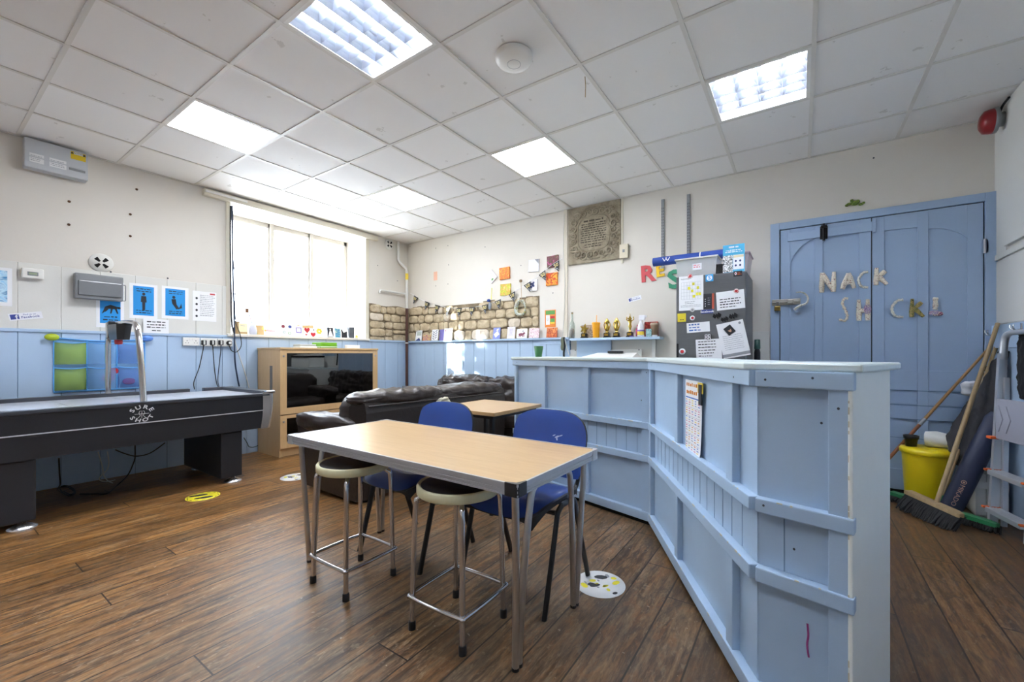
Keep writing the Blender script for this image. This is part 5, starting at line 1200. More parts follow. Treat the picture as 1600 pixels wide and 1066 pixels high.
# shelving uprights
for k, (px, y0, y1, lb) in enumerate(((1036, 312, 405, 'grey slotted shelf upright, left of the pair, above the red letter'), (1076, 304, 400, 'grey slotted shelf upright, right of the pair, above the fridge'))):
    a, b = WBp(px, y0), WBp(px, y1); t = thing('shelf_upright', lb, 'shelf upright', (a.x, YB, b.z), group='shelf uprights'); m = M(); m.box(-.016, -.015, -.1, .016, 0, a.z - b.z, GREYP, .002); build('channel', m, t)
    m = M()
    for q in range(21):
        for s in (-.007, .007): m.box(s - .0025, -.0155, -.08 + q * .031, s + .0025, -.0148, -.062 + q * .031, INK)
    build('slot', m, t)['kind'] = 'stuff'
# foam letters
def foam(ch, px, py, hp, label, col, rot=0., wx=1.):
    x, z, w, h = sizeB(px, py, 10, hp); m = M(); m.text(ch, 0, 0, h * 1.38, col, 0, rot=0, depth=.012, wx=wx, bold=.035); o = build('wall_letter', m); o.matrix_world = fb(x, z, .002) @ rz2(rot); return tag(o, label, 'letter', 'big coloured wall letters')
foam('R', 1012, 429, 25, 'big red letter R on the wall left of the fridge', mat('red_foam', 'd0555a', .7), .05, 1.05); foam('E', 1031.5, 424, 19, 'big yellow letter E on the wall under the blue roll', mat('yellow_foam', 'edc22a', .7), .08, 1.0); foam('S', 1054, 438, 28, 'big green letter S on the wall, partly behind the fridge', mat('green_foam', '3f9573', .7), .12, 1.1)
x, z, w, h = sizeB(992, 467, 20, 8); sheet('sticker', 'tilted white social media sticker above the trophies on back wall', 'sticker', fb(x, z, .001) @ rz2(.2), .15, .048, FWHT, fbst)
# smoke detector on the ceiling
p = onz(803, 88, ZC); t = thing('smoke_detector', 'round white smoke detector on the ceiling', 'smoke detector', (p.x, p.y, ZC))
m = M(); m.lathe([(.0, -.05), (.06, -.049), (.10, -.036), (.112, -.02), (.112, 0)], PLAST, 40); build('body', m, t); m = M(); m.tube([(.04 * math.cos(a), .04 * math.sin(a), -.0495) for a in (2 * PI * k / 30 for k in range(30))], .0012, GREYINK, 5, closed=True); m.lathe([(0, -.0525), (.034, -.052), (.038, -.049)], PLAST, 30); build('test_button', m, t)
p = onz(914, 120, ZC); m = M(); m.tube([(p.x, p.y, ZC), (p.x + .005, p.y, ZC - .06), (p.x, p.y + .005, ZC - .13)], .0025, KRAFT, 5); tag(build('hanging_string', m), 'short brown string dangling from the ceiling grid', 'string')
# ================================================================ shelf on the back wall and what stands on it
t = thing('wall_shelf', 'narrow pale blue wall shelf holding trophies behind the bar', 'shelf', (-1.77, YB, 1.315))
m = M(); m.box(-.53, -.155, 0, .535, 0, .028, BLUE, .004); build('board', m, t)
m = M(); m.box(.42, -.05, -.45, .46, 0, 0, WHITEB, .003); build('bracket', m, t); m = M(); m.box(-.50, -.03, -.20, -.06, 0, 0, BLUE, .003); build('backing_board', m, t)
ZSH = 1.344; YS = YB - .085
def onshelf(px, yy=YS): return ony(px, 525, yy).x
def shz(px, py, yy=YS): return ony(px, py, yy).z - ZSH
GOLDM = mat('gold_plastic', 'd9b85a', .18, .95, var=.05); BASEB = mat('trophy_base_black', '1c1a18', .3)
BOTG = glass('clear_bottle_glass', 'e4ece8', .12, .02, .08)
t = thing('glass_bottle', 'clear glass bottle at the left end of the trophy shelf', 'bottle', (onshelf(894), YS, ZSH)); h = shz(894, 488)
m = M(); m.lathe([(0, .003), (.033, .003), (.036, .01), (.036, h * .45), (.03, h * .56), (.014, h * .68), (.012, h * .92), (.014, h)], BOTG, 20); build('body', m, t)
m = M(); m.lathe([(.013, h * .93), (.013, h), (0, h)], OAK, 12); build('stopper', m, t)
m = M(); m.lathe([(.0, .006), (.025, .006), (.028, .10), (.015, .12), (.0, .12)], blotch('dried_petals', ['8a5a58', 'cbb6ac', '6d4a4a', 'd8c8c0'], 60, seed=2.), 12); build('contents', m, t)
def trophy(px, top, label, kind):
    h = shz(px, top); t = thing('trophy', label, 'trophy', (onshelf(px), YS - .01, ZSH), group='gold trophies')
    mm = M(); mm.box(-.038, -.03, 0, .038, .03, .012, BASEB, .002); mm.box(-.032, -.025, .012, .032, .025, .055, BASEB, .003); b_ = build('base', mm, t)
    mm = M(); mm.box(-.022, -.0262, .02, .022, -.025, .046, GOLDM); build('plate', mm, b_)
    mm = M(); z0 = .055
    if kind == 'star':
        R = (h - z0) * .55; c = z0 + R * .95
        pts = [((R if k % 2 == 0 else R * .42) * math.sin(PI * k / 5), (R if k % 2 == 0 else R * .42) * math.cos(PI * k / 5)) for k in range(10)]
        mm.T = Matrix.Translation((0, 0, c)) @ Matrix.Rotation(.25, 4, 'Y') @ Matrix.Rotation(PI / 2, 4, 'X'); mm.prism(pts, -.008, .008, GOLDM); mm.T = Matrix.Identity(4); mm.cyl((0, 0, z0), (0, 0, c), .01, GOLDM); build('star', mm, t)
    elif kind == 'laurel':
        mm.lathe([(.02, z0), (.026, z0 + .006), (.012, z0 + .012), (.012, z0 + .02), (.02, z0 + .03), (.024, z0 + (h - z0) * .35), (.016, z0 + (h - z0) * .55), (.02, z0 + (h - z0) * .62), (.028, z0 + (h - z0) * .70), (.022, z0 + (h - z0) * .82), (.01, z0 + (h - z0) * .92), (.0, h)], GOLDM, 14, sy=.7)
        for s in (-1, 1): mm.tube(spl([(s * .014, 0, z0 + .02), (s * .032, 0, z0 + (h - z0) * .4), (s * .034, 0, z0 + (h - z0) * .62), (s * .012, 0, z0 + (h - z0) * .84)], 4), .006, GOLDM, 8)
        build('figure', mm, t)
    else:
        H_ = h - z0
        mm.lathe([(.018, z0), (.022, z0 + .006), (.008, z0 + .014), (.009, z0 + H_ * .15), (.02, z0 + H_ * .3), (.014, z0 + H_ * .45), (.022, z0 + H_ * .6), (.012, z0 + H_ * .7), (.013, z0 + H_ * .8), (0, z0 + H_ * .86)], GOLDM, 14, sy=.7)
        R = .034; pts = [((R if k % 2 == 0 else R * .42) * math.sin(PI * k / 5), (R if k % 2 == 0 else R * .42) * math.cos(PI * k / 5)) for k in range(10)]
        mm.T = Matrix.Translation((0, -.012, z0 + H_ * .70)) @ Matrix.Rotation(PI / 2, 4, 'X'); mm.prism(pts, -.005, .005, GOLDM); mm.T = Matrix.Identity(4)
        for s in (-1, 1): mm.tube(spl([(s * .016, 0, z0 + H_ * .6), (s * .04, 0, z0 + H_ * .68), (s * .036, 0, z0 + H_ * .82)], 4), .006, GOLDM, 8)
        mm.cyl((0, 0, z0 + H_ * .8), (0, 0, h), .006, GOLDM, .002); build('figure', mm, t)
trophy(913.5, 507, 'short gold star trophy at the left of the trophies', 'star')
trophy(949, 497, 'gold laurel figure trophy right beside the orange tumbler', 'laurel'); trophy(964, 496, 'gold laurel figure trophy, middle one between its twin and the tall star trophy', 'laurel'); trophy(985, 490, 'tallest gold trophy with raised star, left of the spray bottle', 'tall')
a, b = onshelf(909, YB - .03), onshelf(927, YB - .03); x = (a + b) / 2; h = shz(918, 508, YB - .03)
m = M(); m.box(-(b - a) / 2, -.01, 0, (b - a) / 2, .015, h, blotch('brown_pattern_card', ['a08a76', 'c9b8a4', '7a6452', 'd8cabb'], 50, seed=7., bump=.05), .002); tag(build('patterned_box', m, loc=(x, YB - .03, ZSH)), 'brown patterned box behind the star trophy', 'box')
ORP = mat('orange_plastic', 'f0a71c', .35, var=.03); h = shz(932.5, 504)
t = thing('tumbler', 'bright orange tumbler with lid and straw on the shelf', 'cup', (onshelf(932.5), YS - .02, ZSH)); m = M(); m.lathe([(.0, 0), (.036, 0), (.037, .01), (.047, h * .9)], ORP, 28); build('body', m, t)
m = M(); m.lathe([(.051, h * .9), (.051, h * .95), (.044, h), (0, h)], ORP, 28); build('lid', m, t); m = M(); m.cyl((.004, 0, h), (.006, 0, shz(932.5, 493)), .0045, ORP); build('straw', m, t)
SPW = mat('spray_bottle_white', 'e9e9ee', .3); h = shz(1002, 493)
t = thing('spray_bottle', 'white trigger spray bottle with yellow label on the shelf', 'bottle', (onshelf(1002), YS - .02, ZSH))
m = M(); m.lathe([(0, 0), (.036, 0), (.038, .01), (.036, h * .45), (.022, h * .62), (.014, h * .68), (.014, h * .76)], SPW, 22, sy=.7); build('body', m, t)
m = M(); m.box(-.02, -.015, h * .76, .05, .015, h, SPW, .008); m.box(.045, -.008, h * .88, .065, .008, h * .98, SPW, .003); m.tube(spl([(.03, 0, h * .8), (.038, 0, h * .7), (.03, 0, h * .62)], 4), .006, SPW, 8); build('trigger_head', m, t)
m = M(); m.lathe([(.0385, .02), (.0385, .06)], YEL, 22, sy=.72); m.lathe([(.039, .062), (.0385, .075)], VIO, 22, sy=.72); build('label', m, t)
PNKB = mat('pink_bottle_plastic', 'd8547f', .35)
t = thing('plastic_bottle', 'pink bottle partly behind the white spray bottle', 'bottle', (onshelf(997.3, YB - .035), YB - .035, ZSH)); m = M(); m.lathe([(0, 0), (.026, 0), (.027, .09), (.014, .105), (.014, .115)], PNKB, 18); build('body', m, t); m = M(); m.lathe([(.015, .115), (.015, .135), (0, .135)], PNKB, 14); build('cap', m, t)
a, b = onshelf(1007.5, YB - .03), onshelf(1028, YB - .03); h = shz(1018, 503, YB - .03)
m = M(); m.box(-(b - a) / 2, -.02, 0, (b - a) / 2, .02, h, blotch('red_berry_print', ['b8242c', '7c1d22', 'd8483c', '5c2a22'], 40, seed=1., bump=.05), .003); tag(build('picture_box', m, loc=((a + b) / 2, YB - .028, ZSH)), 'red picture box behind the paper coffee cup', 'box')
h = shz(1024, 505); KR = mat('ribbed_brown_card', 'a0846a', .8, var=.1); t = thing('coffee_cup', 'brown paper coffee cup with lid at the right end of the shelf', 'cup', (onshelf(1024), YS - .03, ZSH)); m = M(); m.lathe([(.0, 0), (.030, 0), (.043, h * .86)], KR, 28); build('body', m, t); m = M(); m.lathe([(.046, h * .84), (.046, h * .91), (.040, h), (0, h)], mat('beige_lid', 'b49d86', .5), 28); build('lid', m, t)
m = M(); m.lathe([(.0305, .001), (.0325, .016)], FWHT, 28)
build('base_band', m, t)
a, b = onshelf(1009, YS - .06), onshelf(1018, YS - .06); m = M(); m.box(-(b - a) / 2, -.006, 0, (b - a) / 2, .006, shz(1013, 514, YS - .06), blotch('teal_photo', ['e8eeee', '3f7d80', 'a8c8c8', '2d5558'], 60, seed=3., bump=.05), .002); tag(build('photo_block', m, loc=((a + b) / 2, YS - .06, ZSH)), 'small teal photo block in front of the coffee cup', 'ornament')
t = thing('scissors', 'purple handled scissors lying at the front edge of the shelf', 'scissors', (onshelf(994, YS - .05), YS - .055, ZSH)); m = M()
for s in (-1, 1): m.tube([(-.05 + .016 * math.cos(q), s * .012 + .01 * math.sin(q), .005) for q in (2 * PI * k / 12 for k in range(12))], .004, VIO, 6, closed=True)
build('handle', m, t)
for s in (-1, 1):
    m = M(); m.box(-.035, s * .004 - .003, .002 + .002 * s, .05, s * .004 + .003, .004 + .002 * s, STEEL); build('blade', m, t)
# ================================================================ kitchenette behind the bar
t = thing('kitchen_base_unit', 'low white kitchen unit hidden behind the bar', 'cabinet', (-1.66, 4.33, 0)); m = M(); m.box(-.69, -.25, .08, .69, .30, .87, WHITEB, .004); m.box(-.66, -.2, 0, .66, .28, .08, DARK); build('carcass', m, t); m = M(); m.box(-.69, -.28, .87, .69, .305, .90, TOPM, .004); build('worktop', m, t)
for k in range(3):
    m = M(); m.box(-.685 + .458 * k, -.27, .1, -.232 + .458 * k, -.25, .85, WHITEB, .004); d = build('door', m, t); m = M(); m.tube(fillet([(-.28 + .458 * k, -.27, .62), (-.28 + .458 * k, -.295, .62), (-.28 + .458 * k, -.295, .78), (-.28 + .458 * k, -.27, .78)], .01), .005, STEEL, 8); build('handle', m, d)
a, b = ony(853.5, 547, 4.668), ony(1003, 544, 4.668); t = thing('splashback_panel', 'white screwed board fixed to the wall below the trophy shelf', 'panel', ((a.x + b.x) / 2, 4.668, .901)); w = (b.x - a.x) / 2
m = M(); m.box(-w, -.01, 0, w, .01, a.z - .901, PLAST, .003); build('board', m, t); m = M()
for x, z in ((-w + .03, .29), (-.2, .3), (.1, .3), (w - .03, .3)): m.T = frame((x, -.0105, z), (1, 0, 0), (0, -1, 0)); m.ell(0, 0, .007, .007, 0, INK, 8)
build('screw_head', m, t)['kind'] = 'stuff'
a, b = ony(905, 560, 4.25), ony(991, 560, 4.25); w = (b.x - a.x) / 2; zt = ony(948, 556.5, 4.25).z
t = thing('tabletop_cooker', 'white tabletop cooker with black front edge, behind the bar', 'cooker', ((a.x + b.x) / 2, 4.25, .901)); hh = zt - .901
m = M(); m.box(-w, 0, 0, w, .30, hh - .045, PLAST, .012); build('body', m, t)
m = M(); m.box(-w - .003, -.006, hh - .044, w + .003, .31, hh - .012, BLACK, .006); build('black_rim', m, t)
m = M(); m.add([(-w + .02, .0, hh - .012), (w - .02, .0, hh - .012), (w - .06, .28, hh + .035), (-w + .1, .28, hh + .035), (-w + .02, .29, hh - .012), (w - .02, .29, hh - .012)], [(0, 1, 2, 3), (3, 2, 5, 4), (0, 3, 4), (1, 5, 2)], PLAST); m.box(-.06, .2, hh + .03, .11, .24, hh + .055, BLACK, .004); build('lid', m, t)
t = thing('cable_bundle', 'tied bundle of dark cables hanging left of the white splashback', 'cable', (-2.43, 4.60, 0)); m = M(); q = lambda a, b: Vector(ony(a, b, 4.59)) - t.location
OLIVE = mat('olive_strap', '6b705c', .7)
m.pillow(tuple(q(876.5, 548) + Vector((0, -.015, 0))), tuple(q(881.5, 527) + Vector((0, .015, 0))), OLIVE, .6, .006, 20, 8); build('strap', m, t)
m = M(); m.tube(spl([q(881, 527), q(882.5, 540), q(881, 552), q(882, 566), q(884, 580)], 5), .012, CABN, 8); build('dark_cable', m, t); m = M(); m.tube(spl([q(882, 528), q(886, 545), q(890, 556), q(893, 566), q(894, 580)], 5), .005, CABW, 7); build('white_cable', m, t)
GRC = mat('dark_green_plastic', '2f6a3c', .4); cl = Lp + d1 * .13 - n1 * .16; h = ony(839, 541, cl.y).z - 1.1285; hx = h
t = thing('beaker', 'dark green plastic beaker on the left end of the bar worktop', 'cup', (cl.x, cl.y, 1.1285)); m = M(); m.lathe([(.0, .003), (.030, 0), (.031, .004), (.044, h), (.041, h), (.029, .01), (0, .01)], GRC, 24); build('body', m, t)
t = thing('plastic_bottle', 'dark green bottle standing behind the fridge by the door', 'bottle', (-.335, 4.50, 0)); m = M(); m.lathe([(0, .95), (.026, .95), (.026, 1.17), (.02, 1.2)], BLACK, 16); build('body', m, t); m = M(); m.lathe([(.024, 1.20), (.026, 1.21), (.024, 1.29), (0, 1.292)], mat('bottle_green_cap', '1f4a43', .35), 16); build('cap', m, t)
m = M(); m.box(-.05, -.06, .0, .05, .06, .949, WHITEB, .004); tag(build('boxed_pipe', m, loc=(-.305, 4.50, 0)), 'white boxed-in pipe stub beside the fridge carrying the green bottle', 'box')
# ================================================================ fridge
FR = NT('fridge_dark_silver'); v = FR.coords((1, 1, 60)); nz = FR.noise(v, 4, 3); FR.bsdf(Base_Color=FR.mix(nz, lin('74777b'), lin('84878b')), Metallic=.75, Roughness=.34); FR = FR.m
FX0, FX1, FY, FZ = -.950, -.382, 4.02, 1.862
FRT = mat('fridge_side_grey', '7d7f82', .4, .4)
t = thing('fridge', 'tall dark silver fridge covered in notes and magnets', 'fridge', ((FX0 + FX1) / 2, FY, 0)); fw = (FX1 - FX0) / 2
m = M(); m.box(-fw, .05, .03, fw, .60, FZ - .01, FRT, .006); build('body', m, t); m = M(); m.box(-fw, 0, .05, fw, .05, FZ - .006, FR, .008, 3); d = build('door', m, t); m = M(); m.box(-fw, .015, FZ - .006, fw, .6, FZ, FRT, .002); build('top', m, t)
m = M(); m.box(-fw + .004, -.004, .75, -fw + .022, .0, 1.25, BLACK, .001); build('grip', m, d)
for x in (-.24, .24):
    m = M(); m.cyl((x, .1, 0), (x, .1, .035), .02, BLACK); build('foot', m, t)
def FP(px, py): return ony(px, py, FY - .002)
def onfr(name, label, cat, px, py, wp, hp, base, draw=None, rot=0., thick=.0012, lift=0., group='papers and magnets on the fridge'):
    a, b = FP(px - wp / 2, py), FP(px + wp / 2, py); c, e = FP(px, py - hp / 2), FP(px, py + hp / 2)
    return sheet(name, label, cat, frame(((a.x + b.x) / 2, FY - .0015 - lift, (c.z + e.z) / 2), (1, 0, 0), (0, -1, 0)) @ rz2(rot), b.x - a.x, c.z - e.z, base, draw, thick, group)
HI = mat('highlighter_yellow', 'e3dc3a', .7)
def cal(mm, w, h, z):
    mm.text('September', -w * .42, h * .42, h * .055, INK, z, 'LEFT')
    for k in range(6): mm.line(-w * .4, h * (.32 - .1 * k), w * .4, h * (.32 - .1 * k), .0012, z, GREYINK)
    for k in range(8): mm.line(-w * .4 + w * .8 * k / 7, h * .32, -w * .4 + w * .8 * k / 7, -h * .18, .0012, z, GREYINK)
    for a, b in ((.1, .22), (-.08, .1), (.05, .02), (.28, .1), (.25, -.08), (.36, -.08), (.12, -.14)): mm.rect(w * a - w * .05, h * b, w * a + w * .05, h * b + h * .08, z + .0004, HI)
    scribble(mm, -w * .25, w * .2, -h * .26, 2, h * .05, h * .02, z, GREYINK, 3, .3); scribble(mm, -w * .42, w * .42, -h * .36, 2, h * .04, h * .014, z, GREYINK, 4, .1)
onfr('calendar_sheet', 'white September calendar page with yellow highlights on the fridge', 'paper', 1080, 458, 38, 54, PAPER, cal)
def hand(seed, n, mt, hh=.05):
    def d(mm, w, h, z): scribble(mm, -w * .4, w * .42, h * (.5 - .8 / n), n, h * .85 / n, h * hh, z, mt, seed, .45)
    return d
onfr('paper_note', 'white landscape note with handwriting, upper right of the fridge', 'paper', 1141.5, 469, 44, 29, PAPER, lambda mm, w, h, z: scribble(mm, -w * .38, w * .4, h * .05, 4, h * .14, h * .06, z, INK, 14, .5), .06)
onfr('paper_note', 'white strip with blue handwriting in the middle of the fridge', 'paper', 1091, 511.5, 36, 15.5, PAPER, hand(15, 3, BLUP, .14), .05)
onfr('paper_note', 'white lined note under the square magnet at fridge bottom', 'paper', 1107.5, 546, 40, 32, PAPER, hand(16, 6, INK, .05), .04)
def letter(mm, w, h, z):
    scribble(mm, -w * .36, w * .4, h * .12, 8, h * .055, h * .012, z, GREYINK, 17, .2); mm.rect(-w * .5, -h * .46, w * .5, -h * .38, z, GREYINK); mm.ell(w * .36, h * .42, w * .05, w * .05, z, GREYINK, 10)
onfr('printed_letter', 'tilted white printed letter at the lower right of the fridge', 'paper', 1146, 530.5, 43, 56, PAPER, letter, .2, .0012, .0014)
def pic(mm, w, h, z): mm.ell(0, h * .02, w * .2, h * .3, z, mat('photo_skin', 'c99a80', .7), 14); mm.ell(-.0, h * .2, w * .24, h * .2, z + .0003, INK, 12)
onfr('photo_magnet', 'dark diamond-turned photo magnet on the tilted letter', 'magnet', 1140, 516, 13, 13.5, INK, pic, .66, .003, .0026)
onfr('magnet', 'plain yellow square magnet at left of the fridge', 'magnet', 1065.3, 496.5, 13, 13, mat('yellow_magnet', 'e6d23a', .4), lambda mm, w, h, z: scribble(mm, -w * .2, w * .3, -h * .3, 1, 1, h * .12, z, INK, 4), .02, .003)
onfr('magnet', 'blue square sticker with white ring and letter S near fridge top', 'magnet', 1108.5, 434.5, 12, 11, mat('sky_blue_magnet', '3fa3df', .4), lambda mm, w, h, z: (mm.ell(0, 0, w * .36, h * .38, z, FWHT, 20), mm.text('S', 0, 0, h * .75, mat('sky_blue_print', '3fa3df', .5), z + .0005, bold=.03)), .02, .003)
onfr('magnet', 'black and red badge sticker at the top right fridge corner', 'magnet', 1153, 427.7, 13.5, 8.5, INK, lambda mm, w, h, z: (mm.ell(-w * .26, h * .05, w * .13, h * .28, z, FWHT, 12), mm.ell(-w * .26, h * .05, w * .06, h * .14, z + .0004, RED, 10), scribble(mm, -w * .05, w * .42, h * .1, 2, h * .28, h * .14, z, mat('orange_badge_print', 'd9642c', .6), 2)), .0, .002)
onfr('magnet', 'black dotted card with a red right edge beside the calendar', 'magnet', 1107.5, 471, 17, 24, INK, lambda mm, w, h, z: (mm.rect(w * .30, -h * .5, w * .5, h * .5, z, mat('brick_red_print', 'b5553f', .6)), [mm.ell(-w * .32, h * (-.3 + .15 * k), w * .05, h * .03, z, FWHT, 8) for k in range(4)], scribble(mm, -w * .1, w * .2, h * .2, 4, h * .14, h * .05, z, GREYINK, 9)), 0, .002)
onfr('magnet', 'dark blue strip with white lettering below the black dotted card', 'magnet', 1105, 487, 18.5, 5.8, FBLUE, lambda mm, w, h, z: mm.text('facebook', 0, 0, h * .82, FWHT, z, bold=.02, wx=1.1), .02, .002)
REDB = blotch('red_white_badge', ['f0ece8', 'c23034', 'f3efe9', 'a82830'], 70, seed=4., bump=.05)
def disc(px, py, r, label, mt, lift=.003, rings=None):
    c = FP(px, py); mm = M(frame((c.x, FY - .0015 - lift, c.z), (1, 0, 0), (0, -1, 0))); rr = FP(px + r, py).x - c.x; mm.lathe([(rr, 0), (rr, .003), (rr * .9, .0045), (0, .0045)], mt, 20)
    if rings: mm.ell(0, 0, rr * .55, rr * .55, .005, rings, 14)
    tag(build('magnet', mm), label, 'magnet', 'papers and magnets on the fridge')
disc(1078.5, 432, 3.8, 'round red and white magnet holding the calendar page top', REDB, .0025, RED); disc(1150.5, 455, 4.2, 'round red and white magnet on the upper right note', REDB, .0025, RED)
disc(1082, 484.3, 3.6, 'round pale magnet at the bottom of the calendar page', mat('pale_badge', 'dcdcdc', .4), .0025, GREYINK); disc(1082, 497, 4., 'small round red badge right of the yellow magnet', FWHT, .0, RED)
disc(1066, 549.5, 5.2, 'red strawberry-like sticker low on the left of the fridge', FWHT, .0, RED)
c = FP(1106, 527); m = M(frame((c.x, FY - .006, c.z), (1, 0, 0), (0, -1, 0)))
for a in (-1, 1):
    for b in (-1, 1): m.box(a * .013 - .011, b * .013 - .011, 0, a * .013 + .011, b * .013 + .011, .004, FWHT, .001); m.ell(a * .013, b * .013, .006, .006, .0045, INK, 8)
m.box(-.024, -.024, -.0035, .024, .024, 0, INK); tag(build('magnet', m), 'square black and white grid magnet above the lined note', 'magnet', 'papers and magnets on the fridge')
for px, py, s, lb in ((1120.5, 494, 1, 'black bat-shaped clip magnet, left of three'), (1132.5, 499.5, .9, 'black bat-shaped clip magnet, lowest middle of three'), (1146, 494.5, 1, 'black bat-shaped clip magnet, right of three')):
    c = FP(px, py); m = M(frame((c.x, FY - .0015, c.z), (1, 0, 0), (0, -1, 0)) @ rz2(.3 * s)); u = .036 * s
    m.prism([(-u, u * .1), (-u * .5, u * .8), (-u * .2, u * .3), (0, u * .7), (u * .2, u * .3), (u * .5, u * .8), (u, u * .1), (u * .6, -u * .5), (u * .2, -u * .2), (0, -u * .8), (-u * .2, -u * .2), (-u * .6, -u * .5)], 0, .012, BLACK); tag(build('magnet', m), lb, 'magnet', 'papers and magnets on the fridge')
# on top of the fridge
YT = FY + .22
BLUR = mat('royal_blue_fabric', '24479c', .6, var=.08); a, b = ony(1021, 411.5, YT + .02), ony(1132, 396, YT + .02); zf = FZ + .002
t = thing('rolled_banner', 'rolled royal blue banner lying on the clear box lid, sticking out left', 'banner', (a.x, YT + .02, FZ + .1725)); w = b.x - a.x + .06
m = M(); m.tube([(0, 0, .044), (w, 0, .044)], .043, BLUR, 18); build('roll', m, t)
m = M(); m.lathe([(.02, 0), (.0435, 0)], BLUR, 12)
m = M(frame((.13, -.0445, .05), (1, 0, 0), (0, -1, .1)))
for k in range(2): m.line(-.03 + k * .03, .018, -.01 + k * .03, -.018, .006, .001, FWHT); m.line(-.01 + k * .03, -.018, .01 + k * .03, .018, .006, .001, FWHT)
build('white_mark', m, t); m = M(); m.lathe([(.044, w * .62), (.0445, w * .62 + .01)], FWHT, 16); m.v = [(z_, y_, x_ + .045) for x_, y_, z_ in m.v]; build('tie', m, t)
PCL = mesh_m('clear_box_plastic', 'dfe4ea', .42); a, b = ony(1056, 415, FY + .03), ony(1120, 415, FY + .03); w = b.x - a.x; h = .158
t = thing('plastic_box', 'clear plastic storage box with white lid on the fridge top', 'box', ((a.x + b.x) / 2, FY + .17, FZ))
m = M(); m.add([(sx * w * (.46 if z < .05 else .5), sy * (.13 if z < .05 else .14), z) for z in (0.002, h) for sx, sy in ((-1, -1), (1, -1), (1, 1), (-1, 1))], [(3, 2, 1, 0)] + [(i, (i + 1) % 4, 4 + (i + 1) % 4, 4 + i) for i in range(4)], PCL); build('body', m, t)
m = M(); m.box(-w * .53, -.15, h, w * .53, .15, h + .014, PLAST, .005); build('lid', m, t)
m = M(); m.box(-w * .42, -.07, .006, w * .42, .07, .045, blotch('craft_beads', ['a08f78', 'c8bca8', '6d6658', 'd8d0c4', '887a68'], 90, seed=5.), .004); build('contents', m, t); m = M(frame((.01, -.139, .085), (1, 0, 0), (0, -1, 0))); m.rect(-.04, -.03, .04, .03, 0, FWHT); scribble(m, -.03, .03, .01, 2, .018, .009, .0005, RED, 6, .1); build('label', m, t)
m = M(); zz = 0
for k in range(6): m.box(-.028 + .01 * k, -.05, 0, -.02 + .01 * k, .05, .085, BLACK, .001)
tag(build('disc_pile', m, loc=((ony(1123, 414, FY + .08).x + .014), FY + .08, FZ + .001)), 'small upright black cases between plastic box and blue book on the fridge', 'cases')
a, b = ony(1129.5, 400, FY + .03), ony(1163.5, 400, FY + .03); w = b.x - a.x; h = ony(1146, 382, FY + .03).z - FZ; CY = mat('cyan_book_cover', '4fb0d8', .45)
t = thing('activity_book', 'blue covered book with an animal photo standing on the fridge', 'book', ((a.x + b.x) / 2, FY + .03, FZ)); m = M(); m.box(-w / 2, 0, .0005, w / 2, .022, h, CY, .002); build('cover', m, t)
m = M(frame((0, -.0012, h / 2), (1, 0, 0), (0, -1, 0))); scribble(m, -w * .22, w * .22, h * .38, 1, 1, h * .06, 0, FWHT, 1, .0, 'C'); scribble(m, -w * .4, w * .4, h * .28, 2, h * .06, h * .035, 0, FWHT, 2, .1, 'C')
m.rect(-w * .5, -h * .48, -w * .04, h * .12, 0, blotch('striped_animal_photo', ['d8d8d4', '565a5c', 'f0f0ee', '8c9294', '3c4446'], 34, seed=3., bump=.05)); m.rect(-w * .02, -h * .4, w * .46, h * .12, 0, FWHT); m.rect(-w * .02, h * .02, w * .46, h * .1, .0005, CRE)
for k in range(4): m.ell(w * (.1 + .2 * (k % 2)), h * (-.1 - .16 * (k // 2)), w * .05, h * .04, .0005, NAVYP, 8)
build('cover_print', m, t); m = M(); m.box(-w / 2 + .004, .003, .003, w / 2 + .0005, .019, h - .004, PAPER); build('pages', m, t)
t = thing('plastic_box', 'clear pinkish plastic tub behind the blue book on the fridge', 'box', (-.475, FY + .36, FZ)); h = .19; m = M(); m.add([(sx * (.075 if z < .05 else .095), sy * (.14 if z < .05 else .16), z) for z in (.002, h) for sx, sy in ((-1, -1), (1, -1), (1, 1), (-1, 1))], [(3, 2, 1, 0)] + [(i, (i + 1) % 4, 4 + (i + 1) % 4, 4 + i) for i in range(4)], mesh_m('pinkish_clear_plastic', 'd8cdd4', .5)); build('body', m, t)
m = M(); m.box(-.105, -.17, h, .105, .17, h + .015, mesh_m('pinkish_lid', 'cdbcc8', .75), .005); build('lid', m, t)
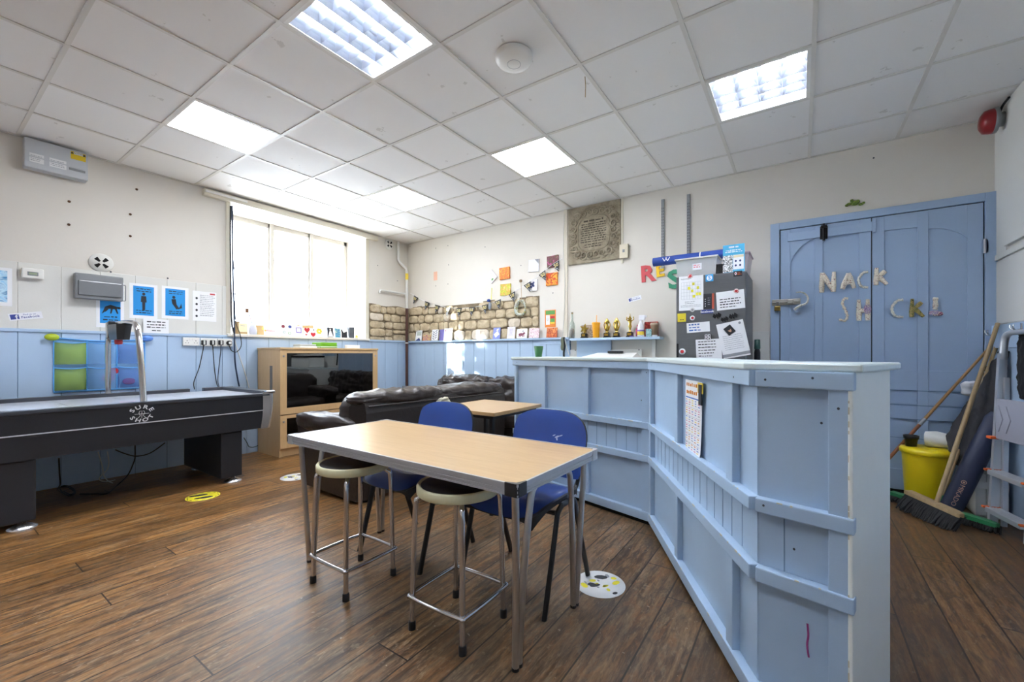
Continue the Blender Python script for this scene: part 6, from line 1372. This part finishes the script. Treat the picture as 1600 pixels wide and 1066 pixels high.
# ================================================================ decorated letters on the double door
CRUST = blotch('speckled_collage_cream', ['6d3a34', 'efe6d2', 'e9dfca', 'f2ead8', 'ece2cf', '8a4a44'], 90, seed=1.); CRUS2 = blotch('collage_green_orange', ['a8542c', '5c6b34', '8a8a4c', 'c4a86a', '46552c'], 60, seed=2.); CRUS3 = blotch('collage_purple', ['5a4496', 'efe6d2', '6d3f8c', 'd8cce0', '8a2f4c'], 60, seed=6.); CRUW = blotch('collage_pale', ['e8e4d8', 'cfc6b4', 'f0ece0', 'a8b0a0'], 40, seed=3.)
GL = {'N': [[(.1, 0), (.12, 1)], [(.12, .98), (.85, .05)], [(.85, .0), (.9, 1)]], 'A': [[(0, 0), (.5, 1)], [(.5, 1), (1, 0)], [(.25, .4), (.75, .4)]], 'C': [[(.95, .97), (.5, .93), (.12, .65), (.08, .38), (.35, .08), (.95, .0)]],
      'K': [[(.1, 0), (.15, 1)], [(.85, .78), (.22, .42)], [(.3, .5), (1, 0)]], 'S': [[(.75, .98), (.45, .98), (.28, .78), (.55, .45), (.68, .22), (.5, .03), (0, .08)]], 'H': [[(.08, 0), (.05, 1)], [(.9, 0), (.88, 1)], [(.1, .45), (.9, .5)]],
      'Z': [[(.85, .8), (.1, .3)], [(.1, .3), (.9, .0)]], '!': [[(.5, .42), (.5, 1)], [(.12, .98), (.9, .98)], [(.45, .3), (.5, .4)]]}
def craft(ch, cx, cy, wp, hp, label, mt, th=.0195, extra=None, rot=0.):
    y = YB - .034; a, b = ony(cx - wp / 2, cy, y), ony(cx + wp / 2, cy, y); c, e = ony(cx, cy - hp / 2, y), ony(cx, cy + hp / 2, y); w, h = b.x - a.x, c.z - e.z
    m = M()
    for st in GL[ch]:
        pts = spl([((p - .5) * w, (q - .5) * h, 0) for p, q in st], 6 if len(st) > 2 else 3); m.tube(pts, [th * (.9 + .2 * math.sin(i * 1.7)) for i in range(len(pts))], mt, 8, flat=.55)
    if extra: extra(m, w, h)
    o = build('door_letter', m); o.matrix_world = frame(((a.x + b.x) / 2, y + .006, (c.z + e.z) / 2), (1, 0, 0), (0, -1, 0)) @ rz2(rot); tag(o, label, 'letter', 'handmade letters on the blue door')
craft('N', 1293.5, 441, 24, 31, 'speckled cream letter N, first of the upper row on the door', CRUST); craft('A', 1325.5, 439, 19, 24, 'speckled letter A in the upper row between N and C', CRUST); craft('C', 1349, 437, 17, 25, 'thin curved letter C of the upper row on the left door leaf', CRUW, .011)
craft('K', 1376.5, 431.5, 19, 27, 'speckled letter K, last of the upper row, on the right leaf', CRUST, .018); craft('S', 1320.5, 484, 19, 36, 'thin curved letter S, first of the lower row on the door', CRUST, .011); craft('H', 1349.5, 484.5, 17, 33, 'speckled letter H with purple patch at the door meeting edge', CRUST, .018, lambda m, w, h: (m.pillow((.0, -.035, .004), (.05, .045, .014), CRUS3, .7, n=5)))
craft('C', 1402.5, 482, 20, 28, 'pale curved letter C of the lower row on the right leaf', CRUW, .011); craft('K', 1433, 481, 21, 29, 'green and orange letter K of the lower row', CRUS2, .015); craft('!', 1462, 479, 11, 24, 'speckled exclamation mark ending the lower row on the door', CRUST, .016, lambda m, w, h: (m.pillow((-.04, -h * .56, -.008), (.022, -h * .26, .012), CRUS3, .8, n=5), m.pillow((-.02, -h * .62, -.006), (.045, -h * .34, .01), blotch('collage_red', ['a8364c', 'e8dcd0', '7c2c54'], 60, seed=8.), .8, n=5)))
y = YB - .05; pts = [Vector(ony(a, b, y)) for a, b in ((1244, 457), (1254, 457), (1262, 464), (1260, 474), (1250, 478), (1241, 484))]; m = M(); m.tube(spl(pts, 5), [.008 + .012 * k / 25 for k in range(26)], CRUW, 9, flat=.6)
tag(build('door_letter', m), 'fallen pale curved letter resting on the door bolt at left', 'letter', 'handmade letters on the blue door')
FRG = blotch('frog_green', ['5f7f2c', '88a83c', '3f5a24', 'a8bc58'], 40, seed=2.); m = M(); r = random.Random(3)
for px, py, w, h in ((1335, 318, 13, 8), (1327, 320, 9, 4), (1345, 320, 9, 4), (1331, 315, 6, 5), (1340, 315.5, 6, 5), (1323, 322, 6, 3), (1349, 318, 5, 3)):
    x, z, ww, hh = sizeB(px, py, w, h); m.pillow((x - ww / 2, YB - .03, z - hh / 2), (x + ww / 2, YB - .002, z + hh / 2), FRG, .8, .004, 20, 6)
tag(build('wall_ornament', m), 'small green frog-like ornament on the wall above the door', 'ornament')
# ================================================================ right wall: bell, hooks, coats
BELL = mat('alarm_red', '8e2226', .3, var=.1); p = onx(1562, 187, 1.19); t = thing('alarm_bell', 'red round fire alarm bell high on the right wall', 'alarm bell', (XR - .028, p.y, p.z)); TT = frame((0, 0, 0), (0, -1, 0), (-1, 0, 0))
m = M(TT); m.lathe([(.085, .055), (.085, .07), (.078, .10), (.05, .118), (0, .123)], BELL, 32); build('gong', m, t); m = M(TT); m.lathe([(.05, 0), (.05, .03), (.088, .034), (.088, .056), (.0, .056)], GREYP, 24); build('base', m, t)
m = M(); m.tube(spl([(-.02, 0, .05), (-.02, -.06, ZC - p.z - .03), (-.015, -.15, ZC - p.z - .02)], 5), .008, CABN, 7); build('lead', m, t)
def hook(px, py, label, xw_):
    p = onx(px, py, xw_); t = thing('coat_hook', label, 'hook', (xw_, p.y, p.z), group='chrome coat hooks'); m = M(); m.box(-.006, -.012, -.03, 0, .012, .03, CHROME, .003); build('plate', m, t)
    for s in (-1, 1): m = M(); m.tube(spl([(-.004, 0, -.01), (-.03, s * .012, -.02), (-.045, s * .025, .0), (-.045, s * .028, .02)], 4), .005, CHROME, 8); build('prong', m, t)
hook(1555, 520, 'chrome double coat hook in the corner beside the door', XR - .035); hook(1597, 512, 'chrome coat hook above the ladder at the right edge', XR - .035)
p = ony(1538, 574, YB - .03); t = thing('coat_hook', 'small dark hook on the door frame behind the broom handles', 'hook', (p.x, YB - .03, p.z)); m = M(); m.box(-.01, -.006, -.03, .01, 0, .03, BOLT, .003); build('plate', m, t); m = M(); m.tube(spl([(0, -.004, 0), (0, -.03, -.015), (0, -.04, .01)], 4), .005, BOLT, 8); build('prong', m, t)
COAT = mat('charcoal_fleece', '3a3a3e', .95, var=.15, bump=.5, bscale=90); COAT2 = mat('black_coat_cloth', '1d1e22', .9, var=.15, bump=.3)
def folds(name, label, cat, chains, mt, vox=.013):
    mm = M()
    for pts, rr in chains:
        P = spl(pts, 5); R = []
        for i in range(len(P)):
            u = i / 5; k = min(int(u), len(rr) - 2); R.append(rr[k] + (rr[k + 1] - rr[k]) * (u - k))
        mm.tube(P, R, mt, 14)
    o = build(name, mm); md = o.modifiers.new('weld', 'REMESH'); md.mode = 'VOXEL'; md.voxel_size = vox; md.use_smooth_shade = True
    sm = o.modifiers.new('soft', 'SMOOTH'); sm.iterations = 3; sm.factor = .6; tx = bpy.data.textures.new('cloth_folds', 'CLOUDS'); tx.noise_scale = .075; dp = o.modifiers.new('folds', 'DISPLACE'); dp.texture = tx; dp.strength = .035; dp.mid_level = .5; dp.texture_coords = 'LOCAL'; return tag(o, label, cat)
q = lambda a, b, y: tuple(ony(a, b, y))
folds('jacket', 'charcoal fleece jacket hanging behind the broom handles, sleeve pointing down', 'jacket', [
    ([q(1569, 548, 4.36), q(1556, 600, 4.36), q(1545, 650, 4.35), q(1528, 695, 4.33), q(1512, 730, 4.31), q(1496, 761, 4.29)], [.025, .045, .055, .055, .04, .016]),
    ([q(1564, 560, 4.40), q(1540, 610, 4.42), q(1516, 650, 4.42), q(1500, 690, 4.40), q(1496, 725, 4.38)], [.025, .04, .06, .075, .035]),
    ([q(1562, 560, 4.40), q(1554, 620, 4.40), q(1546, 680, 4.38)], [.03, .045, .03])], COAT)
m = M(); m.pillow((1.168, 3.98, .86), (1.200, 4.125, 1.31), COAT2, .62, .010, 14, 14, crease=lambda w: -.006 * abs(math.sin(w.y * 60)))
tag(build('coat', m), 'black coat hanging on the hook behind the ladder', 'coat')
# ================================================================ brooms, bin, ladder in the right corner
def V(px, py, z): return Vector(onz(px, py, z))
BRIS = mat('black_bristle', '1b1b1c', .8); GRH = mat('green_plastic_head', '2f7a4e', .4); REDW = wood('red_brown_varnish', '7a4426', '99603a', .4, (18, 18, 3), .2)
def broom(label, A, B, wood_, top, handle_m, foot, hr, blen, lean, seed, socket=None):
    t = thing('broom', label, 'broom', tuple((A + B) / 2 * 1)); t.location.z = 0; o = t.location; ax_ = (B - A); ln = ax_.length; ax_.normalize(); fw = Vector((-ax_.y, ax_.x, 0)) * -1
    if fw.y > 0: fw = -fw
    upv = ax_.cross(fw); upv = upv if upv.z > 0 else -upv
    T = Matrix((ax_, fw, upv)).transposed().to_4x4(); T.translation = (A + B) / 2 - o
    m = M(T); m.prism([(-ln / 2, -.028), (ln / 2 - .05, -.028), (ln / 2, -.008), (ln / 2, .024), (ln / 2 - .012, .03), (-ln / 2, .03)], -.012, .014, wood_); build('head', m, t)
    m = M(); r = random.Random(seed); n = int(ln * 210)
    for k in range(n):
        c = (A + B) / 2 - o + ax_ * (-ln / 2 + ln * (k + .5) / n)
        for w in (-.018, .012):
            p0 = c + fw * w; e = p0 + fw * (lean + r.uniform(-.012, .02)) + ax_ * r.uniform(-.02, .02); e.z = max(.004, (c.z) - blen + r.uniform(-.0, .02)); p0.z -= .008
            m.tube([p0, (p0 + e) / 2 + fw * .006, e], [.007, .008, .005], BRIS, 4)
    build('bristles', m, t)['kind'] = 'stuff'
    m = M(); m.tube([foot - o, foot.lerp(Vector(top), .5) - o, Vector(top) - o], [hr, hr, hr * .92], handle_m, 12); build('handle', m, t)
    if socket: m = M(); m.cyl(foot - o - (Vector(top) - foot).normalized() * .03, foot - o + (Vector(top) - foot).normalized() * .05, hr * 1.5, socket); build('socket', m, t)
    return t
A, B = V(1419, 769, .125), V(1505, 807, .10)
broom('broom with bare wooden head and black bristles in front of the yellow bin', A, B, BROOMH, (1.185, 4.47, ony(1577, 505, 4.47).z), BROOMH, (A + B) / 2 + Vector((.015, .0, .01)), .0145, .12, .075, 3)
A, B = V(1392, 770, .06), V(1561, 822, .05)
broom('wide broom with green plastic head lying behind the wooden one', A, B, GRH, tuple(ony(1556, 543, 4.60)), BROOMH, A.lerp(B, .48) + Vector((.02, .03, .03)), .0125, .055, .03, 5, GRH)
p0, p1 = Vector(ony(1384, 722, 4.50)), Vector(ony(1550.5, 538.5, 4.635)); pm_ = p0.lerp(p1, .36); lo = p0 + (p0 - p1).normalized() * ((p0.z - .012) / (p1 - p0).normalized().z)
t = thing('mop_handle', 'thin two-part pole leaning across the blue door, reddish lower half', 'pole', (0, 0, 0)); m = M(); m.tube([lo, pm_], .0125, REDW, 10); build('lower_pole', m, t); m = M(); m.tube([pm_, p1], [.0115, .009], wood('pale_pole_wood', 'b98f5c', '94693c', .45, (18, 18, 3), .1), 10); build('upper_pole', m, t); m = M(); dd_ = (p1 - p0).normalized(); m.cyl(pm_ - dd_ * .03, pm_ + dd_ * .03, .0145, STEEL); build('ferrule', m, t)
YBIN = mat('yellow_bin_plastic', 'e3c914', .35, var=.04); bx_, by_ = .805, 4.455
t = thing('waste_bin', 'yellow plastic bin with lid in the right corner', 'bin', (bx_, by_, 0)); m = M(); m.lathe([(0, 0), (.118, 0), (.122, .01), (.142, .38), (.146, .40)], YBIN, 40); build('body', m, t)
m = M(); m.lathe([(.15, .385), (.157, .392), (.157, .412), (.148, .428), (.10, .438), (0, .436)], YBIN, 40); build('lid', m, t)
t = thing('black_cup', 'black plastic cup standing on the yellow bin lid', 'cup', (.715, 4.43, .436)); m = M(); m.lathe([(.0, .001), (.034, .001), (.036, .055), (.046, .06), (.048, .085), (.043, .085), (.033, .01), (0, .01)], BLACK, 24); build('body', m, t)
m = M(); PR = mat('crinkled_white_paper', 'd8d8d2', .9, var=.1, bump=.3)
m.tube([(-.055, .02, 0), (.0, .0, .004), (.07, -.025, 0)], [.066, .073, .06], PR, 22, flat=.85, caps=False); m.tube([(-.05, .018, 0), (-.048, .018, 0)], [.055, .05], CRE, 16, flat=.8)
tag(build('paper_roll', m, loc=(.865, 4.47, .495)), 'crumpled white paper roll lying on the yellow bin lid', 'paper roll')
NVY = mat('navy_nylon', '252c46', .55, var=.08, bump=.15); p0, p1 = V(1485, 812, .01) + Vector((0, .05, 0)), Vector((1.135, 4.27, .74)); p0.z = .035
t = thing('cue_bag', 'navy nylon bag with MIKADO lettering leaning between brooms and ladder', 'bag', (0, 0, 0)); m = M(); P = [p0, p0.lerp(p1, .04), p0.lerp(p1, .5), p0.lerp(p1, .95), p1]; m.tube(P, [.052, .06, .062, .055, .04], NVY, 20, flat=.8); build('bag', m, t)
ax_ = (p1 - p0).normalized(); view = (Vector((0, 0, CAMZ)) - p0); nrm = (view - ax_ * view.dot(ax_)).normalized(); m = M(frame(p0.lerp(p1, .20) + nrm * .0610, -ax_, nrm) @ Matrix.Scale(.68, 4)); COPP = mat('copper_print', 'b08a78', .6)
m.text('MIKADO', .02, 0, .052, COPP, .002, wx=1.15); m.tube([(-.125 + .018 * math.cos(a), .018 * math.sin(a), .002) for a in (2 * PI * k / 14 for k in range(14))], .003, COPP, 5, closed=True); m.ell(-.125, 0, .009, .009, .002, COPP, 8); build('lettering', m, t)
WCR = mat('white_crate_paint', 'd3d3cf', .7, var=.08); m = M(); x0, x1, y0, y1 = 1.035, 1.195, 4.31, 4.60
for k in range(3): m.box(x0 + .055 * k, y0, 0, x0 + .05 + .055 * k, y0 + .015, .30, WCR, .002); 
m.box(x0, y0 + .015, 0, x0 + .015, y1, .30, WCR, .002); m.box(x1 - .015, y0 + .015, 0, x1, y1, .30, WCR, .002); m.box(x0, y1 - .015, 0, x1, y1, .3, WCR, .002); m.box(x0, y0, .0, x1, y1, .012, WCR); m.box(x0 - .004, y0 - .008, .2, x1, y0, .25, WCR, .002)
tag(build('crate', m), 'white painted wooden crate on the floor behind the ladder', 'crate')
m = M(); p = Vector(ony(1521, 609, 4.60)); m.pillow((p.x - .07, p.y - .02, p.z - .06), (p.x + .05, p.y + .02, p.z + .06), mat('white_carrier_bag', 'e3e5ea', .5, bump=.3), .75, .02, 14, 10); tag(build('carrier_bag', m), 'white plastic carrier bag hanging behind the broom handles', 'bag')
p = Vector(ony(1515, 640, 4.585)); t = thing('lanyard', 'black strap loop with a white disc hanging below the carrier bag', 'strap', tuple(p)); m = M(); m.tube(spl([(.10, .02, .09), (.0, .0, .05), (-.035, 0, .0), (-.03, 0, -.06), (.02, 0, -.05), (.06, .01, .03)], 5), .010, BLACK, 8, flat=.5); build('strap', m, t); m = M(frame((-.004, -.012, -.01), (1, 0, 0), (0, -1, 0))); m.lathe([(.026, 0), (.026, .004), (0, .004)], FWHT, 18, sx=.7); build('disc', m, t)
# step ladder folded, standing a little askew against the right wall
ORE = mat('orange_plastic_cap', 'd9622a', .45); TRAY = mat('grey_plastic_tray', '9a9ba6', .5, var=.03)
t = thing('step_ladder', 'aluminium step ladder with orange step caps folded against the right wall', 'ladder', (1.06, 4.09, 0), math.radians(12)); WL_, LN = .34, .05
def bar2(a, b, wx, wy, mt, mm):
    a, b = Vector(a), Vector(b); vs = []
    for c in (a, b): vs += [(c.x + sx * wx, c.y + sy * wy, c.z) for sx, sy in ((-1, -1), (1, -1), (1, 1), (-1, 1))]
    mm.add(vs, [(3, 2, 1, 0), (4, 5, 6, 7)] + [(i, (i + 1) % 4, 4 + (i + 1) % 4, 4 + i) for i in range(4)], mt)
for y in (0, -WL_):
    s = -1 if y == 0 else 1; m = M(); bar2((0, y, 0.02), (LN, y, 1.16), .022, .010, ALU, m); bar2((-.022, y + s * .008, 0.02), (LN - .022, y + s * .008, 1.16), .003, .012, ALU, m); build('front_rail', m, t)
    m = M(); bar2((.045, y + s * .022, .02), (.058, y + s * .022, 1.0), .012, .010, ALU, m); build('rear_leg', m, t)
    m = M(); m.box(-.026, y - .014, 0, .026, y + .014, .03, BLACK, .004); build('foot', m, t)
m = M(); m.tube(fillet([(LN, 0, 1.12), (LN + .012, 0, 1.295), (LN + .012, -WL_, 1.295), (LN, -WL_, 1.12)], .07, 8), .021, ALU, 12, flat=.8); build('hand_loop', m, t)
for z in (.135, .385):
    m = M(); x = LN * z / 1.16; m.box(x - .05, -WL_ + .012, z - .03, x + .03, -.012, z, ALU, .003)
    for k in range(5): m.box(x - .047 + .016 * k, -WL_ + .014, z, x - .038 + .016 * k, -.014, z + .002, ALU)
    st_ = build('step', m, t)
    for y in (0, -WL_): m = M(); m.box(x - .058, y - .014, z - .008, x + .032, y + .012, z + .005, ORE, .004); build('end_cap', m, st_)
m = M(); m.box(-.008, -WL_ + .02, .60, .014, -.045, .865, TRAY, .006)
for k in range(2): m.tube([(-.009, -.075 - .07 * k, .65), (-.009, -.115 - .07 * k, .735), (-.009, -.075 - .07 * k, .82)], .004, TRAY, 5)
build('tray', m, t); m = M(); m.box(-.035, -.05, .595, .01, -.005, .612, ORE, .003); build('tray_clip', m, t)
# ================================================================ camera, daylight, look
cam = bpy.data.cameras.new('camera'); co = bpy.data.objects.new('camera', cam); COL.objects.link(co)
cam.sensor_width = 36; cam.lens = 36 * FOC / 1600; cam.clip_start = .02
cam.shift_x = (800 - PCX) / 1600; cam.shift_y = (PCY - 533) / 1600
co.location = (0, 0, CAMZ); co.rotation_euler = (PI / 2, 0, YAW)
SC.camera = co
w = bpy.data.worlds.new('sky'); SC.world = w; w.use_nodes = True
nt = w.node_tree; nt.nodes.clear()
bg = nt.nodes.new('ShaderNodeBackground'); bg.inputs[0].default_value = lin('f2f6ff'); bg.inputs[1].default_value = SKY
ow = nt.nodes.new('ShaderNodeOutputWorld'); nt.links.new(bg.outputs[0], ow.inputs[0])
sl = bpy.data.lights.new('sun', 'SUN'); so = bpy.data.objects.new('sun', sl); COL.objects.link(so)
sl.energy = SUN; sl.angle = .009; sl.color = (1, .95, .86)
so.rotation_euler = Vector(SUNDIR).to_track_quat('-Z', 'Y').to_euler(); so.location = (-9, -3, 6)
vs = SC.view_settings; vs.view_transform = 'Standard'; vs.look = 'None'; vs.gamma = 1; vs.use_curve_mapping = False; vs.exposure = EXPO
SC.cycles.use_denoising = True; SC.cycles.max_bounces = 10; SC.cycles.transparent_max_bounces = 12; SC.cycles.diffuse_bounces = 6
SC.cycles.sample_clamp_indirect = 8
